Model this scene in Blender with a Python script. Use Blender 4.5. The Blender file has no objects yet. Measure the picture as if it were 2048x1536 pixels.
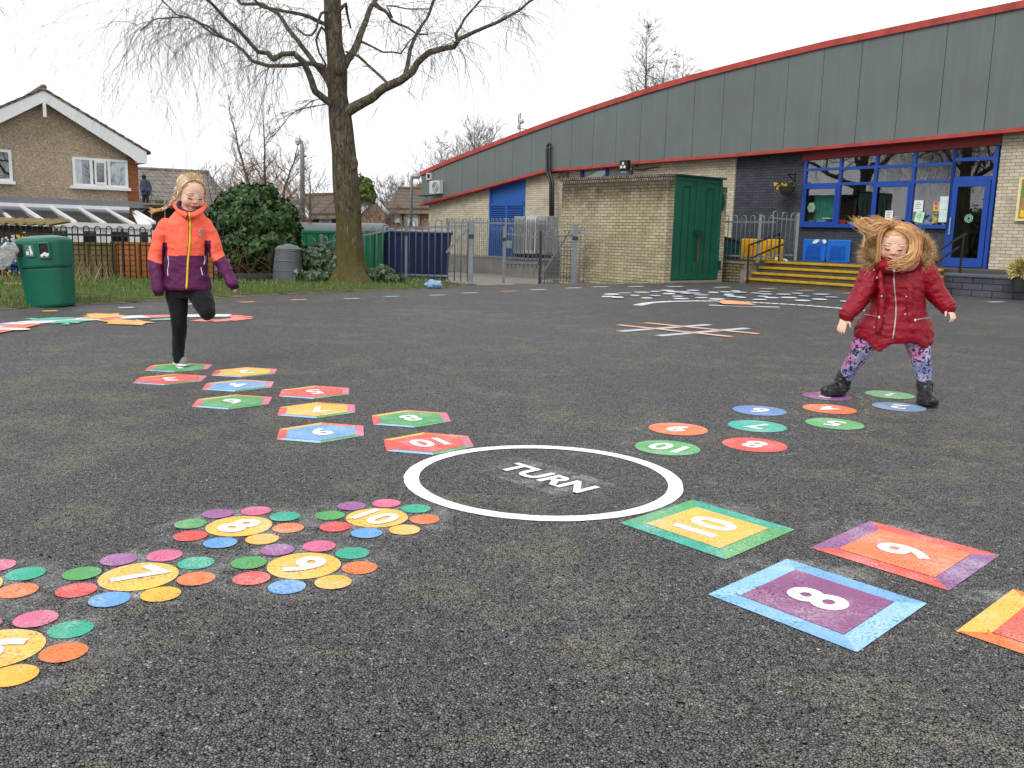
import bpy, bmesh, math, random
import numpy as np
from mathutils import Vector, Matrix, noise as mnoise
from mathutils.bvhtree import BVHTree
random.seed(7); rng = np.random.default_rng(7)
SC = bpy.context.scene
COL = SC.collection
PI = math.pi
# ------------------------------------------------------------------ camera (solved from the painted circles)
CF, CP, CR, CH = 1800.0, math.radians(9.48), math.radians(1.417), 1.08
FWD = Vector((0, math.cos(CP), -math.sin(CP)))
_r = Vector((1, 0, 0)); _u = _r.cross(FWD)
RGT = _r*math.cos(CR) + _u*math.sin(CR)
UPV = -_r*math.sin(CR) + _u*math.cos(CR)
CAM = Vector((0, 0, CH))
def ray(x, y): return FWD + RGT*((x-1024)/CF) - UPV*((y-768)/CF)
def at(x, y, Y): d = ray(x, y); return CAM + d*(Y/d.y)
def G(x, y, z=0.0): d = ray(x, y); return CAM + d*((z-CH)/d.z)
def sm(a, b, t): t = max(0, min(1, (t-a)/(b-a))); return t*t*(3-2*t)
DR = Vector((.63476114, -.77270842, 0)); NR = Vector((.77270842, .63476114, 0))
P0 = Vector((-.07619902*37.227, 37.227, 0))
def gz(x, y):
    s = (3.59-x)*DR.x + (21.75-y)*DR.y
    return -.56*(1-math.exp(-max(s, 0)/6.4))*sm(19, 22.8, y)
def GH(x, y):
    z = 0
    for i in range(40):
        p = G(x, y, z); z = .5*z + .5*gz(p.x, p.y)
    return G(x, y, z)
def fac(x, y, v=0.0):
    d = ray(x, y); O = P0 + NR*v
    p = CAM + d*((O-CAM).dot(NR)/d.dot(NR))
    return (p-P0).dot(DR), p.z
def SW(u, v, z=0): return P0 + DR*u + NR*v + Vector((0, 0, z))
# ------------------------------------------------------------------ object helpers
def props(o, label=None, cat=None, group=None, kind=None):
    for k, v in (('label', label), ('category', cat), ('group', group), ('kind', kind)):
        if v: o[k] = v
    return o
def wm(o):
    m = o.matrix_basis.copy()
    return wm(o.parent) @ o.matrix_parent_inverse @ m if o.parent else m
def thing(name, label, cat, loc=(0, 0, 0), rz=0, group=None):
    o = bpy.data.objects.new(name, None); COL.objects.link(o)
    o.empty_display_size = .1
    o.location = loc; o.rotation_euler = (0, 0, rz)
    return props(o, label, cat, group)
def link(name, me, parent=None, local=False):
    o = bpy.data.objects.new(name, me); COL.objects.link(o)
    if parent:
        o.parent = parent
        if not local: o.matrix_parent_inverse = wm(parent).inverted()
    return o
class MB:
    def __init__(s): s.v = []; s.f = []; s.m = []
    def add(s, vs, fs, mi=0):
        o = len(s.v); s.v += [tuple(v) for v in vs]; s.f += [tuple(i+o for i in f) for f in fs]; s.m += [mi]*len(fs); return s
    def box(s, a, b, mi=0):
        x0, y0, z0 = a; x1, y1, z1 = b
        return s.add([(x0,y0,z0),(x1,y0,z0),(x1,y1,z0),(x0,y1,z0),(x0,y0,z1),(x1,y0,z1),(x1,y1,z1),(x0,y1,z1)],
              [(0,3,2,1),(4,5,6,7),(0,1,5,4),(1,2,6,5),(2,3,7,6),(3,0,4,7)], mi)
    def bar(s, p, q, w, h, mi=0, up=(0, 0, 1)):
        p = Vector(p); q = Vector(q); d = (q-p).normalized(); up = Vector(up)
        if abs(d.dot(up)) > .98: up = Vector((1, 0, 0))
        a = d.cross(up).normalized(); b = a.cross(d)
        vs = [c + a*(w/2*i) + b*(h/2*j) for c in (p, q) for i, j in ((-1,-1),(1,-1),(1,1),(-1,1))]
        return s.add(vs, [(0,1,2,3),(7,6,5,4),(0,4,5,1),(1,5,6,2),(2,6,7,3),(3,7,4,0)], mi)
    def loft(s, rings, mi=0, cap=True):
        n = len(rings[0]); vs = [v for r in rings for v in r]; fs = []
        for k in range(len(rings)-1):
            for i in range(n):
                j = (i+1) % n; fs.append((k*n+i, k*n+j, (k+1)*n+j, (k+1)*n+i))
        if cap: fs += [tuple(range(n-1, -1, -1)), tuple((len(rings)-1)*n+i for i in range(n))]
        return s.add(vs, fs, mi)
    def tube(s, pts, r, n=6, mi=0, cap=True):
        pts = [Vector(p) for p in pts]; k = len(pts)
        rs = r if isinstance(r, (list, tuple)) else [r]*k
        t = (pts[1]-pts[0]).normalized(); a = t.orthogonal().normalized(); rings = []
        for i in range(k):
            t = (pts[min(i+1, k-1)]-pts[max(i-1, 0)])
            if t.length < 1e-9: t = Vector((0, 0, 1))
            t.normalize(); a = a - t*a.dot(t)
            if a.length < 1e-6: a = t.orthogonal()
            a.normalize(); b = t.cross(a)
            rings.append([pts[i] + (a*math.cos(2*PI*j/n) + b*math.sin(2*PI*j/n))*rs[i] for j in range(n)])
        return s.loft(rings, mi, cap)
    def ball(s, c, r, n=12, m=8, X=None, mi=0):
        c = Vector(c); r = r if isinstance(r, (list, tuple)) else (r, r, r)
        X = X or (Vector((1,0,0)), Vector((0,1,0)), Vector((0,0,1)))
        vs = [c - X[2]*r[2]]; fs = []
        for i in range(1, m):
            th = -PI/2 + PI*i/m
            for j in range(n):
                p = 2*PI*j/n
                vs.append(c + X[0]*(r[0]*math.cos(th)*math.cos(p)) + X[1]*(r[1]*math.cos(th)*math.sin(p)) + X[2]*(r[2]*math.sin(th)))
        vs.append(c + X[2]*r[2]); T = len(vs)-1
        for j in range(n):
            k = (j+1) % n; fs.append((0, 1+k, 1+j)); fs.append((T, T-n+j, T-n+k))
            for i in range(m-2): fs.append((1+i*n+j, 1+i*n+k, 1+(i+1)*n+k, 1+(i+1)*n+j))
        return s.add(vs, fs, mi)
    def prism(s, poly, z0, z1, mi=0):
        n = len(poly); ar = sum(poly[i][0]*poly[(i+1)%n][1]-poly[(i+1)%n][0]*poly[i][1] for i in range(n))
        if ar < 0: poly = poly[::-1]
        vs = [(p[0],p[1],z0) for p in poly] + [(p[0],p[1],z1) for p in poly]
        return s.add(vs, [tuple(range(n-1,-1,-1)), tuple(range(n, 2*n))] + [(i,(i+1)%n,n+(i+1)%n,n+i) for i in range(n)], mi)
    def prismv(s, poly, v0, v1, mi=0):   # polygon in (x,z), extruded along y
        n = len(poly); ar = sum(poly[i][0]*poly[(i+1)%n][1]-poly[(i+1)%n][0]*poly[i][1] for i in range(n))
        if ar < 0: poly = poly[::-1]
        vs = [(p[0],v0,p[1]) for p in poly] + [(p[0],v1,p[1]) for p in poly]
        return s.add(vs, [tuple(range(n)), tuple(range(2*n-1, n-1, -1))] + [(i,n+i,n+(i+1)%n,(i+1)%n) for i in range(n)], mi)
    def flat(s, poly, z, mi=0):
        n = len(poly); ar = sum(poly[i][0]*poly[(i+1)%n][1]-poly[(i+1)%n][0]*poly[i][1] for i in range(n))
        if ar < 0: poly = poly[::-1]
        return s.add([(p[0], p[1], z) for p in poly], [tuple(range(n))], mi)
    def mesh(s, name, smooth=False):
        me = bpy.data.meshes.new(name); me.from_pydata(s.v, [], s.f)
        if any(s.m): me.polygons.foreach_set('material_index', s.m)
        if smooth: me.polygons.foreach_set('use_smooth', [True]*len(s.f))
        me.update(); return me
    def build(s, name, mats, parent=None, smooth=False, local=False, bevel=0):
        me = s.mesh(name, smooth)
        for m in (mats if isinstance(mats, (list, tuple)) else [mats]): me.materials.append(m)
        o = link(name, me, parent, local)
        if bevel:
            b = o.modifiers.new('bevel', 'BEVEL'); b.width = bevel; b.segments = 2; b.limit_method = 'ANGLE'
        return o
def npmesh(name, V, F, mats, parent=None, mi=None, smooth=False):
    me = bpy.data.meshes.new(name); V = np.asarray(V, np.float32); F = np.asarray(F, np.int32); k = F.shape[1]
    me.vertices.add(len(V)); me.vertices.foreach_set('co', V.ravel())
    me.loops.add(F.size); me.loops.foreach_set('vertex_index', F.ravel())
    me.polygons.add(len(F)); me.polygons.foreach_set('loop_start', np.arange(0, F.size, k, dtype=np.int32))
    if mi is not None: me.polygons.foreach_set('material_index', np.asarray(mi, np.int32))
    if smooth: me.polygons.foreach_set('use_smooth', np.ones(len(F), bool))
    me.update(calc_edges=True); me.validate()
    for m in (mats if isinstance(mats, (list, tuple)) else [mats]): me.materials.append(m)
    return link(name, me, parent)
# ------------------------------------------------------------------ materials
def lin(c): c /= 255; return c/12.92 if c <= .04045 else ((c+.055)/1.055)**2.4
def S(r, g, b, k=.85): return (lin(r)*k, lin(g)*k, lin(b)*k, 1)
class NT:
    def __init__(s, name):
        s.mat = bpy.data.materials.new(name); s.mat.use_nodes = True; s.t = s.mat.node_tree; s.t.nodes.clear()
        s.out = s.n('ShaderNodeOutputMaterial'); s.b = s.n('ShaderNodeBsdfPrincipled'); s.l(s.b, 0, s.out, 'Surface')
        s.co = s.n('ShaderNodeTexCoord'); s.pos = s.co.outputs['Object']
    def n(s, t, **k):
        x = s.t.nodes.new(t)
        for a, b in k.items(): setattr(x, a, b)
        return x
    def l(s, a, ao, b, bi): s.t.links.new(a.outputs[ao] if not isinstance(a, bpy.types.NodeSocket) else a, b.inputs[bi])
    def noise(s, scale, detail=3, rough=.55, vec=None, dist=0):
        x = s.n('ShaderNodeTexNoise'); x.inputs['Scale'].default_value = scale; x.inputs['Detail'].default_value = detail
        x.inputs['Roughness'].default_value = rough; x.inputs['Distortion'].default_value = dist
        s.t.links.new(vec or s.pos, x.inputs['Vector']); return x.outputs['Fac']
    def vor(s, scale, feature='F1', vec=None, out='Distance'):
        x = s.n('ShaderNodeTexVoronoi', feature=feature); x.inputs['Scale'].default_value = scale
        s.t.links.new(vec or s.pos, x.inputs['Vector']); return x.outputs[out]
    def ramp(s, f, stops, interp='LINEAR'):
        x = s.n('ShaderNodeValToRGB'); x.color_ramp.interpolation = interp; e = x.color_ramp.elements
        while len(e) < len(stops): e.new(.5)
        for i, (p, c) in enumerate(stops):
            e[i].position = p; e[i].color = c if isinstance(c, tuple) else (c, c, c, 1)
        s.t.links.new(f, x.inputs[0]); return x.outputs[0]
    def mix(s, f, a, b, mode='MIX'):
        x = s.n('ShaderNodeMix', data_type='RGBA', blend_type=mode); 
        for i, v in ((0, f), (6, a), (7, b)):
            if isinstance(v, bpy.types.NodeSocket): s.t.links.new(v, x.inputs[i])
            else: x.inputs[i].default_value = v
        return x.outputs[2]
    def math(s, op, a, b=0.0):
        x = s.n('ShaderNodeMath', operation=op)
        for i, v in ((0, a), (1, b)):
            if isinstance(v, bpy.types.NodeSocket): s.t.links.new(v, x.inputs[i])
            else: x.inputs[i].default_value = v
        return x.outputs[0]
    def scale(s, v):
        x = s.n('ShaderNodeMapping'); x.inputs['Scale'].default_value = v; s.t.links.new(s.pos, x.inputs[0]); return x.outputs[0]
    def xz(s):
        a = s.n('ShaderNodeSeparateXYZ'); s.t.links.new(s.pos, a.inputs[0]); c = s.n('ShaderNodeCombineXYZ')
        s.t.links.new(s.math('ADD', a.outputs[0], a.outputs[1]), c.inputs[0]); s.t.links.new(a.outputs[2], c.inputs[1]); return c.outputs[0]
    def color(s, c):
        if isinstance(c, bpy.types.NodeSocket): s.t.links.new(c, s.b.inputs['Base Color'])
        else: s.b.inputs['Base Color'].default_value = c
    def bump(s, h, dist=.01, st=.6):
        x = s.n('ShaderNodeBump'); x.inputs['Strength'].default_value = st; x.inputs['Distance'].default_value = dist
        s.t.links.new(h, x.inputs['Height']); s.t.links.new(x.outputs[0], s.b.inputs['Normal'])
    def set(s, **k):
        for a, v in k.items():
            i = s.b.inputs[a.replace('_', ' ')]
            if isinstance(v, bpy.types.NodeSocket): s.t.links.new(v, i)
            else: i.default_value = v
        return s.mat
def mul(c, k): return (c[0]*k, c[1]*k, c[2]*k, 1)
def plain(name, c, rough=.6, var=.18, sc=6, bump=0, bsc=60, metal=0, spec=.4, fine=.0):
    t = NT(name); f = t.noise(sc, 5, .6)
    col = t.ramp(f, [(.3, mul(c, 1-var)), (.7, mul(c, 1+var))])
    if fine:
        col = t.mix(fine, col, t.ramp(t.noise(bsc*2, 2), [(.3, mul(c, .4)), (.7, mul(c, 1.5))]))
    t.color(col)
    if bump: t.bump(t.noise(bsc, 4), bump, .7)
    r = t.math('ADD', t.math('MULTIPLY', f, .25), rough-.12)
    return t.set(Roughness=r, Metallic=metal, Specular_IOR_Level=spec)
def asphalt_mat():
    t = NT('asphalt')
    chip = t.vor(125, out='Color'); d = t.vor(125); d2 = t.vor(60); big = t.noise(.55, 5, .62); mid = t.noise(2.6, 7, .74); fine = t.noise(24, 4, .75)
    sep = t.n('ShaderNodeSeparateColor'); t.t.links.new(chip, sep.inputs[0])
    stone = t.ramp(sep.outputs[0], [(0, (.070,.070,.074,1)), (.5, (.112,.110,.111,1)), (.85, (.150,.147,.146,1)), (.98, (.20,.197,.195,1)), (1, (.40,.40,.39,1))])
    ed = t.vor(125, 'DISTANCE_TO_EDGE', None, 'Distance'); gap = t.ramp(ed, [(.02, .05), (.16, .95), (.3, 1.1)])
    pit = t.ramp(t.math('ADD', t.math('MULTIPLY', d2, .55), t.math('MULTIPLY', fine, .6)), [(.46, 1.1), (.74, .5)])  # darkens the pits in the colour, standing in for their small shadows
    col = t.mix(1.0, t.mix(1.0, stone, gap, 'MULTIPLY'), pit, 'MULTIPLY')
    col = t.mix(1.0, col, (1.30,1.29,1.30,1), 'MULTIPLY')
    sand = t.ramp(t.math('ADD', t.math('MULTIPLY', mid, .75), t.math('MULTIPLY', big, .45)), [(.605, 0), (.68, .8)])
    col = t.mix(sand, col, t.mix(1.0, t.mix(1.0, t.ramp(t.noise(14, 3), [(.35, (.205,.19,.148,1)), (.65, (.31,.285,.215,1))]), gap, 'MULTIPLY'), pit, 'MULTIPLY'))
    col = t.mix(1.0, col, t.ramp(t.noise(.16, 3), [(.35, .86), (.65, 1.14)]), 'MULTIPLY')
    t.color(col); t.bump(t.math('ADD', t.math('MULTIPLY', d, -1.0), t.math('ADD', t.math('MULTIPLY', fine, .6), t.math('MULTIPLY', d2, -.8))), .008, .9)
    return t.set(Roughness=.56, Specular_IOR_Level=t.math('MULTIPLY', t.ramp(ed, [(.03, .0), (.2, 1.)]), 1.0))
_paint = {}
def paint(r, g, b, k=.90):
    key = (r, g, b)
    if key in _paint: return _paint[key]
    t = NT('road paint'); c = S(r, g, b, k); m = t.noise(5, 5, .65); d = t.vor(120); sp = t.noise(110, 3, .7)
    col = t.ramp(m, [(.3, mul(c, .88)), (.7, mul(c, 1.1))])
    dust = t.math('ADD', .05, t.math('MULTIPLY', t.ramp(t.noise(4.3, 4, .7), [(.46, 0.), (.72, .55)]), t.ramp(sp, [(.4, 0.), (.6, 1.)])))
    col = t.mix(dust, col, (.75, .74, .72, 1))
    pit = t.math('MULTIPLY', t.ramp(d, [(.55, 0.), (.75, 1.)]), t.ramp(t.noise(7, 4, .7), [(.4, .12), (.66, .95)]))
    col = t.mix(pit, col, mul(c, .35)); t.color(col); t.bump(t.math('MULTIPLY', d, -1.0), .0035, .55)
    _paint[key] = t.set(Roughness=.7, Specular_IOR_Level=.3); return _paint[key]
def brick_mat(name, c1, c2, mortar, w=.225, h=.075, ms=.006, stain=None, top=None, bump=.006):
    t = NT(name); v = t.xz(); b = t.n('ShaderNodeTexBrick'); b.offset = .5
    b.inputs['Scale'].default_value = 1; b.inputs['Brick Width'].default_value = w; b.inputs['Row Height'].default_value = h
    b.inputs['Mortar Size'].default_value = ms; b.inputs['Mortar Smooth'].default_value = .2; b.inputs['Bias'].default_value = 0
    b.inputs['Color1'].default_value = c1; b.inputs['Color2'].default_value = c2; b.inputs['Mortar'].default_value = mortar
    t.t.links.new(v, b.inputs['Vector'])
    col = t.mix(1.0, b.outputs['Color'], t.ramp(t.noise(1.7, 5, .65), [(.3, .78), (.7, 1.16)]), 'MULTIPLY')
    col = t.mix(1.0, col, t.ramp(t.noise(90, 3), [(.3, .85), (.7, 1.12)]), 'MULTIPLY')
    if stain:      # dirt running down from the top of the wall / damp near the foot, with uneven edges
        a = t.n('ShaderNodeSeparateXYZ'); t.t.links.new(t.pos, a.inputs[0])
        nz = t.math('MULTIPLY', t.noise(2.3, 6, .7, t.scale((1, 1, .45))), 1.1)
        zz = t.math('ADD', a.outputs[2], nz)
        f = t.ramp(t.math('DIVIDE', t.math('SUBTRACT', zz, top-.55), 1.4), [(.45, 0.), (.85, .92)])
        col = t.mix(f, col, t.mix(1.0, col, stain, 'MULTIPLY'))
        f2 = t.ramp(t.noise(1.1, 4), [(.45, 0.), (.7, .45)]); col = t.mix(f2, col, t.mix(1.0, col, (.75,.72,.5,1), 'MULTIPLY'))
    t.color(col); t.bump(t.math('ADD', t.math('MULTIPLY', b.outputs['Fac'], -1.), t.math('MULTIPLY', t.noise(120, 3), .3)), bump, .8)
    return t.set(Roughness=.9, Specular_IOR_Level=.2)
def glass_mat(name, tint=(.75,.8,.82), refl=.22):
    t = NT(name); t.t.nodes.remove(t.b); tr = t.n('ShaderNodeBsdfTransparent'); gl = t.n('ShaderNodeBsdfGlossy')
    tr.inputs[0].default_value = (*tint, 1); gl.inputs['Roughness'].default_value = .015; gl.inputs[0].default_value = (.95,.97,1,1)
    lw = t.n('ShaderNodeLayerWeight'); lw.inputs[0].default_value = .35; mx = t.n('ShaderNodeMixShader')
    f = t.math('ADD', t.math('MULTIPLY', lw.outputs['Facing'], .35), refl); t.t.links.new(f, mx.inputs[0])
    bp = t.n('ShaderNodeBump'); bp.inputs['Strength'].default_value = .05; bp.inputs['Distance'].default_value = .02
    t.t.links.new(t.noise(1.3, 1), bp.inputs['Height']); t.t.links.new(bp.outputs[0], gl.inputs['Normal'])
    t.l(tr, 0, mx, 1); t.l(gl, 0, mx, 2); t.l(mx, 0, t.out, 'Surface'); return t.mat
def tile_mat(name, c, w=.3, h=.28):
    t = NT(name); v = t.pos; b = t.n('ShaderNodeTexBrick'); b.offset = .5
    for k, q in (('Scale', 1), ('Brick Width', w), ('Row Height', h), ('Mortar Size', .03), ('Mortar Smooth', .6)): b.inputs[k].default_value = q
    b.inputs['Color1'].default_value = mul(c, .85); b.inputs['Color2'].default_value = mul(c, 1.15); b.inputs['Mortar'].default_value = mul(c, .4)
    t.t.links.new(t.xz(), b.inputs['Vector'])
    t.color(t.mix(1.0, b.outputs['Color'], t.ramp(t.noise(2, 5), [(.3, .7), (.7, 1.25)]), 'MULTIPLY'))
    t.bump(b.outputs['Fac'], -.03, .6); return t.set(Roughness=.85)
def bark_mat(name, c, moss=None):
    t = NT(name); v = t.scale((9, 9, 2.2)); n1 = t.noise(1, 8, .7, v, .6); n2 = t.noise(3.0, 4, .6)
    rd = t.n('ShaderNodeTexNoise'); rd.noise_dimensions = '3D'
    ridge = t.math('ABSOLUTE', t.math('SUBTRACT', t.noise(1.6, 6, .65, v, .4), .5))
    rr = t.ramp(ridge, [(.0, .25), (.06, .9), (.3, 1.15)])
    col = t.ramp(n1, [(.3, mul(c, .5)), (.55, c), (.78, mul(c, 1.9))])
    col = t.mix(1.0, col, rr, 'MULTIPLY')
    if moss:
        a = t.n('ShaderNodeSeparateXYZ'); t.t.links.new(t.pos, a.inputs[0])
        f = t.ramp(t.math('SUBTRACT', t.math('MULTIPLY', n2, 3.1), t.math('MULTIPLY', a.outputs[2], .6)), [(.45, 0.), (1.1, .8)])
        col = t.mix(f, col, moss)
        pale = t.ramp(t.noise(11, 4, .7, t.scale((1.3, 1.3, .35))), [(.62, 0.), (.72, .55)])
        col = t.mix(pale, col, (.36,.34,.29,1))
    t.color(col); t.bump(t.math('ADD', n1, t.math('MULTIPLY', ridge, 3.)), .035, 1.0); return t.set(Roughness=.92, Specular_IOR_Level=.15)
def fabric(name, c, wr=.012, wsc=9, rough=.75, sheen=.2, spec=.2):
    t = NT(name); w = t.noise(wsc, 4, .6, None, .8); col = t.ramp(w, [(.25, mul(c, .9)), (.75, mul(c, 1.08))])
    t.color(col); h = t.math('ADD', w, t.math('MULTIPLY', t.noise(400, 2), .02)); t.bump(h, wr, .8)
    return t.set(Roughness=rough, Specular_IOR_Level=spec, Sheen_Weight=sheen)
def leaf_mat(name, c, c2, rough=.45, spec=.5):
    t = NT(name); f = t.noise(2.2, 5, .7); g = t.n('ShaderNodeNewGeometry')
    col = t.mix(t.ramp(f, [(.35, 0.), (.65, 1.)]), c, c2)
    col = t.mix(1.0, col, t.ramp(g.outputs['Random Per Island'], [(0, .45), (.5, .95), (1, 1.7)]), 'MULTIPLY')
    t.color(col); return t.set(Roughness=rough, Specular_IOR_Level=spec)
M = {}
M['asphalt'] = asphalt_mat()
M['cream'] = brick_mat('cream brick', S(214,204,182,.84), S(196,186,163,.80), S(150,142,126,.62))
M['storebrick'] = brick_mat('stained cream brick', S(206,195,166,.80), S(186,174,142,.74), S(112,100,78,.58), ms=.0065, stain=(.20,.20,.21,1), top=2.22)
M['darkbrick'] = brick_mat('dark painted brick', S(86,90,98,.75), S(74,78,86,.75), S(56,60,68,.7))
M['lowbrick'] = brick_mat('slate blue brick', S(92,96,104,.8), S(76,80,88,.8), S(44,46,52,.7), w=.42, h=.14, ms=.009)
M['mossbrick'] = brick_mat('mossy cream brick', S(150,140,112,.7), S(126,117,90,.7), S(64,58,44,.6), ms=.011)
M['coping'] = plain('brick coping', S(128,118,104), .9, .35, 5, .01, 40)
def clad_mat():
    t = NT('grey cladding'); c = S(106,115,114,.86); f = t.noise(1, 6, .7, t.scale((7, 7, .35))); g = t.noise(.7, 4)
    col = t.ramp(f, [(.3, mul(c, .90)), (.7, mul(c, 1.06))]); col = t.mix(1., col, t.ramp(g, [(.3, .92), (.7, 1.08)]), 'MULTIPLY'); col = t.mix(t.ramp(t.noise(9, 3, .8), [(.70, 0.), (.76, .35)]), col, mul(c, 1.6)); t.color(col); t.bump(g, .02, .25)
    return t.set(Roughness=.5, Specular_IOR_Level=.35)
M['clad'] = clad_mat()
M['gap'] = plain('shadow gap', S(70,78,78), .8)
M['red'] = plain('red trim', S(196,76,66,.66), .55, .3, 3, .001, 30)
M['darkred'] = plain('dark red soffit', S(140,38,40,.7), .6, .15)
M['bluemetal'] = plain('blue frame', S(36,84,182,.66), .4, .08, 4)
M['bluedoor'] = plain('blue door', S(32,100,190,.72), .45, .1, 3)
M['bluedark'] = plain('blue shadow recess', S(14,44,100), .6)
M['concrete'] = plain('concrete', S(140,135,126,.8), .9, .22, 2.5, .006, 40, fine=.2)
M['plinth'] = plain('plinth concrete', S(128,124,120,.75), .9, .25, 2, .006, 30, fine=.15)
M['galv'] = plain('galvanised steel', S(138,145,152,.85), .45, .14, 8, .0005, 60, metal=.35)
M['galvpale'] = plain('pale galvanised steel', S(168,173,178,.85), .45, .12, 8, metal=.3)
M['black'] = plain('black metal', S(26,26,28), .4, .2)
M['rail'] = plain('black rail paint', S(38,36,40), .4, .2)
M['pipe'] = plain('black pipe', S(52,56,60), .4, .2)
M['white'] = plain('white upvc', S(238,240,242), .35, .04)
M['whitegrey'] = plain('grey white enamel', S(206,208,206,.85), .5, .08, 3)
M['greendoor'] = plain('green store door', S(8,86,66,.95), .38, .16, 2.2, .002, 20, spec=.5)
M['greendoor2'] = plain('green store door edge', S(6,62,50,.95), .4, .16)
M['yellow'] = plain('yellow step paint', S(212,170,40,.72), .65, .35, 7, .003, 50, fine=.3)
M['tread'] = plain('step tread', S(96,84,66,.8), .9, .35, 6, .004, 60)
M['platform'] = plain('platform tarmac', S(84,82,82,.8), .85, .2, 3, .004, 90)
M['glass'] = glass_mat('school glass', (.8,.86,.86), .15)
M['houseglass'] = glass_mat('house glass', (.8,.85,.88), .22)
M['roofglass'] = glass_mat('conservatory glass', (.45,.48,.52), .06)
M['room'] = plain('dark room', S(66,64,68,.6), .9, .3, 2)
M['roomfloor'] = plain('room floor', S(92,80,70,.6), .9)
M['curtain'] = plain('teal curtain', S(60,150,132,.8), .8, .3, 5)
M['netcurtain'] = plain('net curtain', S(200,214,214,.85), .9, .15, 9)
M['paper'] = plain('paper', S(232,240,240), .8, .04)
M['bark'] = bark_mat('birch bark', S(132,120,100,.8), (.105,.095,.026,1))
M['limb'] = bark_mat('limb bark', S(140,130,112,.85))
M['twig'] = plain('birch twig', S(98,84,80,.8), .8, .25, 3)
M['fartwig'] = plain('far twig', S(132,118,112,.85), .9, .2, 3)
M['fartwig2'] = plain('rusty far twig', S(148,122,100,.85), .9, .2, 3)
M['ivy'] = leaf_mat('ivy leaf', (.018,.050,.012,1), (.05,.10,.022,1), .42, .35)
M['ivylow'] = leaf_mat('ground ivy leaf', (.03,.065,.028,1), (.07,.12,.055,1), .4, .55)
M['conifer'] = leaf_mat('conifer leaf', (.05,.09,.02,1), (.10,.15,.03,1), .7, .2)
M['darkcore'] = plain('dark foliage core', S(34,34,24), .95, .3)  # dark fill colour for the shade inside leaf clouds
M['grassbase'] = plain('verge soil and grass', (.075,.10,.03,1), .95, .5, 3.5, .02, 50, fine=.3, spec=.1)
M['blade'] = leaf_mat('grass blade', (.085,.155,.03,1), (.13,.175,.05,1), .6, .2)
M['straw'] = leaf_mat('dry grass', (.33,.29,.17,1), (.26,.22,.11,1), .8, .1)
M['mud'] = plain('bare soil', S(112,96,80,.8), .95, .35, 5, .02, 40)
# ------------------------------------------------------------------ world, sun, camera
w = bpy.data.worlds.new('World'); SC.world = w; w.use_nodes = True; nt = w.node_tree; nt.nodes.clear()
wo = nt.nodes.new('ShaderNodeOutputWorld'); bg = nt.nodes.new('ShaderNodeBackground'); sky = nt.nodes.new('ShaderNodeTexSky')
SUN_EL, SUN_AZ = math.radians(42), math.radians(-148)      # azimuth from +Y (view direction) towards +X
sky.sky_type = 'NISHITA'; sky.sun_disc = False; sky.sun_elevation = SUN_EL; sky.sun_rotation = SUN_AZ; sky.dust_density = 4
hs = nt.nodes.new('ShaderNodeHueSaturation'); hs.inputs['Saturation'].default_value = .12
cl = nt.nodes.new('ShaderNodeTexNoise'); cl.inputs['Scale'].default_value = 2.2; cl.inputs['Detail'].default_value = 5
tc = nt.nodes.new('ShaderNodeTexCoord'); cr = nt.nodes.new('ShaderNodeValToRGB')
cr.color_ramp.elements[0].position = .3; cr.color_ramp.elements[0].color = (.84, .87, .90, 1)
cr.color_ramp.elements[1].position = .7; cr.color_ramp.elements[1].color = (1, 1, 1, 1)
sc_ = nt.nodes.new('ShaderNodeMix'); sc_.data_type = 'RGBA'; sc_.blend_type = 'MULTIPLY'; sc_.inputs[0].default_value = 1; sc_.inputs[7].default_value = (11.5, 11.5, 11.5, 1)
mx = nt.nodes.new('ShaderNodeMix'); mx.data_type = 'RGBA'; mx.inputs[0].default_value = .85
L = nt.links.new
L(tc.outputs['Generated'], cl.inputs['Vector']); L(cl.outputs['Fac'], cr.inputs[0]); L(cr.outputs[0], sc_.inputs[6])
L(sky.outputs[0], hs.inputs['Color']); L(hs.outputs[0], mx.inputs[6]); L(sc_.outputs[2], mx.inputs[7]); L(mx.outputs[2], bg.inputs[0])
bg.inputs[1].default_value = .10; L(bg.outputs[0], wo.inputs[0])
sl = bpy.data.lights.new('overcast_sun', 'SUN'); sl.energy = 1.3; sl.angle = math.radians(24); sl.color = (1, .97, .93)
so = bpy.data.objects.new('overcast_sun', sl); COL.objects.link(so)
sd = Vector((math.sin(SUN_AZ)*math.cos(SUN_EL), math.cos(SUN_AZ)*math.cos(SUN_EL), math.sin(SUN_EL)))
so.rotation_euler = (-sd).to_track_quat('-Z', 'Y').to_euler()
cd = bpy.data.cameras.new('camera'); cd.lens = CF/2048*36; cd.sensor_width = 36; cd.sensor_fit = 'HORIZONTAL'; cd.clip_end = 2000; cd.clip_start = .05
co = bpy.data.objects.new('camera', cd); COL.objects.link(co)
m3 = Matrix((RGT, UPV, -FWD)).transposed(); co.matrix_world = Matrix.Translation(CAM) @ m3.to_4x4(); SC.camera = co
SC.view_settings.view_transform = 'Standard'; SC.view_settings.look = 'None'; SC.view_settings.exposure = .30; SC.view_settings.gamma = 1
SC.render.resolution_x = 1024; SC.render.resolution_y = 768
SC.cycles.max_bounces = 6; SC.cycles.transparent_max_bounces = 16
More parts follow.
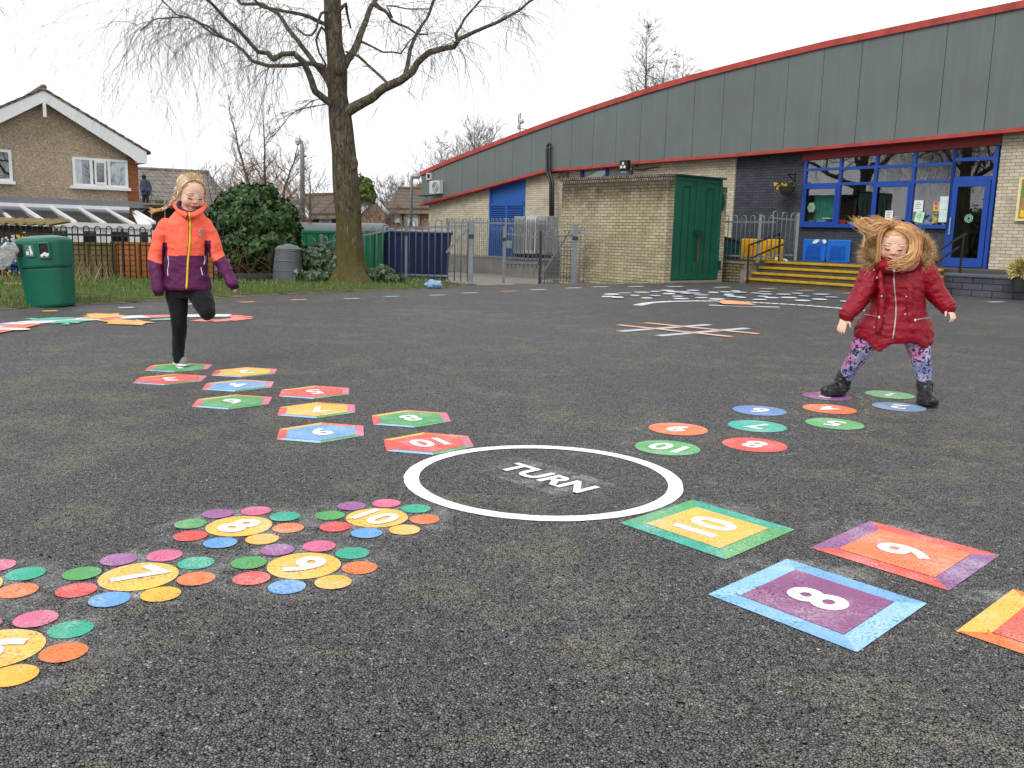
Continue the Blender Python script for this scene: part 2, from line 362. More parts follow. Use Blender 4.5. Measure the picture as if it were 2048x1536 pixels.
# ------------------------------------------------------------------ ground
xs = sorted(set([-400,-200,-100,-60,-40] + [i*1.0 for i in range(-30, 31)] + [40,60,100,200,400]))
ys = sorted(set([-20,-6,-3] + [i*.75 for i in range(-2, 60)] + [50,60,80,120,200,400,900]))
V = [(x, y, gz(x, y)) for y in ys for x in xs]; nx = len(xs)
F = [(j*nx+i, j*nx+i+1, (j+1)*nx+i+1, (j+1)*nx+i) for j in range(len(ys)-1) for i in range(nx-1)]
g = npmesh('playground_ground', V, F, M['asphalt'], smooth=True); props(g, 'dark grey speckled tarmac of the playground', kind='structure')
# verge
edge = [GH(x, y) for x, y in ((-260,655),(-120,637),(0,621),(80,615),(150,611),(230,608),(300,604),(380,600),(450,596),(530,592),(600,588),(680,585),(750,581.5),(820,579),(870,577),(915,573),(937,570))]
vp = [(p.x, p.y) for p in edge] + [(-1.2, 19.2), (-2.2, 20.3), (-4.2, 21.5), (-5.5, 25), (-6, 32), (-40, 32), (-40, 10.5), (-16, 9.6)]
def inpoly(x, y, P):
    c = False; j = len(P)-1
    for i in range(len(P)):
        if (P[i][1] > y) != (P[j][1] > y) and x < (P[j][0]-P[i][0])*(y-P[i][1])/(P[j][1]-P[i][1])+P[i][0]: c = not c
        j = i
    return c
def edist(x, y):
    b = 9
    for i in range(len(edge)-1):
        a, c = edge[i], edge[i+1]; dx, dy = c.x-a.x, c.y-a.y
        t = max(0, min(1, ((x-a.x)*dx+(y-a.y)*dy)/(dx*dx+dy*dy))); b = min(b, math.hypot(x-a.x-t*dx, y-a.y-t*dy))
    return b
def vz(x, y): return gz(x, y) + .012 + .05*sm(0, .8, edist(x, y)) + .02*mnoise.noise(Vector((x*1.3, y*1.3, 0)))*sm(.1, .6, edist(x, y))
bm = bmesh.new(); st = .22
gx = np.arange(-24, 0, st); gy = np.arange(9.5, 32, st); idx = {}
for x in gx:
    for y in gy:
        if inpoly(x, y, vp): idx[(round(x/st), round(y/st))] = bm.verts.new((x, y, vz(x, y)))
for (i, j), v in idx.items():
    q = [idx.get(k) for k in ((i, j), (i+1, j), (i+1, j+1), (i, j+1))]
    if all(q): bm.faces.new(q)
me = bpy.data.meshes.new('grass_verge'); bm.to_mesh(me); bm.free(); me.materials.append(M['grassbase']); o = link('grass_verge', me); props(o, 'grassy earth verge along the edge of the tarmac', kind='structure')
# strip that joins the verge to the tarmac edge (bare soil)
mb = MB()
for i in range(len(edge)-1):
    a, c = edge[i], edge[i+1]; d = (c-a).normalized(); nn = Vector((-d.y, d.x, 0))
    for k in range(6):
        p = a.lerp(c, k/6); q = a.lerp(c, (k+1)/6); wv = .5
        e0 = .05*mnoise.noise(p*3); e1 = .05*mnoise.noise(q*3)
        mb.add([p-nn*e0+Vector((0,0,.004)), q-nn*e1+Vector((0,0,.004)), q+nn*wv+Vector((0,0,.035)), p+nn*wv+Vector((0,0,.035))], [(0,1,2,3)])
props(mb.build('soil_edge', M['mud']), 'bare soil edge between grass verge and tarmac', kind='structure')
# grass blades
def blades(n, name, mat, hmin, hmax, wd, accept, box=(-22, -1, 9.8, 26), cand=4000000):
    out = []; 
    while len(out) < n:
        x = rng.uniform(box[0], box[1]); y = rng.uniform(box[2], box[3])
        if inpoly(x, y, vp) and accept(x, y): out.append((x, y))
    P = np.array(out); z = np.array([vz(a, b) for a, b in out]); h = rng.uniform(hmin, hmax, n); an = rng.uniform(0, 2*PI, n); le = rng.uniform(.1, .9, n)*h; la = rng.uniform(0, 2*PI, n)
    V = np.zeros((n*3, 3)); dx = np.cos(an)*wd; dy = np.sin(an)*wd
    V[0::3] = np.stack([P[:,0]-dx, P[:,1]-dy, z-.01], 1); V[1::3] = np.stack([P[:,0]+dx, P[:,1]+dy, z-.01], 1)
    V[2::3] = np.stack([P[:,0]+np.cos(la)*le, P[:,1]+np.sin(la)*le, z+h], 1)
    return npmesh(name, V, np.arange(n*3).reshape(-1, 3), mat)
def acc(x, y):
    e = edist(x, y)
    if e < .05: return False
    nz = mnoise.noise(Vector((x*.9, y*.9, 3)))
    bare = math.exp(-((x+5.9)/1.6)**2-((y-13.6)/.55)**2)
    return random.random() < (.25+.75*sm(.05, .5, e))*(.75+.6*nz)*(1-.9*bare) and y < 21.5
props(blades(70000, 'verge_grass', M['blade'], .03, .085, .006, acc), 'short green grass on the verge', 'grass', kind='stuff')
props(blades(2600, 'dry_grass', M['straw'], .06, .2, .004, lambda x, y: edist(x, y) > .25 and random.random() < .08+.9*math.exp(-((x+8.2)/.8)**2-((y-16.4)/.4)**2)+.9*math.exp(-((x+10)/1.0)**2-((y-15.5)/.9)**2)+.7*math.exp(-((x+1.5)/.6)**2-((y-17.2)/.6)**2)), 'pale dry grass stems along the fence and verge', 'grass', kind='stuff')
props(blades(420, 'tall_grass', M['straw'], .25, .62, .004, lambda x, y: random.random() < math.exp(-((x+7.95)/.35)**2-((y-16.6)/.25)**2)+.5*math.exp(-((x+10.6)/.7)**2-((y-16.2)/.4)**2)), 'tall dry grass tufts in front of the black railings', 'grass', kind='stuff')
# concrete path through the gates
pp = [GH(*q) for q in ((948,566),(1000,575),(1090,560),(1108,560))]
mb = MB(); pv = [(-1.35,18.9),(-.1,18.6),(.25,20.5),(1.0,23.0),(.9,24.4),(2.2,33.5),(-3.4,37.5),(-5.5,34),(-2.1,24)]
bm = bmesh.new(); idx = {}; st = .4
for x in np.arange(-6, 3, st):
    for y in np.arange(18.4, 38, st):
        if inpoly(x, y, pv): idx[(round(x/st), round(y/st))] = bm.verts.new((x, y, gz(x, y)+.006))
for (i, j), v in idx.items():
    q = [idx.get(k) for k in ((i, j), (i+1, j), (i+1, j+1), (i, j+1))]
    if all(q): bm.faces.new(q)
me = bpy.data.meshes.new('concrete_path'); bm.to_mesh(me); bm.free(); me.materials.append(M['concrete']); props(link('concrete_path', me), 'pale concrete path sloping through the gates to the school', kind='structure')
# ------------------------------------------------------------------ painted markings
def text_mesh(txt, size, ex=.035):
    cu = bpy.data.curves.new('t', 'FONT'); cu.body = txt; cu.size = size; cu.offset = ex*size; cu.align_x = 'CENTER'; cu.align_y = 'CENTER'; cu.fill_mode = 'BOTH'; cu.resolution_u = 6
    o = bpy.data.objects.new('t', cu); COL.objects.link(o); bpy.context.view_layer.update()
    me = bpy.data.meshes.new_from_object(o.evaluated_get(bpy.context.evaluated_depsgraph_get())); bpy.data.objects.remove(o)
    vs = [v.co.copy() for v in me.vertices]; fs = [tuple(p.vertices) for p in me.polygons]
    x0 = min(v.x for v in vs); x1 = max(v.x for v in vs); y0 = min(v.y for v in vs); y1 = max(v.y for v in vs)
    c = Vector(((x0+x1)/2, (y0+y1)/2, 0)); return [v-c for v in vs], fs, x1-x0, y1-y0
WHITE = (250, 250, 250)
def numeral(txt, c, rd, size, parent, z=.0062, name='numeral', sx=1.0):
    vs, fs, wd, ht = text_mesh(txt, size); k = size*.72/ht; rd = rd.normalized(); up = Vector((-rd.y, rd.x, 0))
    mb = MB(); mb.add([c + rd*(v.x*k*sx) + up*(v.y*k) + Vector((0, 0, z)) for v in vs], fs)
    return mb.build(name, paint(*WHITE), parent)
def disc(c, r, z, mb, mi=0, n=56, wob=.022):
    ph = random.random()*9
    return mb.add([(c.x+r*math.cos(2*PI*i/n)*(1+wob*mnoise.noise(Vector((math.cos(2*PI*i/n)*2, math.sin(2*PI*i/n)*2, ph)))), c.y+r*math.sin(2*PI*i/n)*(1+wob*mnoise.noise(Vector((math.cos(2*PI*i/n)*2+5, math.sin(2*PI*i/n)*2, ph)))), z) for i in range(n)], [tuple(range(n))], mi)
H = CH
def dirpx(a, b): d = G(*b)-G(*a); d.z = 0; return d.normalized()
# turn ring
rc = Vector((.13853*H, 3.63121*H, 0)); t = thing('turn_circle', 'large white painted ring on the tarmac with the word TURN inside', 'ground marking', rc)
n = 96; mb = MB(); ro, ri = .575*H, .5142*H
vs = []
for r in (ro, ri): vs += [(rc.x+(r+.004*mnoise.noise(Vector((i*.7, r*9, 0))))*math.cos(2*PI*i/n), rc.y+(r+.004*mnoise.noise(Vector((i*.7, r*9, 4))))*math.sin(2*PI*i/n), .003) for i in range(n)]
mb.add(vs, [(i, (i+1) % n, n+(i+1) % n, n+i) for i in range(n)]); mb.build('ring', paint(255, 255, 255, 1.0), t)
a, b = G(1028, 936), G(1161, 977); numeral('TURN', (a+b)/2+Vector((.0,.0,0)), b-a, .205, t, .0045, 'lettering', 1.02)
def smear_mat():
    q = NT('chalk smear'); tr = q.n('ShaderNodeBsdfTransparent'); mxs = q.n('ShaderNodeMixShader')
    f = q.math('MULTIPLY', q.ramp(q.noise(9, 4, .7), [(.42, 0.), (.72, .75)]), q.ramp(q.noise(130, 3, .75), [(.4, 0.), (.62, 1.)]))
    gr = q.n('ShaderNodeTexGradient', gradient_type='SPHERICAL'); mp = q.n('ShaderNodeMapping'); mp.inputs['Location'].default_value = (-1, -1, 0); mp.inputs['Scale'].default_value = (2, 2, 0)
    q.t.links.new(q.co.outputs['Generated'], mp.inputs[0]); q.t.links.new(mp.outputs[0], gr.inputs[0])
    f = q.math('MULTIPLY', f, q.ramp(gr.outputs[0], [(.0, 0.), (.45, 1.)])); q.color((.7,.7,.7,1)); q.set(Roughness=.9)
    q.t.links.new(f, mxs.inputs[0]); q.l(tr, 0, mxs, 1); q.l(q.b, 0, mxs, 2); q.l(mxs, 0, q.out, 'Surface'); return q.mat
M['smear'] = smear_mat()
def smear(c, dx, dy, rd, parent, z=.0015):
    up = Vector((-rd.y, rd.x, 0)); c = Vector((c.x, c.y, z)); mb = MB()
    mb.add([c-rd*dx-up*dy, c+rd*dx-up*dy, c+rd*dx+up*dy, c-rd*dx+up*dy], [(0,1,2,3)]); return mb.build('chalk_smear', M['smear'], parent)
smear((a+b)/2, .36, .17, (b-a).normalized(), t)
def arc_mat():
    q = NT('faint chalk line'); tr = q.n('ShaderNodeBsdfTransparent'); mxs = q.n('ShaderNodeMixShader')
    f = q.math('MULTIPLY', q.ramp(q.noise(60, 3, .75), [(.45, 0.), (.65, .7)]), q.ramp(q.noise(5, 2), [(.4, 0.), (.6, 1.)])); q.color((.66,.66,.66,1)); q.set(Roughness=.9)
    q.t.links.new(f, mxs.inputs[0]); q.l(tr, 0, mxs, 1); q.l(q.b, 0, mxs, 2); q.l(mxs, 0, q.out, 'Surface'); return q.mat
M['arc'] = arc_mat()
def chalk_arc(c, parent, r=.235):
    mb = MB(); a0_ = random.uniform(0, 6); L_a = random.uniform(2.5, 5); k = 30
    for i in range(k):
        p, q = a0_+L_a*i/k, a0_+L_a*(i+1)/k; mb.add([(c.x+x*math.cos(a), c.y+x*math.sin(a), .0013) for x, a in ((r-.006, p), (r+.006, p), (r+.006, q), (r-.006, q))], [(0,1,2,3)])
    mb.build('chalk_arc', M['arc'], parent)
# hexagons
HC = {'g': (84,170,100), 'y': (252,196,84), 'r': (236,92,88), 'b': (124,174,226), 'lb': (160,206,240), 'o': (250,128,70), 'p': (226,122,160)}
hexv = {9: [(551.9,880),(558.2,858.2),(643.6,845.6),(728,852.2),(728.7,872.3),(640.8,887.4)], 8: [(1427,425),(1425,375),(1640,343),(1862,360),(1888,410),(1680,443)], 10: [(1505,578),(1493,510),(1725,470),(1990,490),(2025,553),(1780,603)],
        7: [(892,375),(912,328),(1130,298),(1335,313),(1335,357),(1115,391)], 5: [(912,266),(915,230),(1115,205),(1297,218),(1299,255),(1105,279)], 6: [(415,326),(447,283),(665,254),(862,268),(835,310),(615,341)],
        4: [(474,226),(505,189),(680,171),(875,183),(858,215),(650,238)], 3: [(82,189),(120,155),(320,138),(487,150),(450,182),(250,202)], 2: [(529,148),(547,118),(730,100),(886,111),(875,136),(690,156)], 1: [(157,119),(195,90),(350,75),(517,84),(480,110),(310,127)]}
hexname = {'g': 'green', 'y': 'yellow', 'r': 'red', 'b': 'blue'}
hw = {}
for k, q in hexv.items():
    if k != 9: q = [(240+x*.35156, 700+y*.35156) for x, y in q]
    hw[k] = [G(*p) for p in q]
avg = [sum(((hw[k][i]-sum(hw[k], Vector())/6) for k in (10, 9, 8, 7, 6, 5, 4)), Vector())/7 for i in range(6)]
hrd = dirpx((883, 884.6), (834, 890))
hlab = {1: 'green hexagon painted under the foot of the hopping child', 2: 'yellow hexagon numbered 2 with rainbow border', 3: 'red hexagon numbered 3, the farthest left of the hexagons', 4: 'blue hexagon numbered 4 with rainbow border', 5: 'red hexagon numbered 5 with rainbow border',
        6: 'green hexagon numbered 6 with rainbow border', 7: 'yellow hexagon numbered 7 with rainbow border', 8: 'green hexagon numbered 8 with rainbow border', 9: 'blue hexagon numbered 9 with rainbow border', 10: 'red hexagon numbered 10 touching the white ring'}
for k, cc in zip(range(1, 11), 'gyrbrgygbr'):
    c = sum(hw[k], Vector())/6; t = thing('hexagon_marking', hlab[k], 'ground marking', c, 0, 'numbered hexagon markings')
    ov = [c+a for a in avg]; iv = [c+a*.80 + Vector((0, 0, 0)) for a in avg]
    z = .0025
    MB().flat([(p.x, p.y) for p in iv], .0040).build('centre', paint(*HC[cc]), t)
    for i, bc in enumerate(('r', 'y', 'o', 'p', 'g', 'lb')):
        j = (i+1) % 6; MB().flat([(q.x, q.y) for q in (ov[i], ov[j], iv[j], iv[i])], z).build('border', paint(*HC[bc]), t)
    numeral(str(k), c, hrd, .235, t)
# hop circles
hop = {10: (.7557,4.2295), 9: (.8848,4.6673), 8: (1.205,4.3394), 7: (1.3361,4.7912), 6: (1.471,5.2452), 5: (1.7985,4.9092), 4: (1.9241,5.3534), 3: (2.0641,5.8032), 2: (2.398,5.481), 1: (2.5231,5.9251)}
hpc = {10: ((104,184,116), 'green'), 9: ((252,132,82), 'orange'), 8: ((240,94,86), 'red'), 7: ((66,190,170), 'teal'), 6: ((112,152,210), 'blue'), 5: ((106,184,112), 'green'), 4: ((252,124,72), 'orange'), 3: ((150,84,148), 'purple'), 2: ((120,152,196), 'blue'), 1: ((128,196,136), 'pale green')}
prd = dirpx((1352, 898), (1313, 891))
for k, (x, y) in hop.items():
    c = Vector((x*H, y*H, 0)); cn = hpc[k][1]
    lab = f'{cn} painted disc numbered {k} in the hopping trail' if k not in (3, 2) else ('purple painted disc under the black boot of the child in red' if k == 3 else 'blue painted disc numbered 2 beside the second black boot')
    t = thing('circle_marking', lab, 'ground marking', c, 0, 'numbered disc markings'); mb = MB(); disc(c, .1563*H, .0025, mb); mb.build('disc', paint(*hpc[k][0]), t)
    numeral(str(k), c, prd, .235, t, .0045); chalk_arc(c, t)
# flowers
FC = [((166,98,160), 'purple'), ((222,108,146), 'pink'), ((40,178,146), 'teal'), ((252,126,60), 'orange'), ((254,190,66), 'yellow'), ((102,164,224), 'blue'), ((236,82,80), 'red'), ((84,168,92), 'green')]
f9 = Vector((-.6111, 2.5743, 0))*H
pet = [G(x*.4395, 960+y*.4395)-f9 for x, y in ((1270,322),(1458,303),(1608,332),(1628,400),(1505,467),(1294,493),(1137,455),(1140,382))]
pr = sum(p.length for p in pet)/8; a0 = math.atan2(pet[0].y, pet[0].x)
st_ = sum((((math.atan2(p.y, p.x)-a0+i*PI/4+PI) % (2*PI))-PI for i, p in enumerate(pet)))/8
frd = dirpx((731.8, 1030.3), (773.5, 1041.3))
flow = {10: (-.4638,3.0485), 9: (-.6111,2.5743), 8: (-.9108,2.9206), 7: (-1.0598,2.4582), 6: (-1.2075,1.99), 5: (-1.509,2.342)}
for k, (x, y) in flow.items():
    c = Vector((x*H, y*H, 0)); lab = {10: 'flower of coloured discs with yellow centre numbered 10, beside the white ring', 9: 'flower of coloured discs with yellow centre numbered 9', 8: 'flower of coloured discs with yellow centre numbered 8', 7: 'flower of coloured discs with yellow centre numbered 7', 6: 'flower of coloured discs numbered 6, nearest the camera at lower left', 5: 'flower of coloured discs cut off by the left edge beside the number 7'}[k]
    t = thing('flower_marking', lab, 'ground marking', c, 0, 'numbered flower markings'); mb = MB(); disc(c, .1083*H, .0025, mb); mb.build('centre', paint(252, 198, 86), t)
    for i, (col, nm) in enumerate(FC):
        an = a0+st_-i*PI/4; mb = MB(); disc(c+Vector((math.cos(an), math.sin(an), 0))*pr, .0525*H, .0038, mb, 0, 36); o = mb.build('petal', paint(*col), t); o['label'] = nm + ' petal disc'
    numeral(str(k), c, frd, .225 if k < 10 else .20, t, .0052)
    smear(c, .36, .30, Vector((1, 0, 0)), t, .0012)
# rectangles
R0 = [Vector((*p, 0))*H for p in ((.572,2.429),(.888,2.734),(1.184,2.403),(.868,2.086))]; c8 = sum(R0, Vector())/4
off = [v-c8 for v in R0]; rcn = {8: c8, 10: Vector((.6985,3.041,0))*H, 9: Vector((1.303,2.829,0))*H, 7: Vector((1.485,2.207,0))*H}
RC = {10: ('yellow with green and teal border', (252,200,92), [(84,176,116),(56,178,156),(92,178,104),(56,178,156)]), 9: ('orange with red and purple border', (255,134,84), [(158,102,156),(246,98,88),(150,98,156),(248,96,86)]),
      8: ('purple with light blue border', (150,84,138), [(150,204,240),(124,180,228),(158,210,244),(130,188,236)]), 7: ('red with yellow and orange border', (244,104,88), [(254,196,86),(252,134,68),(254,196,86),(252,130,66)])}
for k, c in rcn.items():
    nm, cc, bc = RC[k]; t = thing('rectangle_marking', (f'painted square numbered {k}, {nm}' if k != 7 else 'painted square, red with yellow and orange border, cut by the right edge'), 'ground marking', c, 0, 'numbered square markings')
    ov = [c+o_ for o_ in off]; iv = [c+o_*.70 for o_ in off]
    MB().flat([(p.x, p.y) for p in iv], .0040).build('centre', paint(*cc), t)
    for i in range(4):
        j = (i+1) % 4; MB().flat([(q.x, q.y) for q in (ov[i], ov[j], iv[j], iv[i])], .0025).build('border', paint(*bc[i]), t)
    numeral(str(k), c, off[1]-off[0], .262, t, .0055)
    smear(c+Vector((.0, .22, 0)), .3, .16, Vector((1, 0, 0)), t, .0012)
# noughts and crosses grid
def stripe(mb, a, b, wd, z, mi=0):
    d = (b-a).normalized(); nn = Vector((-d.y, d.x, 0))*wd/2; zz = Vector((0, 0, z)); mb.add([a-nn+zz, b-nn+zz, b+nn+zz, a+nn+zz], [(0,1,2,3)], mi)
t = thing('grid_marking', 'noughts and crosses grid of two orange and two pale blue lines on the tarmac', 'ground marking', G(1377, 661))
for q, col, z in (((1235.5,650.6,1462.7,674.5), (244,176,146), .008), ((1290,646.5,1517.4,668.7), (244,176,146), .008), ((1238.9,663.2,1420,649.6), (190,208,220), .004), ((1315.8,672.1,1495.2,656.7), (190,208,220), .004)):
    mb = MB(); stripe(mb, G(q[0], q[1]), G(q[2], q[3]), .12, z); mb.build('line', paint(*col), t)
# far map of dashes
c6 = lambda x, y: G(1150+x*.3418, 560+y*.3418)
t = thing('dash_marking', 'arched cloud of white and blue painted patches in front of the yellow steps', 'ground marking', c6(900, 100))
mb = MB(); mb2 = MB()
DL = [(195,97),(290,77),(350,92),(390,73),(420,107),(470,68),(540,63),(550,82),(600,98),(640,70),(620,112),(690,63),(700,80),(740,90),(740,106),(810,75),(830,115),(900,85),(940,68),(920,100),(970,105),(1060,80),(1100,100),(1080,118),(1150,108),(1110,73),(1220,87),(1250,107),(1300,82),(1340,98),(1330,125),(1430,118),(1440,88),(1500,105),(1590,130),(215,88),(250,107),(470,98),(580,75),(650,82),(880,75),(960,78),(900,95),(1120,88),(1640,118),(1700,105),(1760,125)]
for i, (x, y) in enumerate(DL):
    wd = random.uniform(28, 48); a, b = c6(x-wd, y+random.uniform(-1, 1)), c6(x+wd, y); tgt = MB()
    d = (b-a); k = 12; c = (a+b)/2; hl = d.length/2; nn = Vector((0, 1, 0)); hh = random.uniform(.12, .20)
    tgt.add([c + d.normalized()*(hl*math.cos(2*PI*j/k)) + nn*(hh*math.sin(2*PI*j/k)) + Vector((0, 0, .006+.0004*i)) for j in range(k)], [tuple(range(k))]); tgt.build('blue_patch' if i % 4 == 1 else 'white_patch', paint(160, 192, 224) if i % 4 == 1 else paint(226, 232, 240), t)
mb = MB(); cv = [c6(*q) for q in ((365,150),(400,142),(430,135),(550,127),(700,124),(850,125),(1000,130),(1150,138),(1350,150),(1570,168),(1700,182))]
for i in range(len(cv)-1):
    for k in range(4):
        a = cv[i].lerp(cv[i+1], k/4); b = cv[i].lerp(cv[i+1], (k+.82)/4); stripe(mb, a, b, .17, .006)
mb.build('dashed_arc', paint(246, 246, 246), t)
mb = MB(); c = c6(965, 153)
mb.add([c+Vector((.27*math.cos(PI*j/14), .95*math.sin(PI*j/14), .03)) for j in range(15)], [tuple(range(15))]); mb.build('orange_sun', paint(252, 170, 110), t)
mb = MB(); stripe(mb, c6(785, 148), c6(1195, 160), .18, .004); mb.build('pale_bar', paint(190, 206, 220), t)
# dragon
c8p = lambda x, y: G(x*.3418, 540+y*.3418)
t = thing('dragon_marking', 'long painted creature with teal and orange wings and a red and white curling tail', 'ground marking', c8p(600, 290))
body = [(-60,345),(0,331),(80,320),(150,312),(300,300),(450,292),(560,287),(700,280),(850,274.5),(1000,271.5),(1100,270),(1250,268),(1340,269.5),(1400,274),(1425,281),(1400,289),(1330,296),(1240,299),(1150,295)]
bp = [c8p(*q) for q in body]
segs = ['w','p','w','w','w','w','r','w','r','w','w','w','r','r','r','r','r','r']
for i in range(len(bp)-1):
    mb = MB(); stripe(mb, bp[i], bp[i]+(bp[i+1]-bp[i])*1.04, .34 if i < 12 else .26, .006+.001*(i % 2)); o = mb.build('body_band', paint(*{'w': (232,236,236), 'r': (240,128,116), 'p': (214,150,190)}[segs[i]]), t)
for nm, col, P in (('teal_wing', (88,190,168), [(140,290),(190,284),(230,289),(300,283),(430,282),(445,289),(330,296),(200,300),(180,294)]), ('teal_wing', (88,190,168), [(330,302),(470,295),(540,299),(460,308),(470,314),(400,313),(410,324),(350,323),(390,314),(300,318)]), ('teal_wing', (108,196,186), [(880,294),(930,290),(990,287),(1100,286),(1010,297),(890,299)]),
                   ('orange_wing', (252,186,92), [(480,274),(520,270),(500,262),(560,258),(640,261),(700,257),(690,265),(745,272),(690,279),(560,290),(470,291),(530,280)]), ('orange_wing', (252,178,86), [(570,300),(700,292),(790,300),(800,294),(840,304),(912,311),(850,316),(830,328),(760,324),(620,320),(640,310)])):
    MB().flat([tuple(c8p(*q)[:2]) for q in P], .010).build(nm, paint(*col), t)
MB().flat([tuple(c8p(*q)[:2]) for q in ((-120,420),(-40,380),(0,374),(120,352),(240,322),(200,318),(60,330),(-60,352),(-160,380))], .012).build('head', paint(248, 120, 92), t)
mb = MB(); q = c8p(60, 352); mb.add([q+Vector((.2*math.cos(j*PI/8), .10*math.sin(j*PI/8), .014)) for j in range(16)], [tuple(range(16))]); mb.build('eye', paint(250, 240, 220), t)
# running track dashes
TD = [(100,623,'y'),(252,616,'w'),(494,605,'o'),(598,600.5,'o'),(703,597.8,'t'),(783,593.7,'t'),(874,591,'b'),(940,586.5,'b'),(1017,583,'o'),(1076,580,'w'),(1147,576.5,'w'),(1200,574,'w'),(1273,573.6,'w'),(1350,573.6,'w'),(1444,575,'w'),(1536,577.5,'y'),(1611,581.7,'o'),(1701,587,'o'),(1992,604.5,'b'),(380,609,'w')]
TDC = {'y': ((252,196,90), 'yellow'), 'w': ((226,236,244), 'white'), 'o': ((244,160,128), 'orange'), 't': ((150,206,206), 'pale teal'), 'b': ((190,216,236), 'pale blue')}
where = ['in front of the green litter bin', 'along the verge beyond the litter bin', 'along the verge right of the hopping child', 'along the verge in front of the compost bin', 'along the verge in front of the birch trunk', 'along the verge right of the birch trunk', 'in front of the crumpled blue litter', 'at the right end of the grass verge', 'in front of the concrete path', 'in front of the leaning gate leaf', 'in front of the left end of the brick store', 'in front of the middle of the brick store', 'in front of the right part of the brick store', 'in front of the green store doors', 'between the store doors and the steps', 'in front of the left end of the yellow steps', 'in front of the middle of the yellow steps', 'beside the hood of the child in red', 'in front of the low slate brick wall', 'behind the hopping child, at the verge']
for (x, y, k), wh in zip(TD, where):
    a, b = GH(x-15, y+.4), GH(x+15, y-.4); mb = MB(); stripe(mb, a, b, .12, .008); o = mb.build('track_dash', paint(*TDC[k][0])); props(o, f'short {TDC[k][1]} painted dash {wh}', 'ground marking', 'coloured dashes round the playground edge')
# ------------------------------------------------------------------ school
RZ = math.atan2(DR.y, DR.x)
WV = .30
school = thing('school_building', 'long low school building with grey cladding, red trim and cream and dark brick walls', 'school', P0, RZ)
L_ = dict(parent=school, local=True)
c8c = lambda x, y: (830+x/1.6814, y/1.6814)
topl = [fac(*c8c(*q)) for q in ((22,590),(107,552),(214,511),(331,467),(460,420),(605,370),(765,319),(945,266),(1150,214),(1380,160),(1648,105),(1960,43),(2048,26))]
botu = [fac(*c8c(*q)) for q in ((22,690),(240,633),(445,577),(560,570),(800,547),(1080,527),(1310,508),(1700,474),(2048,441))]
def interp(P, u):
    if u <= P[0][0]: a, b = P[0], P[1]
    elif u >= P[-1][0]: a, b = P[-4], P[-1]
    else:
        for a, b in zip(P, P[1:]):
            if a[0] <= u <= b[0]: break
    return a[1]+(b[1]-a[1])*(u-a[0])/(b[0]-a[0])
U0 = topl[0][0]; U1 = topl[-1][0]+2.4
zt = lambda u: interp(topl, u)
zb = lambda u: interp(botu, u)
PWD = .70037*1.5; uj = [U0] + [(-.01+i*.70037)*1.5 for i in range(-1, 24)]; uj = [u for u in uj if u < U1] + [U1]; uj = [uj[0]]+[u for u in uj[1:] if u-U0 > .3]
mb = MB()
for a, b in zip(uj, uj[1:]):
    a_, b_ = a+.007, b-.007; mb.prismv([(a_, zb(a_)+.07), (b_, zb(b_)+.07), (b_, zt(b_)), (a_, zt(a_))], 0, .06)
mb.build('cladding', M['clad'], **L_)
mb = MB()
for a, b in zip(uj, uj[1:]): mb.prismv([(a, zb(a)+.06), (b, zb(b)+.06), (b, zt(b)), (a, zt(a))], .055, .28)
mb.build('cladding_backing', M['gap'], **L_)
us = list(np.linspace(U0-.06, U1, 30)); bk = botu[2][0]; us = sorted(us+[bk])
mb = MB(); mb2 = MB()
for a, b in zip(us, us[1:]):
    mb.prismv([(a, zt(a)-.01), (b, zt(b)-.01), (b, zt(b)+.15), (a, zt(a)+.15)], -.06, .35)
    mb2.prismv([(a, zb(a)), (b, zb(b)), (b, zb(b)+.082), (a, zb(a)+.082)], -.05, .295)
mb.build('roof_trim', M['red'], **L_); mb2.build('lower_trim', M['red'], **L_)
mb = MB()
for a, b in zip(us, us[1:]): mb.add([(a, .3, zt(a)+.13), (b, .3, zt(b)+.13), (b, 14, zt(b)+.13), (a, 14, zt(a)+.13)], [(0,1,2,3)])
mb.prismv([(U0, -.7), (U1, -.7), (U1, zt(U1)), (12, zt(12)), (5, zt(5)), (U0, zt(U0))], 13.9, 14); mb.build('roof', M['gap'], **L_)
fw = lambda x, y: fac(x, y, WV)
uA = U0+.12; uD0 = fw(978, 460)[0]; uD1 = fw(1049, 460)[0]; uK0 = fw(1467, 400)[0]; uW0 = fw(1606, 380)[0]; uDL = fw(1903, 400)[0]; uR = fw(1991, 400)[0]; uEnd = uR+4.5
zpl = fw(978, 514)[1]; zsill = fw(1750, 451)[1]; zfl = fw(1976, 537)[1]; ZB = -.9
0 and print('school', dict(uA=uA, uD0=uD0, uD1=uD1, uK0=uK0, uW0=uW0, uDL=uDL, uR=uR, zpl=zpl, zsill=zsill, zfl=zfl, U0=U0, U1=U1, ztr=zt(uR), zbr=zb(uR)))
def wall(mb, a, b, z0, z1=None, v0=WV, v1=WV+.22):
    k = max(1, int((b-a)/1.5)); q = [a+(b-a)*i/k for i in range(k+1)]
    mb.prismv([(a, z0), (b, z0)] + [(u, (zb(u)+.06 if z1 is None else z1)) for u in q[::-1]], v0, v1)
uS0, uS1 = fw(1160, 350)[0], fw(1266, 345)[0]; zS = fw(1215, 367)[1]-.25
for q in ((uA, uD0, zpl), (uD1, uS0, zpl), (uS0, uS1, zpl, zS), (uS1, uK0, zpl), (uR, uEnd, zfl-.3)): mb = MB(); wall(mb, *q); mb.build('cream_brick_wall', M['cream'], **L_)
mb = MB(); mb.box((uA, WV+.22, ZB), (uA+.22, 14, zb(uA)+1)); mb.build('end_wall', M['cream'], **L_)
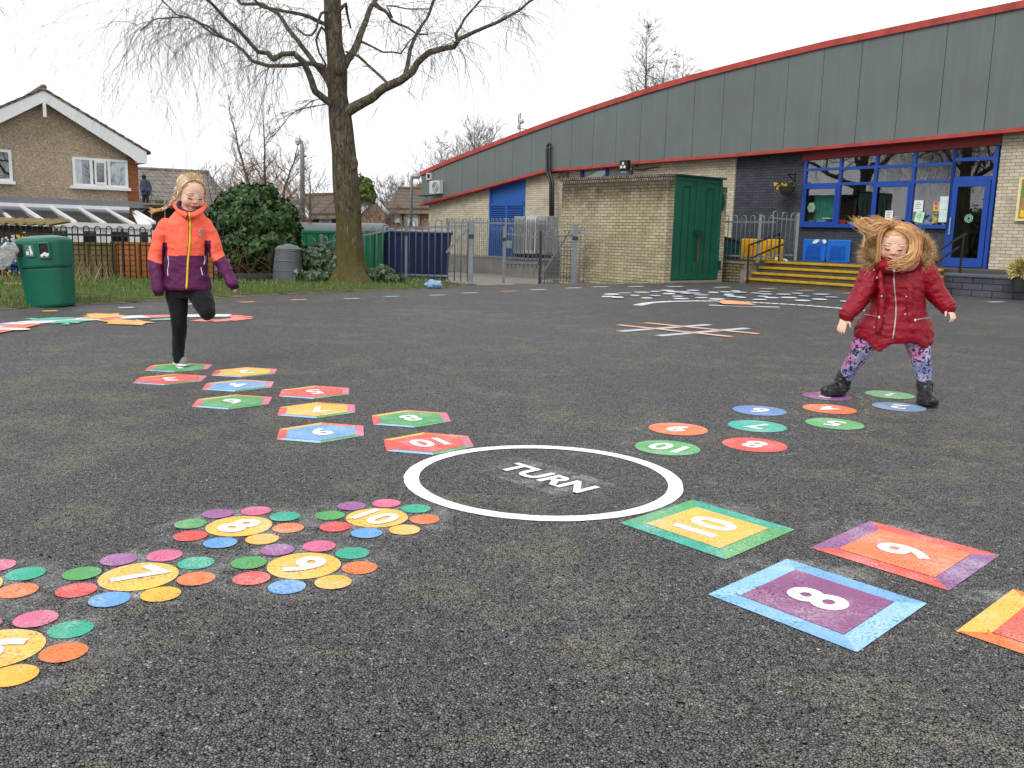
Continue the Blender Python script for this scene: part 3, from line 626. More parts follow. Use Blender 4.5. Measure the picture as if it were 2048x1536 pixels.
mb = MB(); wall(mb, uK0, uW0, -.3, None, WV+.05, WV+.25); wall(mb, uW0, uDL, -.3, zsill-.05, WV+.05, WV+.25); mb.build('dark_brick_wall', M['darkbrick'], **L_)
mb = MB(); mb.box((uA-.05, WV-.05, ZB), (uK0-1.5, WV+.2, zpl)); mb.build('plinth', M['plinth'], **L_, bevel=.01)
# blue louvred double door
dr_ = link('louvre_door', MB().box((uD0, WV+.03, zpl), (uD1, WV+.12, zb(uD0)+.6)).mesh('louvre_door'), school, True); dr_.data.materials.append(M['bluedoor'])
zdv = fw(1012, 409)[1]; mid = (uD0+uD1)/2; mb = MB()
mb.box((uD0, WV-.02, zdv-.05), (uD1, WV+.03, zdv+.05)); mb.box((uD0, WV-.02, zpl), (uD0+.09, WV+.03, zb(uD0))); mb.box((uD1-.09, WV-.02, zpl), (uD1, WV+.03, zb(uD1))); mb.box((mid-.06, WV-.021, zpl), (mid+.06, WV+.03, zdv-.05))
o = mb.build('door_frame', M['bluedoor'], dr_, local=True)
mb = MB(); md = MB()
for a, b in ((uD0+.14, mid-.1), (mid+.1, uD1-.14)):
    for z0, z1 in ((zpl+.12, zpl+1.02), (zpl+1.17, zdv-.12)):
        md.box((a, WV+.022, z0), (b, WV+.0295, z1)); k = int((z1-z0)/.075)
        for i in range(k): mb.box((a, WV-.01, z0+.075*i), (b, WV+.022, z0+.075*i+.036))
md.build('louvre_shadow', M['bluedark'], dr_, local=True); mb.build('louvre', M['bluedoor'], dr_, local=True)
# strip window above the store
win = link('strip_window', MB().box((uS0, WV+.07, zS), (uS1, WV+.12, zS+.06)).mesh('strip_window'), school, True); win.data.materials.append(M['bluemetal'])
mb = MB(); um = (uS0+uS1)/2
for u in (uS0, um-.05, uS1-.10): MB().box((u, WV+.03, zS+.06), (u+.10, WV+.12, zb(u))).build('mullion', M['bluemetal'], win, local=True)
mb = MB(); mb.box((uS0, WV+.09, zS+.05), (uS1, WV+.10, zb(uS1)+.1)); mb.build('blind', M['white'], win, local=True)
mb = MB(); mb.box((uS0, WV+.075, zS+.05), (uS1, WV+.08, zb(uS1)+.1)); mb.build('pane', M['glass'], win, local=True)
# classroom window wall and door
zg = lambda u: zb(u)-.22
mb = MB(); mb.prismv([(uW0-.05, zg(uW0)), (uR, zg(uR)), (uR, zb(uR)+.002), (uW0-.05, zb(uW0)+.002)], .24, WV+.1); mb.build('window_header', M['darkred'], **L_)
ul = [fw(*q)[0] for q in ((1609,366.6),(1679,366.6),(1750,366.6),(1826,361.8),(1905,360.2),(1993,350.7))]
zt1, zt2, zdt = fw(1750, 334)[1], fw(1750, 366)[1], fw(1950, 357)[1]
FT = .07; y0, y1 = WV-.02, WV+.07
wf = MB().box((ul[0]-.04, y0-.05, zsill-.06), (ul[4], y1, zsill+.03)).build('classroom_window', M['bluemetal'], **L_)
mb = MB()
for i, u in enumerate(ul[:-1]): mb.box((u-FT/2, y0, zsill+.03), (u+FT/2, y1, zg(u)+.005))
for z in (zt1, zt2):
    for a, b in zip(ul[:4], ul[1:5]): mb.box((a+FT/2, y0+.005, z-FT/2), (b-FT/2, y1-.005, z+FT/2))
mb.build('frame', M['bluemetal'], wf, local=True)
for a, b in ((ul[0], ul[1]), (ul[2], ul[3])):   # opening casements
    mb = MB()
    a += FT/2; b -= FT/2; zz0, zz1 = zsill+.03, zt2-FT/2
    for q in (((a, y0-.02, zz0), (a+.06, y0, zz1)), ((b-.06, y0-.02, zz0), (b, y0, zz1)), ((a+.06, y0-.02, zz0), (b-.06, y0, zz0+.06)), ((a+.06, y0-.02, zz1-.07), (b-.06, y0, zz1))): mb.box(*q)
    mb.build('casement', M['bluemetal'], wf, local=True)
zs = [zsill+.03, zt1, zt2]
for i in range(4):
    for z0, z1 in ((zsill+.03, zt2), (zt2, zt1), (zt1, zg(ul[i+1]))):
        tlt = random.uniform(-.004, .004); MB().add([(ul[i], WV+.03, z0), (ul[i+1], WV+.03+tlt, z0), (ul[i+1], WV+.03+tlt, z1), (ul[i], WV+.03, z1)], [(0,1,2,3)]).build('pane', M['glass'], wf, local=True)
dd = MB().box((ul[4]-FT/2, y0, zfl), (ul[4]+FT/2, y1, zg(ul[4])+.005)).box((ul[5]-.08, y0, zfl), (ul[5], y1, zg(ul[5]))).build('glazed_door', M['bluemetal'], **L_)
a, b = ul[4]+FT/2, ul[5]-.08; mb = MB()
mb.box((a, y0+.004, zdt-.05), (b, y1, zdt+.05)); zq = fw(1950, 318)[1]; mb.box((a, y0+.004, zq-.04), (b, y1, zq+.04)); mb.build('transom', M['bluemetal'], dd, local=True)
mb = MB(); e = .13; mb.box((a+.01, y0-.03, zfl+.01), (a+e, y0+.003, zdt-.055)); mb.box((b-e, y0-.03, zfl+.01), (b-.01, y0+.003, zdt-.055)); mb.box((a+e, y0-.03, zfl+.01), (b-e, y0+.003, zfl+.22)); mb.box((a+e, y0-.03, zdt-.18), (b-e, y0+.003, zdt-.055)); mb.build('leaf', M['bluemetal'], dd, local=True)
for z0, z1 in ((zfl+.1, zdt-.1), (zdt, zq), (zq, zg(b))): MB().add([(a, WV+.012, z0), (b, WV+.012, z0), (b, WV+.012, z1), (a, WV+.012, z1)], [(0,1,2,3)]).build('pane', M['glass'], dd, local=True)
MB().tube([(a+.06, y0-.09, zfl+.75), (a+.06, y0-.09, zfl+1.15)], .016, 8).box((a+.045, y0-.09, zfl+.78), (a+.075, y0-.03, zfl+.80)).box((a+.045, y0-.09, zfl+1.1), (a+.075, y0-.03, zfl+1.12)).build('handle', M['galvpale'], dd, local=True)
mb = MB(); c = ((a+b)/2, WV-.006, fw(1943, 437)[1])
for i in range(9):
    an = i*2*PI/9; mb.tube([(c[0]+.075*math.cos(an), c[1], c[2]+.075*math.sin(an)), (c[0]+.035*math.cos(an+.6), c[1], c[2]+.035*math.sin(an+.6))], .014, 5)
mb.tube([(c[0]+.09*math.cos(i*PI/10), c[1], c[2]+.09*math.sin(i*PI/10)) for i in range(21)], .009, 5); mb.build('door_sticker', plain('pale green sticker', S(140, 200, 170), .6), dd, local=True)
# classroom behind the glass
zc = 3.9*1.0; mb = MB(); r0, r1 = ul[0]-.3, ul[5]+.3
ztp = max(zg(ul[0]), zg(ul[5]))+.12
mb.add([(r0,6,zfl),(r1,6,zfl),(r1,6,ztp),(r0,6,ztp)], [(0,1,2,3)]); mb.add([(r0,.6,zfl),(r0,6,zfl),(r0,6,ztp),(r0,.6,ztp)], [(0,1,2,3)]); mb.add([(r1,.6,zfl),(r1,6,zfl),(r1,6,ztp),(r1,.6,ztp)], [(0,1,2,3)]); mb.add([(r0,.6,ztp),(r1,.6,ztp),(r1,6,ztp),(r0,6,ztp)], [(0,1,2,3)])
mb.build('classroom_wall', M['room'], **L_); MB().add([(r0,.36,zfl+.002),(r1,.36,zfl+.002),(r1,6,zfl+.002),(r0,6,zfl+.002)], [(0,1,2,3)]).build('classroom_floor', M['roomfloor'], **L_)
c3p = lambda x, y, v=WV+.12: fac(1590+x/7.68, 270+y/7.68, v)
def curtain(P, name, mat, v, parent, n=24, amp=.03):
    (ua, za), (ub, zb_) = P; mb = MB()
    vs = [(ua+(ub-ua)*i/n, v+amp*math.sin(i*1.7), z) for z in (za, zb_) for i in range(n+1)]
    mb.add(vs, [(i, i+1, n+2+i, n+1+i) for i in range(n)]); return mb.build(name, mat, parent, local=True, smooth=True)
curtain((c3p(215, 1335), c3p(610, 905)), 'curtain', M['curtain'], WV+.3, school)
def LT(u, v, z): return SW(u, v, z)
def put(name, mb, mats, label, cat, u, v, z, group=None, **k):
    o = mb.build(name, mats, None, **k); o.location = SW(u, v, z); o.rotation_euler = (0, 0, RZ); return props(o, label, cat, group)
def pxput(name, x, y, v, w_, h_, d, mats, label, cat, group=None, tilt=0, **k):
    u, z = fac(x, y, v); mb = MB().box((-w_/2, -d/2, -h_/2), (w_/2, d/2, h_/2)); o = put(name, mb, mats, label, cat, u, v, z, group, **k)
    if tilt: o.rotation_euler = Matrix.Rotation(RZ, 4, 'Z').to_euler(); o.matrix_world = Matrix.Translation(SW(u, v, z)) @ Matrix.Rotation(RZ, 4, 'Z') @ Matrix.Rotation(tilt, 4, 'Y')
    return o
sc = lambda px: px*20.4/1800*1.06
PAPS = [(1837,412,19,22,'paper',0,'white notice taped inside the window left of the glazed door, above the pale green sheet'),(1839,434,18,21,'lime',.2,'tilted pale green sheet in the window beside the glazed door'),(1873,408,13,10,'redp',0,'small sheet with red lettering in the window beside the glazed door'),(1873,417,13,9,'yelp',0,'small yellow sheet below the red notice in the window'),(1888,406,17,26,'paper2',0,'tall white sheet nearest the door in the window, upper one'),(1886,432,17,24,'paper2',0,'tall white sheet nearest the door in the window, lower one'),(1778,431,17,20,'paper',0,'white notice in the middle window above the head of the child in red')]
M['lime'] = plain('pale green paper', S(196, 240, 206)); M['redp'] = plain('pink paper', S(226, 150, 140)); M['yelp'] = plain('yellow paper', S(240, 196, 40)); M['paper2'] = plain('blue white paper', S(212, 228, 226))
for x, y, w_, h_, m_, tl, lb in PAPS:
    o = pxput('notice', x, y, WV+.005, sc(w_), sc(h_), .004, M[m_], lb, 'notice', 'sheets of paper in the classroom window', tl)
    mb = MB()
    for i in range(4):
        a = random.uniform(.15, .38); mb.box((-sc(w_)*a, -.0035, sc(h_)*(.28-.17*i)), (sc(w_)*a*random.uniform(.3, 1), -.0022, sc(h_)*(.28-.17*i)+.012))
    if m_ != 'paper2': mb.build('print', M['pipe'], o, local=True)
M['boxg'] = plain('mint box', S(120, 190, 176)); M['boxr'] = plain('red box', S(190, 40, 56)); M['boxy'] = plain('yellow pot', S(236, 196, 30)); M['boxb'] = plain('blue box', S(40, 90, 190)); M['boxt'] = plain('teal box', S(50, 130, 150))
for x, y, w_, h_, m_, lb in ((1645,443,22,6,'boxg','mint green tray on the sill of the first classroom window'),(1655,437,22,3,'paper','white folder lying on the mint green tray'),(1686,444,18,9,'boxr','red box on the sill of the second classroom window'),(1704,446,14,5,'boxt','teal box next to the red box on the window sill'),(1735,442,24,6,'boxr','orange red box behind the blowing hair on the window sill'),(1858,440,16,13,'boxb','blue box on the sill below the yellow sheet'),(1872,439,11,15,'boxy','yellow pot on the window sill beside the tall white sheets'),(1625,444,12,9,'coping','pinkish box on the sill below the flower decoration')):
    pxput('sill_box', x, y, WV+.2, sc(w_), sc(h_), .14, M[m_], lb, 'box', 'boxes on the classroom sill', bevel=.006)
u, z = fac(1623, 415, WV+.1); mb = MB()
for i in range(6): mb.ball((.07*math.cos(i*PI/3), -.01, .08*math.sin(i*PI/3)), (.055, .01, .06), 8, 6)
o = put('paper_flower', mb, M['lime'], 'pale paper flower stuck inside the first classroom window', 'decoration', u, WV+.1, z); MB().ball((0, -.015, 0), (.05, .015, .05), 8, 6).build('centre', M['boxy'], o, local=True)
# fixtures on the building
u, z = fac(860, 353, 0); put('wall_vent', MB().box((-.16,-.09,-.13),(.16,-.0,-.08)).box((-.16,-.09,-.08),(-.12,0,.14)).box((.12,-.09,-.08),(.16,0,.14)).box((-.12,-.09,.09),(.12,0,.14)), M['whitegrey'], 'small square white framed vent on the far left of the grey cladding', 'vent', u, 0, z)
MB().box((-.12,-.03,-.08),(.12,-.002,.09)).build('opening', M['black'], bpy.data.objects['wall_vent'], local=True)
u, z = fac(877, 375, 0); o = put('fan_unit', MB().box((-.36,-.22,-.26),(.36,-.01,.26)), M['whitegrey'], 'grey boxed fan unit on the far left of the grey cladding', 'fan unit', u, 0, z, bevel=.02)
MB().tube([(-.95,-.3,-.33),(.35,-.3,-.33)], .035, 6).box((-.9,-.3,-.35),(-.84,-.01,-.31)).build('bracket', M['black'], o, local=True)
mb = MB()
for i in range(5): mb.tube([((.05+.045*i)*math.cos(j*PI/10)+.1, -.225, (.05+.04*i)*math.sin(j*PI/10)) for j in range(21)], .01, 5)
mb.build('fan_grille', M['galv'], o, local=True)
mb = MB(); pts = [SW(*((lambda q: (q[0], -.12, q[1]))(fac(x, y, -.12)))) for x, y in ((1095,292),(1094,300),(1094,340),(1094.5,346),(1099,358),(1101,368),(1101,432))]
mb.tube(pts, .05, 8)
pts2 = [p+DR*.14+Vector((0,0,0)) for p in pts]; 
o = thing('drain_pipe', 'pair of black pipes bent over the red trim left of the brick store', 'pipe', pts[-1]); mb.build('pipe', M['pipe'], o, smooth=True); mb = MB(); mb.tube([pts2[0]+Vector((0,0,.03))]+pts2[1:], .045, 8); mb.tube([pts[0], pts[0].lerp(pts2[0], .5)+Vector((0,0,.08)), pts2[0]+Vector((0,0,.03))], .05, 8); mb.build('pipe', M['pipe'], o, smooth=True)
u, z = fac(1250, 331, -.3); o = put('floodlight', MB().box((-.17,-.09,-.16),(.17,.09,.16)), M['black'], 'black floodlight with three white lamps above the brick store', 'floodlight', u, -.3, z, bevel=.03)
mb = MB()
for x, z_ in ((-.07,-.05),(.07,-.05),(0,.06)): mb.box((x-.04,-.10,z_-.04),(x+.04,-.085,z_+.04))
mb.build('lamp', M['white'], o, local=True); MB().box((-.03,.05,-.02),(.03,.6,.03)).box((-.12,-.05,-.24),(.12,.05,-.18)).build('bracket', M['galv'], o, local=True)
u, z = fac(1129, 354, WV); put('wall_box', MB().box((-.2,-.1,-.11),(.22,0,.12)).tube([(-.2,-.11,0),(-.1,-.13,.06),(0,-.11,-.02),(.12,-.13,.05)], .03, 6), M['coping'], 'small weathered box on the cream wall above the left end of the brick store', 'junction box', u, WV, z)
mb = MB(); mb.tube([SW(fac(x, y, WV-.03)[0], WV-.03, fac(x, y, WV-.03)[1]) for x, y in ((1258,345),(1266,339),(1285,340),(1300,336),(1318,334))], .02, 5); props(mb.build('wall_cable', M['pipe']), 'short dark cable along the cream wall right of the floodlight', 'cable')
# antenna
p = SW(fac(1040, 262, 2)[0], 4, 0); u4, z4 = fac(1040, 262, 4); z5 = fac(1038, 226, 4)[1]
o = thing('roof_antenna', 'thin mast with aerials standing above the red roof edge', 'antenna', SW(u4, 4, z4-.4)); mb = MB(); mb.tube([SW(u4, 4, z4-.6), SW(u4, 4, z5)], .03, 6); mb.tube([SW(u4-.12, 4, z5-.05), SW(u4-.12, 4, z5-.5)], .025, 5); mb.tube([SW(u4, 4, z4+.1), SW(u4+.9, 4, z4-.02)], .02, 5); mb.build('mast', M['galv'], o)
mb = MB(); mb.ball(SW(u4+.1, 4, z5-.35), (.12,.12,.12), 8, 6); mb.ball(SW(u4-.1, 4, z4+.2), (.07,.07,.14), 8, 6); mb.build('aerial_head', M['whitegrey'], o)
# hanging basket
c6c = lambda x, y: (1400+x*.3164, 240+y*.3164)
v = -.02; ub, zbk = fac(*c6c(548, 445), v); o = thing('hanging_basket', 'round hanging basket with yellow flowers on a scrolled bracket on the dark wall', 'hanging basket', SW(ub, v, zbk), RZ)
mb = MB(); R_ = .23; mb.loft([[(R_*q*math.cos(i*PI/8), R_*q*math.sin(i*PI/8), zz) for i in range(16)] for q, zz in ((.45,-.14),(.8,-.02),(1,.1))]); mb.build('basket', plain('dark basket', S(60,56,50), .9, .3), o, local=True)
utop, ztop = fac(*c6c(556, 340), v); mb = MB()
for i in range(3): mb.tube([(R_*math.cos(i*2.1), R_*math.sin(i*2.1), .1), (0, 0, ztop-zbk)], .006, 4)
mb.build('chain', M['black'], o, local=True)
uw, zw = fac(*c6c(598, 330), WV); dx = uw-ub; z1, z0 = ztop-zbk, fac(*c6c(598, 388), WV)[1]-zbk
mb = MB(); mb.tube([(0, 0, z1), (dx, WV+.05, z1+.0)], .014, 5); mb.tube([(dx, WV+.05, z1+.08), (dx, WV+.05, z0)], .014, 5); mb.tube([(0, 0, z1), (dx, WV+.05, z0)], .012, 5); mb.build('bracket', M['black'], o, local=True)
mb = MB(); mf = MB()
for i in range(170):
    a = random.uniform(0, 2*PI); e = random.uniform(-.3, 1); rr = R_*random.uniform(.4, 1.25); p = Vector((rr*math.cos(a), rr*math.sin(a), .12+.14*e*random.random())); q = Vector((random.uniform(-1,1), random.uniform(-1,1), random.uniform(-.6,1))).normalized()*.06; s_ = q.cross(Vector((random.random(), random.random(), random.random()))).normalized()*.022
    mb.add([p, p+q*.5+s_, p+q, p+q*.5-s_], [(0,1,2,3)])
for i in range(16): MB().ball((R_*random.uniform(-1.2, .2), R_*random.uniform(-1, .2), .08+random.uniform(-.06, .1)), .028, 6, 4).build('flower', M['boxy'], o, local=True)
mb.build('leaves', M['ivylow'], o, local=True)
# seat panels
def seat_panel(x0, y0, x1, y1, v, mat, mdark, label, group=None):
    (ua, za), (ub, zb_) = fac(x0, y1, v), fac(x1, y0, v); w_, h_ = ub-ua, zb_-za; o = thing('play_panel', label, 'play panel', SW((ua+ub)/2, v, za), RZ, group)
    for s_ in (-1, 1):
        cx = s_*w_*.255; hw_ = w_*.24; MB().box((cx-hw_, -.03, 0), (cx+hw_, .03, h_)).build('panel', mat, o, local=True, bevel=.028)
        mb = MB(); mb.box((cx-hw_*.62, -.045, h_*.2), (cx+hw_*.62, -.032, h_*.72)); mb.box((cx-hw_*.68, -.05, h_*.13), (cx-hw_*.05, -.034, h_*.19)); mb.box((cx+hw_*.05, -.05, h_*.13), (cx+hw_*.68, -.034, h_*.19)); mb.build('recess', mdark, o, local=True)
    MB().box((-w_*.03, -.02, h_*.15), (w_*.03, .02, h_*.85)).build('hinge', mdark, o, local=True)
    return o
M['panelblue'] = plain('blue panel', S(36, 112, 206), .35, .08); M['panelblue2'] = plain('blue panel recess', S(26, 88, 180), .4); M['panelyel'] = plain('yellow panel', S(236, 180, 20), .35, .08); M['panelyel2'] = plain('yellow panel recess', S(214, 156, 16), .4); M['panelred'] = plain('red panel', S(190, 40, 44), .4, .1)
bp_ = seat_panel(1604, 480, 1703, 522, WV-.04, M['panelblue'], M['panelblue2'], 'double blue plastic play panel leaning on the dark brick wall')
mb = MB()
for x, y, w_, rr in ((1632,483,.11,.5),(1649,483,.07,-.7)):
    u, z = fac(x, y, WV-.09); b0 = (u-(bp_.location-P0).dot(DR), z-bp_.location.z); mb.loft([[(b0[0]+w_*math.cos(i*PI/5)*math.cos(rr)-.035*math.sin(i*PI/5)*math.sin(rr), yy, b0[1]+w_*math.cos(i*PI/5)*math.sin(rr)*.7+.045*math.sin(i*PI/5)) for i in range(10)] for yy in (-.058, -.04)])
mb.build('white_patch', M['white'], bp_, local=True)
seat_panel(1481, 479, 1568, 519, -1.2, M['panelyel'], M['panelyel2'], 'double yellow plastic play panel behind the grey railings')
seat_panel(1822, 488, 1867, 526, WV-.06, M['panelred'], M['panelred'], 'red play panel on the dark wall beside the fur hood')
# steps and platform
VS = [-2.54, -2.26, -1.98, -1.70]; ZS = [.0, zfl/4, zfl/2, zfl*.75, zfl]
ust = [fac(x, y, v)[0] for (x, y), v in zip(((1489,563),(1501,555),(1516,547),(1529,538.5)), VS)]; ue = fac(1885, 575, -2.54)[0]
0 and print('steps', ust, ue, [fac(x, y, v)[1] for (x, y), v in zip(((1489,563),(1501,555),(1516,547),(1529,538.5)), VS)])
stp = thing('entrance_steps', 'flight of four worn yellow edged steps up to the classroom door', 'steps', SW((ust[0]+ue)/2, -2.54, 0), RZ); of = (ust[0]+ue)/2
mb = MB(); my = MB()
for i in range(4):
    a = ust[i]-of; b = fac(1884, 572-8*i, VS[i])[0]-of; v0 = VS[i]+2.54; v1 = VS[i+1]+2.54 if i < 3 else 1.15
    mb.box((a+.02, v0+.02, -.3), (b-.02, v1+.06, ZS[i+1]-.012)); my.box((a, v0-.02, ZS[i+1]-.058), (b, v0+.075, ZS[i+1]))
mb.build('tread', M['tread'], stp, local=True); my.build('yellow_nosing', M['yellow'], stp, local=True, bevel=.008)
mb = MB(); ue = fac(1884, 548, -1.6)[0]; mb.box((uK0-1.2, -1.45, -.5), (ue-.02, WV+.045, zfl-.01)); mb.box((ue-.02, -1.41, -.5), (uEnd+2, WV+.045, zfl-.008)); o = mb.build('platform', M['platform'], None); o.location = P0; o.rotation_euler = (0, 0, RZ); props(o, 'raised tarmac platform along the school wall', kind='structure')
# low slate brick wall
ul0, zl = fac(1886, 556, -1.72); mb = MB(); mb.box((0, 0, -.3), (7, .3, .40)); o = put('low_brick_wall', mb, M['lowbrick'], 'low slate blue brick retaining wall right of the yellow steps', 'wall', fac(1885, 570, -1.72)[0], -1.72, 0); MB().box((-.0, -.03, .40), (7, .36, .475)).build('coping', plain('slate coping', S(96,102,112,.8), .7, .2, 3, .004, 30), o, local=True, bevel=.02)
# cream low wall left of the steps
uc0 = fac(1436, 560, -2.3)[0]; zc1 = fac(1480, 523, -2.3)[1]; mb = MB(); mb.box((0, 0, -.4), (ust[0]-uc0-.25, .25, zc1-.05)); o = put('mossy_brick_wall', mb, M['mossbrick'], 'low mossy cream brick wall between the green store doors and the steps', 'wall', uc0, -2.3, 0)
MB().box((ust[0]-uc0-.249, -.12, -.4), (ust[0]-uc0+.0, .27, zc1-.22)).build('end_pier', M['concrete'], o, local=True, bevel=.01); MB().box((-.1, -.02, zc1-.05), (ust[2]-uc0, .27, zc1)).box((ust[0]-uc0-.24, .0, zc1-.219), (ust[3]-uc0-.0, .25, zc1-.051)).build('coping', M['coping'], o, local=True)
# handrails
def handrail(P, v0, v1, label):
    Q = [SW(*((lambda q, v: (q[0], v, q[1]))(fac(x, y, v), v))) for x, y, v in P]; o = thing('handrail', label, 'handrail', Q[0]); 
    mb = MB(); mb.tube([Q[0], Q[1]], .024, 8); mb.build('post', M['black'], o); mb = MB(); mb.tube([Q[2], Q[3]], .024, 8); mb.build('post', M['black'], o)
    mb = MB(); mb.tube([Q[1], Q[3]+(Q[3]-Q[1])*.06], .027, 8); mb.build('rail', M['black'], o, smooth=True); mb = MB(); mb.tube([Q[4], Q[5]], .024, 8); mb.build('rail', M['black'], o, smooth=True); return o
handrail(((1494,567,-2.6),(1498,490,-2.6),(1556,538,-1.5),(1559.5,468,-1.5),(1501,516,-2.58),(1566,489,-1.45)), 0, 0, 'black two bar handrail on the left side of the yellow steps')
handrail(((1869,572,-2.6),(1871,504,-2.6),(1919,549,-1.5),(1928,469,-1.5),(1874,524,-2.58),(1917,494,-1.52)), 0, 0, 'black two bar handrail beside the glazed door')
# mural and dried shrub at the right edge
u, z = fac(2030, 442, WV-.06); o = thing('mural_board', 'colourful painted board in a cream frame on the cream brick wall', 'mural', SW(u, WV-.06, z), RZ); w_, h_ = 1.5, fac(2036, 355, WV-.06)[1]-z
mb = MB(); mb.box((0,-.03,0),(.06,.03,h_)); mb.box((w_,-.03,0),(w_+.06,.03,h_)); mb.box((.06,-.03,0),(w_,.03,.05)); mb.box((.06,-.03,h_-.05),(w_,.03,h_)); mb.build('frame', plain('cream frame', S(232,220,160)), o, local=True)
MB().box((.06,-.01,.05),(w_,.02,h_-.05)).build('board', plain('tan board', S(170,130,90), .7, .3, 4), o, local=True)
for nm, col, P in (('painted_patch', (90,150,80), [(.08,.5),(.25,.6),(.3,.8),(.08,.78)]), ('painted_patch', (214,90,60), [(.08,.8),(.3,.86),(.4,h_-.08),(.12,h_-.07)]), ('painted_patch', (232,200,50), [(.09,.1),(.2,.07),(.32,.1),(.36,.22),(.3,.32),(.22,.22),(.1,.24)]), ('painted_patch', (120,170,200), [(.32,.35),(.6,.3),(.6,.8),(.34,.6)]), ('painted_patch', (80,140,70), [(.4,.08),(1.3,.08),(1.3,.2),(.5,.22)])):
    MB().prismv(P, -.016, -.011).build(nm, plain('mural paint', S(*col)), o, local=True)
p = at(2041, 540, 18.2); mb = MB()
for i in range(900):
    d = Vector((random.gauss(0,1), random.gauss(0,1), random.gauss(0,1))).normalized(); b = p+d*.16*random.uniform(.5,1); e = p+d*random.uniform(.2,.27)+Vector((random.gauss(0,.02),0,random.gauss(0,.02))); s_ = d.orthogonal().normalized()*.014; mb.add([b-s_, b+s_, e+s_*.5, e-s_*.5], [(0,1,2,3)])
o = thing('dried_shrub', 'round yellowish dried shrub in a pot on the low slate wall', 'shrub', p-Vector((0,0,.3))); mb.build('foliage', leaf_mat('dried leaf', (.42,.33,.10,1), (.5,.42,.18,1), .8, .1), o)
mb = MB(); mb.loft([[p+Vector((r*math.cos(i*PI/8), r*math.sin(i*PI/8), zz)) for i in range(16)] for r, zz in ((.1,-.42),(.15,-.15))]); mb.build('pot', M['pipe'], o)
# white trainers-like litter on the platform edge
p = SW(fac(1553, 533, -1.6)[0], -1.55, zfl); mb = MB(); mb.ball(p+Vector((-.05,0,.05)), (.05,.05,.06), 10, 6); mb.loft([[p+Vector((.12+.03*k, .03*math.cos(j*PI/4), .05+.04*math.sin(j*PI/4)-.012*k)) for j in range(8)] for k in range(5)]); props(mb.build('white_litter', M['white'], smooth=True), 'crumpled white scraps on the platform edge by the handrail post', 'litter')
# ------------------------------------------------------------------ brick store
SP = Vector((3.592, 21.75, 0)); ST = thing('brick_store', 'flat topped cream brick store with green steel double doors and dirt stained top', 'store', SP, RZ); SL = dict(parent=ST, local=True); HS = 2.56
mb = MB(); mb.box((-3.74, 0, -.6), (0, .215, HS-.13)); mb.box((-3.74, .215, -.6), (-3.525, 2.2, HS-.13)); mb.box((-3.525, 2.0, -.6), (0, 2.2, HS-.2)); mb.box((-.22, .215, -.3), (-.0, 2.0, .045)); mb.build('brick_wall', M['storebrick'], **SL)
cm = brick_mat('soldier coping', S(156,146,130,.8), S(118,110,100,.75), S(60,54,48,.6), w=.078, h=.5, ms=.012)
MB().box((-3.745, -.008, HS-.13), (.004, .22, HS+.01)).build('coping', cm, **SL)
MB().box((-3.5, .22, HS-.2), (-.05, 2.0, HS-.12)).build('roof', M['gap'], **SL)
for k, (a, b) in enumerate(((.22, 1.11), (1.12, 2.0))):
    z0 = .05; z1 = HS-.03; o = MB().box((-.06, a, z0), (-.01, b, z1)).build('door', M['greendoor'], **SL)
    m_ = (a+b)/2; mb = MB(); mb.box((-.012, a+.0, z0+.02), (.012, b-.0, z0+.14)); mb.box((-.012, a, z1-.1), (.01, b, z1)); mb.box((-.012, a, z0+.14), (.009, a+.07, z1-.1)); mb.box((-.012, b-.08, z0+.14), (.02, b, z1-.1)); 
    mb.build('frame', M['greendoor'], o, local=True, bevel=.006)
    mb = MB(); mb.box((-.014, m_-.15, z0+.16), (.004, m_-.12, z1-.22)); mb.box((-.014, m_+.1, z0+.16), (.004, m_+.13, z1-.22)); mb.box((-.014, m_-.12, z1-.25), (.006, m_+.1, z1-.22)); mb.build('rib', M['greendoor2'], o, local=True, bevel=.004)
mb = MB(); mb.box((.0, 1.0, 1.16), (.09, 1.24, 1.28)); mb.box((.02, 1.02, .55), (.05, 1.08, 1.16)); mb.build('latch', M['greendoor2'], **SL); MB().box((.0, 1.15, .5), (.03, 1.18, 1.15)).build('rusty_bolt', plain('rust', S(120, 84, 60), .9, .4, 20), **SL)
mb = MB(); mb.box((-.07, .2, HS-.025), (.09, 2.06, HS+.012)); mb.build('drip_edge', M['greendoor2'], **SL)
mb = MB(); mb.prismv([(-.05, HS-.35), (.04, HS-.4), (.09, HS-.62), (.02, HS-.8), (-.05, HS-.75)], 2.0, 2.04); mb.box((-.04, 2.0, .3), (.06, 2.05, .52)); mb.build('hinge', M['greendoor2'], **SL)
MB().box((-.2, .2, -.3), (.1, 2.1, .035)).build('doorstep', M['concrete'], **SL)
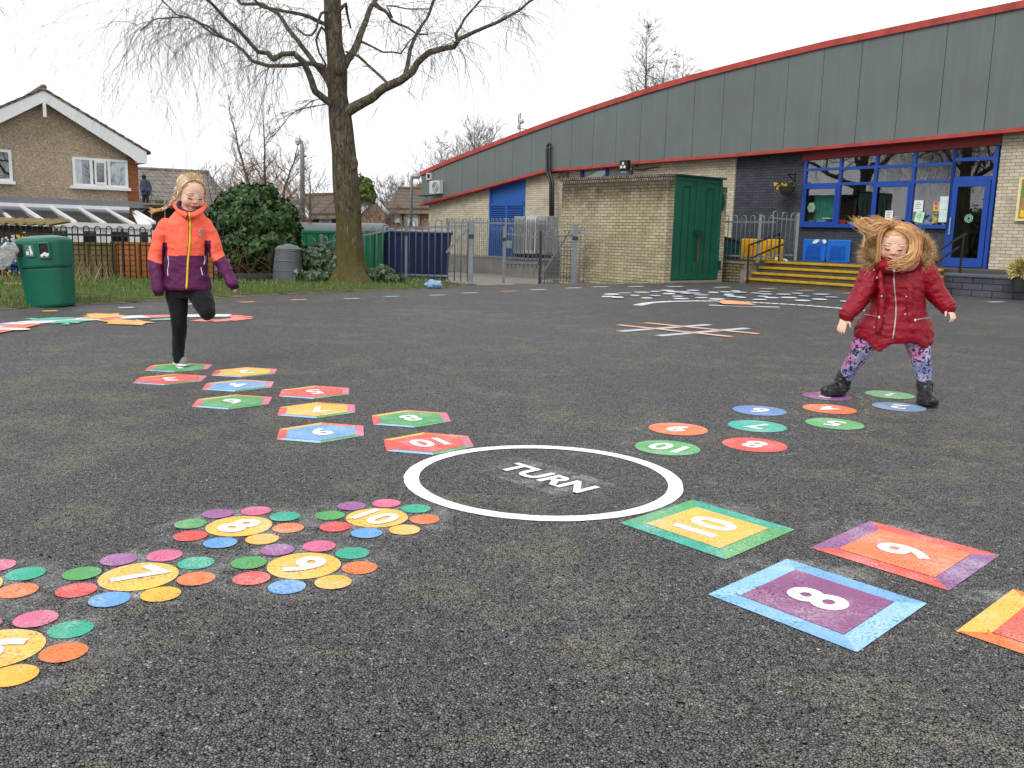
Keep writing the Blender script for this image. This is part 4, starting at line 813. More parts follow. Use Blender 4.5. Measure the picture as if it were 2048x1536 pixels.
# teal bin and railings beyond the store doors
u, z = fac(1455, 520, -1.0); mb = MB(); 
o = thing('teal_bin', 'dark teal sloping storage bin behind the railings beside the store doors', 'storage bin', SW(u, -.6, zfl), RZ)
zt_ = fac(1450, 475, -1.0)[1]-zfl; mb.prismv([(-.75, 0), (.75, 0), (.75, .35), (-.15, zt_), (-.75, zt_)], -.4, .35); mb.build('body', plain('teal plastic', S(14,72,78), .4, .15), o, local=True, bevel=.02); mb = MB(); mb.bar((-.15, -.42, zt_+.01), (.78, -.42, .36), .04, .05); mb.build('lid_rim', M['black'], o, local=True)
def railing(name, P, Q, z0, z1, label, mat, sp=.12, rb=.0125, ztopQ=None, bows=True, posts=(), pr=.035, z0Q=None, group=None, lowrail=.1, cat='railings', phz=None):
    P = Vector((P[0], P[1], 0)); Q = Vector((Q[0], Q[1], 0)); d = Q-P; Ln = d.length; d = d/Ln; zq = z1 if ztopQ is None else ztopQ; z0q = z0 if z0Q is None else z0Q
    o = thing(name, label, cat, (P.x, P.y, z0), 0, group); n = max(2, int(Ln/sp)//2*2); sp = Ln/n; r = sp/2
    T = lambda i: z1+(zq-z1)*i/n; B = lambda i: z0+(z0q-z0)*i/n
    mb = MB(); up = Vector((0, 0, 1))
    for i in range(0, n, 2):
        a = P+d*(i*sp+r); b = a+d*sp
        if bows:
            pts = [a+up*B(i)] + [a+up*(T(i)-r)+ (d*(r-r*math.cos(k*PI/6)) + up*(r*math.sin(k*PI/6))) for k in range(7)] + [b+up*B(i)]
            mb.tube(pts, rb, 5)
        else: mb.tube([a+up*B(i), a+up*T(i)], rb, 5); mb.tube([b+up*B(i), b+up*T(i)], rb, 5)
    mb.build('bars', mat, o, smooth=True)
    for f in (lambda i: T(i)-.16, lambda i: B(i)+lowrail): MB().bar(P+up*f(0), Q+up*f(n), .012, .04).build('rail', mat, o)
    for q in posts:
        c = P+d*Ln*q; i = n*q; mb = MB(); mb.box((c.x-pr, c.y-pr, gz(c.x, c.y)-.3 if z0 < .3 else z0-.05), (c.x+pr, c.y+pr, T(i)+(phz or .03))); mb.build('post', mat, o, bevel=.004)
    return o
def rail_uv(x0, x1, y, ytop, v, label, mat, **k):
    (ua, za), (ub, zb_) = fac(x0, y, v), fac(x1, y, v); z1 = fac((x0+x1)/2, ytop, v)[1]; A, B = SW(ua, v), SW(ub, v); return railing('railing', A, B, min(za, zb_), z1, label, mat, **k)
rail_uv(1440, 1546, 518, 431, -2.2, 'grey bow topped railings on the mossy low wall in front of the yellow panel', M['galv'], posts=(.72,))
A, B = fac(1535, 524, -2.1), fac(1589, 528, -1.2); za, zb_ = fac(1540, 422, -2.1)[1], fac(1589, 428, -1.2)[1]; railing('railing_gate', SW(A[0], -2.1), SW(B[0], -1.2), zfl+.06, za, 'grey bow topped railing gate between the low wall and the dark wall', M['galv'], ztopQ=zb_, posts=(1.0,), cat='gate')
M['casing'] = plain('grey casing', S(156,158,160,.8), .6, .15, 3); M['casing2'] = plain('pale casing', S(206,206,204,.8), .6, .12, 3)
# heat pump cabinets
for x0, x1, lb in ((1037.5, 1060, 'pale grey fan cabinet beside the blue louvred door'), (1061, 1083, 'white cabinet in the middle behind the small gate'), (1084, 1105, 'pale grey cabinet next to the brick store')):
    (ua, za), (ub, zb_) = fac(x0, 507, -.8), fac(x1, 507, -.8); zt_ = fac(x0, 433, -.8)[1]; o = thing('fan_cabinet', lb, 'cabinet', SW(ua, -.8, za), RZ, 'cabinets outside the school wall'); w_ = ub-ua-.03
    MB().box((0, -.25, 0), (w_, .25, zt_-za)).build('casing', M['casing2'] if x0 == 1061 else M['casing'], o, local=True, bevel=.015)
    mb = MB(); k = 9
    for i in range(k): mb.box((.08+(w_-.16)*i/(k-1)-.008, -.262, .12), (.08+(w_-.16)*i/(k-1)+.008, -.252, zt_-za-.14))
    mb.build('grille', M['galv'], o, local=True); MB().box((.05, -.2, -.16), (.12, .2, 0)).box((w_-.12, -.2, -.16), (w_-.05, .2, 0)).build('foot', M['pipe'], o, local=True); MB().box((-.02, -.34, -(za+.6)), (w_+.02, .34, -.16)).build('concrete_base', M['plinth'], o, local=True)
# ------------------------------------------------------------------ compound fences and gates
UPZ = Vector((0, 0, 1))
def brace(o, p, q, w_=.04): MB().bar(p, q, .012, w_).build('brace', M['galv'], o)
A = GH(941, 567); B = at(812, 561, A.y+.25); C = at(590, 520, A.y+.9)
zA = at(941, 436, A.y).z; zB = at(812, 438, B.y).z
o = railing('gate_leaf', (B.x, B.y), (A.x, A.y), gz(B.x, B.y)+.06, zB-.02, 'grey bow topped gate leaf with a diagonal brace in front of the blue container', M['galv'], ztopQ=zA-.02, cat='gate', sp=.14, rb=.0135)
brace(o, at(893, 505, A.y+.1)-Vector((0,.02,0)), at(934, 459, A.y)-Vector((0,.02,0)), .05)
def post(x, yt, yb, wpx, label, grp='grey steel posts of the bin compound', Y=None):
    g_ = at(x, yb, Y) if Y else GH(x, yb); zt_ = at(x, yt, g_.y).z; hw_ = wpx*g_.y/1800/2; mb = MB(); mb.box((-hw_, -hw_, -.2), (hw_, hw_, zt_-g_.z)); o = mb.build('gate_post', M['galv'], None, bevel=.006); o.location = g_; props(o, label, 'post', grp)
    q = MB().box((-hw_-.012, -hw_-.02, (zt_-g_.z)*.72), (hw_+.012, -hw_+.01, (zt_-g_.z)*.78)).build('hinge_plate', M['pipe'], o, local=True); return g_
post(941, 440, 568, 9, 'thick grey steel post at the right end of the bin compound fence'); post(812, 436, 561, 5, 'thin grey steel post in front of the blue container', None, A.y+.25)
railing('railing', (C.x, C.y), (B.x-.03, B.y), .0, .80, 'grey bow topped railings running behind the birch trunk to the blue container', M['galv'], ztopQ=zB-.02, z0Q=0.0, posts=(.25, .6), sp=.14, rb=.0135)
g1 = post(1007, 453, 553, 5.5, 'slim grey steel post on the left of the low path gate', None, 23.3); g2 = post(1147, 447, 563, 10, 'thick grey steel post against the brick store wall', None, 23.3)
g3 = at(1079, 557, 22.7); zz = at(1079, 462, g3.y).z
e = g3.lerp(g1, .04); o = railing('gate_leaf', (g1.x+.05, g1.y), (e.x, e.y), .22, at(1010, 455, g1.y).z, 'low grey gate leaf with a thick bottom rail across the concrete path', M['galv'], ztopQ=zz, z0Q=.25, cat='gate', sp=.11, rb=.011)
MB().bar((g1.x+.05, g1.y-.02, at(1010, 525, g1.y).z), (e.x, e.y-.02, at(1076, 526, g3.y).z), .04, .06).build('bottom_rail', M['galv'], o); MB().box((g1.x+.06, g1.y-.07, .72), (g1.x+.2, g1.y-.03, .9)).build('lock_box', M['galv'], o)
o = railing('gate_leaf', (g3.x, g3.y), (g2.x-.06, g2.y), gz(g3.x, g3.y)+.05, zz, 'grey mesh like gate leaf with diagonal brace leaning on the brick store', M['galv'], ztopQ=at(1140, 458, g2.y).z, z0Q=-.08, cat='gate', sp=.10, rb=.010)
brace(o, g3+Vector((.03,-.03,.06)), at(1139, 463, g2.y)-Vector((0,.03,0)), .05); mb = MB()
for i in range(9): f = (i+1)/10; mb.bar(g3.lerp(g2, 0)+UPZ*(f*1.0), Vector((g2.x-.06, g2.y, g2.z+f*1.1)), .012, .016)
mb.build('mesh_wires', M['galv'], o); MB().box((g3.x-.03, g3.y-.03, gz(g3.x, g3.y)-.1), (g3.x+.03, g3.y+.03, zz)).build('gate_stile', M['pipe'], o)
railing('railing', (g2.x+.08, g2.y+.1), (g2.x+.32, g2.y+.0), gz(g2.x, g2.y)+.05, at(1160, 452, g2.y).z, 'short piece of pale railing beside the store wall', M['galvpale'], sp=.07)
rail_uv(893, 1104, 513, 437, -1.25, 'far grey bow topped railings along the concrete plinth of the school', M['galv'], posts=(.0, .59), sp=.11)
# wheeled containers
def container(px, Y, w_, top_y, label, cm_, lidm, dome, rz=0, d=1.0):
    p = at(px, 500, Y); gz_ = gz(p.x, p.y); zt_ = at(px, top_y, Y).z; o = thing('wheeled_container', label, 'bin container', (p.x, p.y, gz_), rz, 'large wheeled waste containers in the compound'); h = zt_-gz_
    mb = MB(); R_ = lambda s_, z: [(s_*(w_/2)*a, s_*(d/2)*b, z) for a, b in ((-1,-1),(1,-1),(1,1),(-1,1))]
    mb.loft([R_(.86, .16), R_(1.0, h)]); mb.build('body', cm_, o, local=True, bevel=.03)
    mb = MB()
    for z in (.38, .62, .85): s_ = .86+.14*((z*h-.16)/(h-.16)); mb.loft([R_(s_+.02, z*h-.02), R_(s_+.02, z*h+.02)])
    for a in (-.6, -.2, .2, .6): mb.bar((a*w_/2*.9, -d/2*.9-.0, .3), (a*w_/2, -d/2-.01, h-.08), .05, .03)
    mb.build('ribs', cm_, o, local=True); mb = MB(); mb.loft([R_(1.05, h-.07), R_(1.06, h)]); mb.build('rim', cm_, o, local=True, bevel=.01)
    mb = MB(); n = 12; hh = .20 if dome else .05
    mb.loft([[((w_/2)*1.04*(1-.1*(abs(2*i/n-1)**4)*0)*s_, -math.cos(PI*i/n)*d/2*1.04, h+.005+hh*math.sin(PI*i/n)**.8*(1 if abs(s_) < .9 else .55)) for i in range(n+1)] + [(w_/2*1.04*s_, 0, h+.004)] for s_ in (-1, -.85, -.3, -.28, .28, .3, .85, 1)]); mb.build('lid', lidm, o, local=True, smooth=False)
    for a in (-1, 1):
        for b in (-1, 1): mb = MB(); x, y = a*w_*.33, b*d*.33; mb.tube([(x-.025, y, .09), (x+.025, y, .09)], .09, 14); mb.build('wheel', M['black'], o, local=True); MB().box((x-.05, y-.05, .1), (x+.05, y+.05, .17)).build('castor', M['galv'], o, local=True)
M['binblue'] = plain('navy plastic', S(20,38,92,.7), .45, .12, 3); M['bingreen'] = plain('green plastic', S(14,112,74,.8), .45, .12, 3); M['lidgrey'] = plain('grey lid', S(122,130,136,.62), .5, .12, 3); M['lidblue'] = plain('dark lid', S(70,78,96,.8), .5, .12)
container(846, 23.0, 1.38, 464, 'navy blue wheeled container with flat lid nearest the gate leaf', M['binblue'], M['lidgrey'], False, .02)
container(786, 24.6, 1.25, 460, 'navy blue wheeled container behind the railings left of the other blue one', M['binblue'], M['lidblue'], False, .05)
container(722, 24.4, 1.40, 461, 'green wheeled container half hidden right of the birch trunk', M['bingreen'], M['lidgrey'], True, 0)
container(630, 24.2, 1.45, 461, 'green wheeled container with grey domed lid left of the birch trunk', M['bingreen'], M['lidgrey'], True, 0)
# compost bin
p = GH(577, 568); k = p.y/1800; o = thing('compost_bin', 'dark grey conical plastic compost bin on the grass', 'compost bin', (p.x, p.y, vz(p.x, p.y))); zt_ = at(577, 498, p.y).z-vz(p.x, p.y); r0, r1 = 31*k, 22.5*k
mb = MB(); n = 28; mb.loft([[(r*math.cos(i*2*PI/n), r*math.sin(i*2*PI/n), z) for i in range(n)] for r, z in ((r0,0),(r0*.99,.03),(r0*.93,zt_*.33),(r0*.955,zt_*.35),(r0*.87,zt_*.62),(r0*.89,zt_*.64),(r1*1.04,zt_*.97),(r1,zt_))])
M['compost'] = plain('charcoal plastic', S(88,92,98,.75), .5, .12, 4, .002, 60); mb.build('body', M['compost'], o, local=True, smooth=False)
mb = MB(); mb.loft([[(r*math.cos(i*2*PI/n), r*math.sin(i*2*PI/n), z) for i in range(n)] for r, z in ((r1*1.1,zt_-.035),(r1*1.12,zt_+.01),(r1*1.02,zt_+.02),(r1*.85,zt_+.06),(r1*.35,zt_+.085),(r1*.2,zt_+.10))]); mb.build('lid', plain('lid grey', S(110,120,122,.75), .45, .1), o, local=True)
mb = MB()
for zf, rr in ((.30,.945),(.60,.885),(.86,.80)): mb.tube([(r0*rr*1.005*math.sin(a), -r0*rr*1.005*math.cos(a), zt_*(zf+.05*math.cos(a*1.6))) for a in np.linspace(-1.0, 1.0, 12)], .006, 5)
mb.build('moulded_ridge', plain('pale ridge', S(140,144,150,.75), .5), o, local=True)
# litter bin
p = GH(104, 612); k = p.y/1800; o = thing('litter_bin', 'leaning dark green litter bin with a hood and litter pictogram', 'litter bin', (p.x, p.y, .0)); o.rotation_euler = (0, math.radians(-4.2), 0)
hb = at(104, 536, p.y).z; ht = at(100, 478, p.y).z; n = 40; M['bin'] = plain('green bin plastic', S(8,104,84,.85), .34, .1, 3, .001, 40, spec=.5)
def se(rx, ry, z, e=3.2, ox=0): return [(ox+rx*abs(math.cos(t))**(2/e)*(1 if math.cos(t) > 0 else -1), ry*abs(math.sin(t))**(2/e)*(1 if math.sin(t) > 0 else -1), z) for t in [i*2*PI/n for i in range(n)]]
mb = MB(); mb.loft([se(38*k,38*k,0), se(40*k,40*k,.03), se(43.5*k,43.5*k,hb-.02), se(43.5*k,43.5*k,hb)]); mb.build('body', M['bin'], o, local=True, smooth=False); mb = MB(); mb.loft([se(41.5*k,41.5*k,hb), se(41.5*k,41.5*k,hb+.015)]); mb.build('gap_band', M['black'], o, local=True)
mb = MB(); mb.loft([se(44.5*k,44.5*k,hb+.015), se(45.5*k,45.5*k,hb+.04), se(47*k,47*k,ht-.05), se(46.5*k,46.5*k,ht-.02), se(43*k,43*k,ht+.01), se(20*k,20*k,ht+.045)]); hood = mb.build('hood', M['bin'], o, local=True)
def on_hood(xc, zc, w_, h_, dpt): return ((xc-w_/2)*1, -47.5*k-dpt, zc-h_/2), ((xc+w_/2), -40*k, zc+h_/2)
zc = hb+(ht-hb)*.60
a_, b_ = on_hood(24*k, zc, 17*k, 26*k, .002); 
def fr(mb, a, b, t=.014): mb.box((a[0]-t,a[1]-.012,a[2]-t),(b[0]+t,b[1],a[2])).box((a[0]-t,a[1]-.012,b[2]),(b[0]+t,b[1],b[2]+t)).box((a[0]-t,a[1]-.012,a[2]),(a[0],b[1],b[2])).box((b[0],a[1]-.012,a[2]),(b[0]+t,b[1],b[2])); return mb
MB().box(a_, b_).build('opening', M['black'], o, local=True); fr(MB(), a_, b_).build('opening_frame', M['bin'], o, local=True, bevel=.004)
mb = MB()
for i in range(5): mb.ball((a_[0]+.02+.02*i, a_[1]-.004, a_[2]+.02+.012*(i % 3)), (.022,.01,.02), 8, 5)
mb.build('wrappers', M['paper'], o, local=True)
a_, b_ = on_hood(-28*k, zc+.02, 16*k, 22*k, .002); MB().box(a_, b_).build('opening', M['black'], o, local=True)
a_, b_ = on_hood(-5*k, zc, 19*k, 24*k, .004); pl = MB().box(a_, b_).build('pictogram_plate', plain('plate', S(70,110,100)), o, local=True, bevel=.008)
mb = MB(); yy0, yy1 = a_[1]-.004, a_[1]-.0005; X = lambda t: a_[0]+(b_[0]-a_[0])*t; Zq = lambda t: a_[2]+(b_[2]-a_[2])*t
mb.prismv([(X(.16),Zq(.50)),(X(.46),Zq(.50)),(X(.42),Zq(.2)),(X(.20),Zq(.2))], yy0, yy1); mb.prismv([(X(.55),Zq(.72)),(X(.72),Zq(.72)),(X(.84),Zq(.4)),(X(.8),Zq(.15)),(X(.72),Zq(.15)),(X(.70),Zq(.4)),(X(.62),Zq(.15)),(X(.54),Zq(.15)),(X(.58),Zq(.45))], yy0, yy1); mb.prismv([(X(.58),Zq(.7)),(X(.60),Zq(.62)),(X(.36),Zq(.6)),(X(.36),Zq(.66))], yy0, yy1); mb.ball((X(.62), (yy0+yy1)/2, Zq(.82)), (.013,.002,.014), 10, 6); mb.build('pictogram', M['paper'], pl, local=True)
# plastic bag
cx, cz = -38*k, zc-.03; bg_ = MB(); n2 = 18; rings = []
for j in range(9):
    t_ = j/8; c = Vector((-28*k-.17*t_, -47*k-.05-.06*math.sin(t_*2.5), zc+.0-.16*t_+.05*math.sin(t_*3))); rr = .035+.105*math.sin(PI*min(1, t_*.85+.08))**.8
    rings.append([c+Vector((.55*rr*math.cos(a)*(1+.35*mnoise.noise(Vector((a*1.5, t_*4, 2)))), .8*rr*math.sin(a)*(1+.4*mnoise.noise(Vector((a*2, t_*5, 7)))), rr*math.cos(a+.6)*(1+.35*mnoise.noise(Vector((a*2.2, t_*4, 9)))))) for a in [i*2*PI/n2 for i in range(n2)]])
bg_.loft(rings); t = NT('thin plastic'); t.color((.93,.95,.97,1)); t.bump(t.noise(22, 4), .03, 1); t.set(Roughness=.25, Alpha=.9, Transmission_Weight=.15)
ob = bg_.build('plastic_bag', t.mat, None, smooth=True); ob.matrix_world = o.matrix_basis.copy(); props(ob, 'crumpled white plastic bag hanging out of the litter bin opening', 'plastic bag')
# ------------------------------------------------------------------ black railings, timber fence, shed
def px_rail(x0, y0, x1, y1, Y, dy=0): a = at(x0, y0, Y); b = at(x1, y1, Y+dy); return a, b
a, b = at(-130, 559, 16.7), at(455, 566, 17.2); zt0, zt1_ = at(-130, 447, 16.7).z, at(455, 457, 17.2).z
railing('railing', (a.x, a.y), (b.x, b.y), a.z-.05, zt0, 'black bow topped railings in front of the timber fence', M['rail'], ztopQ=zt1_, z0Q=b.z-.05, sp=.10, rb=.0115, posts=(.0, .215, .42, .64, .87), pr=.016, phz=-.05, lowrail=.07)
fmoss = plain('mossy fence board', S(116,104,66,.7), .9, .35, 4, .004, 40); forg = plain('orange fence board', S(176,112,58,.72), .85, .18, 5, .003, 40); fbrn = plain('brown fence post', S(92,80,56,.7), .9, .3)
def panel(x0, x1, mat, label, Y=17.55, ytop=487):
    p, q = at(x0, 560, Y), at(x1, 560, Y); zt_ = at((x0+x1)/2, ytop, Y).z; z0 = -.1; o = thing('fence_panel', label, 'fence panel', (p.x, p.y, z0), 0, 'timber fence panels behind the black railings'); w_ = q.x-p.x; mb = MB(); n_ = 8; h = zt_-z0
    for i in range(n_): mb.bar((.03, -.0, h*(i+.5)/n_), (w_-.03, 0, h*(i+.5)/n_), .018, h/n_+.03, up=(0, .15, 1))
    mb.build('boards', mat, o, local=True); MB().box((-.045, -.04, -.1), (.045, .06, h+.03)).build('post', fbrn, o, local=True); MB().box((.045, -.035, h-.02), (w_-.045, .05, h+.025)).build('cap_rail', mat, o, local=True)
    MB().box((w_*.46, -.05, 0), (w_*.46+.05, -.015, h)).build('batten', mat, o, local=True)
panel(128, 230, fmoss, 'mossy green brown timber fence panel beside the litter bin'); panel(231, 330, forg, 'orange brown timber fence panel behind the arm of the hopping child'); panel(331, 432, forg, 'orange brown timber fence panel behind the hopping child')
# shed with corrugated roof and garden ornaments
sY = 17.5; p0_, p1_ = at(-150, 470, sY), at(95, 470, sY); zr = at(40, 452, sY).z; o = thing('garden_shed', 'low dark timber shed with a mossy corrugated roof behind the black railings', 'shed', (p1_.x, sY, -.2))
mb = MB(); nb = 26
for i in range(nb): x0_ = p0_.x+(p1_.x-p0_.x)*i/nb; mb.box((x0_, sY+.0+.006*(i % 2), -.3), (x0_+(p1_.x-p0_.x)/nb-.008, sY+.03, zr-.02))
mb.box((p0_.x, sY+.031, -.3), (p1_.x-.25, sY+.7, zr-.0)); mb.build('wall', plain('dark stained boards', S(70,58,48,.7), .9, .4, 3, .004, 30), o)
mb = MB(); n_ = 110; vs = [(p0_.x+(p1_.x+.12-p0_.x)*i/n_, y, z+.022*math.sin(i*PI/4)+(.035 if k == 0 else 0)) for k in (0, 1) for y, z in ((sY-.15, zr+.03), (sY+.75, zr+.11)) for i in range(n_+1)]
m_ = n_+1; mb.add(vs, [(i, i+1, m_+i+1, m_+i) for i in range(n_)] + [(2*m_+i, 3*m_+i, 3*m_+i+1, 2*m_+i+1) for i in range(n_)] + [(i, 2*m_+i, 2*m_+i+1, i+1) for i in range(n_)]); mb.build('corrugated_roof', plain('mossy corrugated sheet', S(150,134,92,.75), .95, .35, 4, .006, 30), o)
ORN = [(34,476,'y'),(41,492,'y'),(29,478,'w'),(10,482,'w'),(5,500,'y'),(30,489,'m'),(20,511,'g'),(4,524,'r'),(32,522,'b'),(26,517,'b'),(17,529,'b'),(38,546,'b'),(20,549,'y'),(3,545,'r'),(12,490,'b'),(48,470,'y')]
orm = {'y': (plain('yellow ornament', S(230,200,40)), 'yellow'), 'w': (plain('white ornament', S(210,205,200)), 'white'), 'm': (plain('mauve ornament', S(150,120,150)), 'mauve'), 'g': (plain('green ornament', S(80,150,80)), 'green'), 'r': (plain('red ornament', S(170,40,46)), 'red'), 'b': (plain('blue ornament', S(40,90,160)), 'blue')}
op = ['high by the bin hood', 'beside the bin hood, lower one', 'left of the yellow flower', 'near the left edge, upper one', 'at the left edge, middle height', 'in the middle of the shed wall', 'below the mauve one', 'at the left edge, low', 'next to the plastic bag', 'next to the plastic bag, left one', 'low in the middle', 'low near the bin', 'low on the shed', 'low at the left edge', 'upper left', 'just under the corrugated roof']
for (x, y, c), wh in zip(ORN, op):
    p = at(x, y, sY-.04); mb = MB(); r_ = .05 if c != 'b' else .075; npt = random.choice((5, 6))
    for i in range(npt): an = i*2*PI/npt+random.random()*.4; mb.ball(p+Vector((r_*math.cos(an), 0, r_*math.sin(an)*random.uniform(.6, 1.3))), (r_*.7, .012, r_*.55), 8, 5)
    ob = thing('garden_ornament', f'small {orm[c][1]} garden ornament on the shed wall {wh}', 'garden ornament', p, 0, 'ornaments hung on the shed wall'); mb.build('petals', orm[c][0], ob); MB().ball(p-Vector((0,.012,0)), (r_*.4, .012, r_*.4), 8, 5).build('centre', M['black'] if c == 'y' else orm['w'][0], ob)
mb = MB(); p = GH(40, 577); mb.box((p.x-.25, p.y-.05, .06), (p.x+.3, p.y+.03, .09)); props(mb.build('wood_plank', plain('raw plank', S(176,140,100)), bevel=.004), 'short pale wooden plank lying in the grass behind the litter bin', 'plank')
# ------------------------------------------------------------------ pebble dashed house (gable towards us) + conservatory
HD = Vector((.80, .60, 0)).normalized(); HN = Vector((-HD.y, HD.x, 0)); HO = at(276, 400, 34); HO.z = 0
def hp(x, y, v=0):
    d = ray(x, y); O = HO+HN*v; p = CAM+d*((O-CAM).dot(HN)/d.dot(HN)); return (p-HO).dot(HD), p.z
HRZ = math.atan2(HD.y, HD.x); house = thing('pebbledash_house', 'brown pebble dashed house with a white bargeboard gable on the left', 'house', HO, HRZ); HL = dict(parent=house, local=True)
apx = hp(83, 191); eR = hp(285, 311); eL = (2*apx[0]-eR[0], eR[1]); zc7 = lambda x, y: (x*.16276, 370+y*.16276)
zc8 = lambda x, y: (x/5.484, 160+y/5.484)
wR = hp(276, 350)[0]; wP = hp(254, 350)[0]; wL = 2*apx[0]-wR
t = NT('pebble dash'); f = t.vor(48, out='Color'); sp_ = t.n('ShaderNodeSeparateColor'); t.t.links.new(f, sp_.inputs[0]); col = t.ramp(sp_.outputs[0], [(0, S(134,117,98,.95)), (.45, S(166,148,126,.95)), (.8, S(186,168,146,.95)), (1, S(214,200,178,.95))])
col = t.mix(1., col, t.ramp(t.noise(.8, 5), [(.3, .8), (.7, 1.12)]), 'MULTIPLY'); t.color(col); t.bump(t.vor(48), .012, .8); M['pebble'] = t.set(Roughness=.95)
mb = MB(); mb.prismv([(wL, -1.6), (wP, -1.6), (wP, apx[1]-(wP-apx[0])*(apx[1]-eR[1])/(eR[0]-apx[0])-.05), (apx[0], apx[1]-.05), (wL, eL[1]-.05)], 0, 8); mb.build('wall', M['pebble'], **HL)
mb = MB(); mb.box((wP, -.03, -1.6), (wR, 8, eR[1]-.0)); mb.build('brick_pier', brick_mat('orange brick', S(176,112,70,.75), S(150,92,58,.75), S(130,100,76,.7)), **HL)
tl = tile_mat('roof tile', S(138,126,116,.85)); mb = MB(); sl = (apx[1]-eR[1])/(eR[0]-apx[0])
for s_ in (1, -1):
    ex = apx[0]+s_*(eR[0]-apx[0]+.15); ez = apx[1]-sl*(abs(ex-apx[0])); mb.prismv([(apx[0], apx[1]+.20), (apx[0], apx[1]+.12), (ex, ez+.12), (ex, ez+.20)], -.41, 8.3)
    for i in range(12): a = i/12; b = (i+1)/12; P_ = lambda f, dz: (apx[0]+(ex-apx[0])*f, apx[1]+(ez-apx[1])*f+.20+dz); mb.prismv([P_(a, .0), P_(b, .0), P_(b, .035), P_(a, .01)], -.44, 8.3)
mb.tube([(apx[0], -.46, apx[1]+.22), (apx[0], 8.3, apx[1]+.22)], .11, 8); mb.build('roof', tl, **HL)
mb = MB(); bw = .34
for s_ in (1, -1):
    ex = apx[0]+s_*(eR[0]-apx[0]); ez = apx[1]-sl*abs(ex-apx[0]); mb.prismv([(apx[0], apx[1]+.12), (apx[0], apx[1]+.12-bw*1.1), (ex-s_*.5, ez+.12-bw+.1), (ex-s_*.28, ez-.30), (ex+s_*.05, ez-.30), (ex+s_*.05, ez+.10)], -.40, -.34)
mb.box((apx[0]-.05, -.42, apx[1]-.75), (apx[0]+.05, -.36, apx[1]-.2)); mb.prismv([(eR[0]-.28, eR[1]-.3), (eR[0]+.05, eR[1]-.3), (eR[0]+.05, eR[1]+.1), (eR[0]-.28, eR[1]+.1)], -.34, 8); mb.build('bargeboard', M['white'], **HL)
MB().tube([(eR[0]+.12, -.45, eR[1]+.08), (eR[0]+.12, 8, eR[1]+.08)], .07, 8).build('gutter', M['black'], **HL)
def hwin(x0, y0, x1, y1, lights, sill=True):
    (a, zt_), (b, _) = hp(*zc8(x0, y0)), hp(*zc8(x1, y0)); zb_ = hp(*zc8((x0+x1)/2, y1))[1]; zt_ = hp(*zc8((x0+x1)/2, y0))[1]
    R4 = [(a, zb_), (b, zb_), (b, zt_), (a, zt_)]; I4 = [(a+.08, zb_+.08), (b-.08, zb_+.08), (b-.08, zt_-.08), (a+.08, zt_-.08)]
    wn = MB().add([(x, y, z) for y in (-.05, 0) for P in (R4, I4) for x, z in P], [(i, (i+1) % 4, 4+(i+1) % 4, 4+i) for i in range(4)]+[(4+i, 4+(i+1) % 4, 12+(i+1) % 4, 12+i) for i in range(4)]+[(8+i, 8+(i+1) % 4, (i+1) % 4, i) for i in range(4)]).build('window', M['white'], **HL); mb = MB()
    xs_ = [a+(b-a)*q for q in lights]
    for i, x in enumerate(xs_): w_ = .09; xx = min(max(x, a+w_/2), b-w_/2); mb.box((xx-w_/2, -.055, zb_+.08), (xx+w_/2, -.001, zt_-.08))
    mb.build('frame', M['white'], wn, local=True)
    for i in range(len(xs_)-1):
        MB().add([(xs_[i], -.02, zb_+.04), (xs_[i+1], -.02, zb_+.04), (xs_[i+1], -.02, zt_-.04), (xs_[i], -.02, zt_-.04)], [(0,1,2,3)]).build('pane', M['houseglass'], wn, local=True)
    if sill: MB().box((a-.12, -.16, zb_-.10), (b+.06, 0, zb_)).build('sill', M['white'], wn, local=True)
    MB().add([(a, -.004, zb_), (b, -.004, zb_), (b, -.004, zt_), (a, -.004, zt_)], [(0,1,2,3)]).build('dark_interior', M['room'], wn, local=True)
    return wn, xs_, zb_, zt_
wn, xs_, zb_, zt_ = hwin(788, 862, 1392, 1172, (0, .33, .65, 1))
for a, b in ((xs_[0]+.06, xs_[0]+(xs_[1]-xs_[0])*.5), (xs_[2]+.06, xs_[3]-.06)): curtain(((a, zb_+.06), (b, zt_-.06)), 'curtain', M['netcurtain'], -.0125, wn, 14, .006)
a, b = xs_[1]+.1, xs_[2]-.1; mb = MB(); mb.box((a, -.07, zb_+.08), (a+.07, -.055, zt_-.08)).box((b-.07, -.07, zb_+.08), (b, -.055, zt_-.08)).box((a+.07, -.07, zb_+.08), (b-.07, -.055, zb_+.16)).box((a+.07, -.07, zt_-.16), (b-.07, -.055, zt_-.08)); mb.build('casement', M['white'], wn, local=True)
hwin(-420, 752, 118, 1100, (0, .5, 1))
mb = MB(); mb.box((hp(20, 297)[0], -.012, hp(70, 300)[1]-.025), (hp(141, 309)[0], -.001, hp(70, 300)[1]+.01)); mb.build('render_joint', plain('pale joint', S(190,170,136)), **HL)
MB().box((wL, -.10, hp(150, 412)[1]), (wR+.1, -.001, hp(150, 399)[1])).build('lead_flashing', plain('lead', S(128,132,138,.8), .6, .15), **HL)
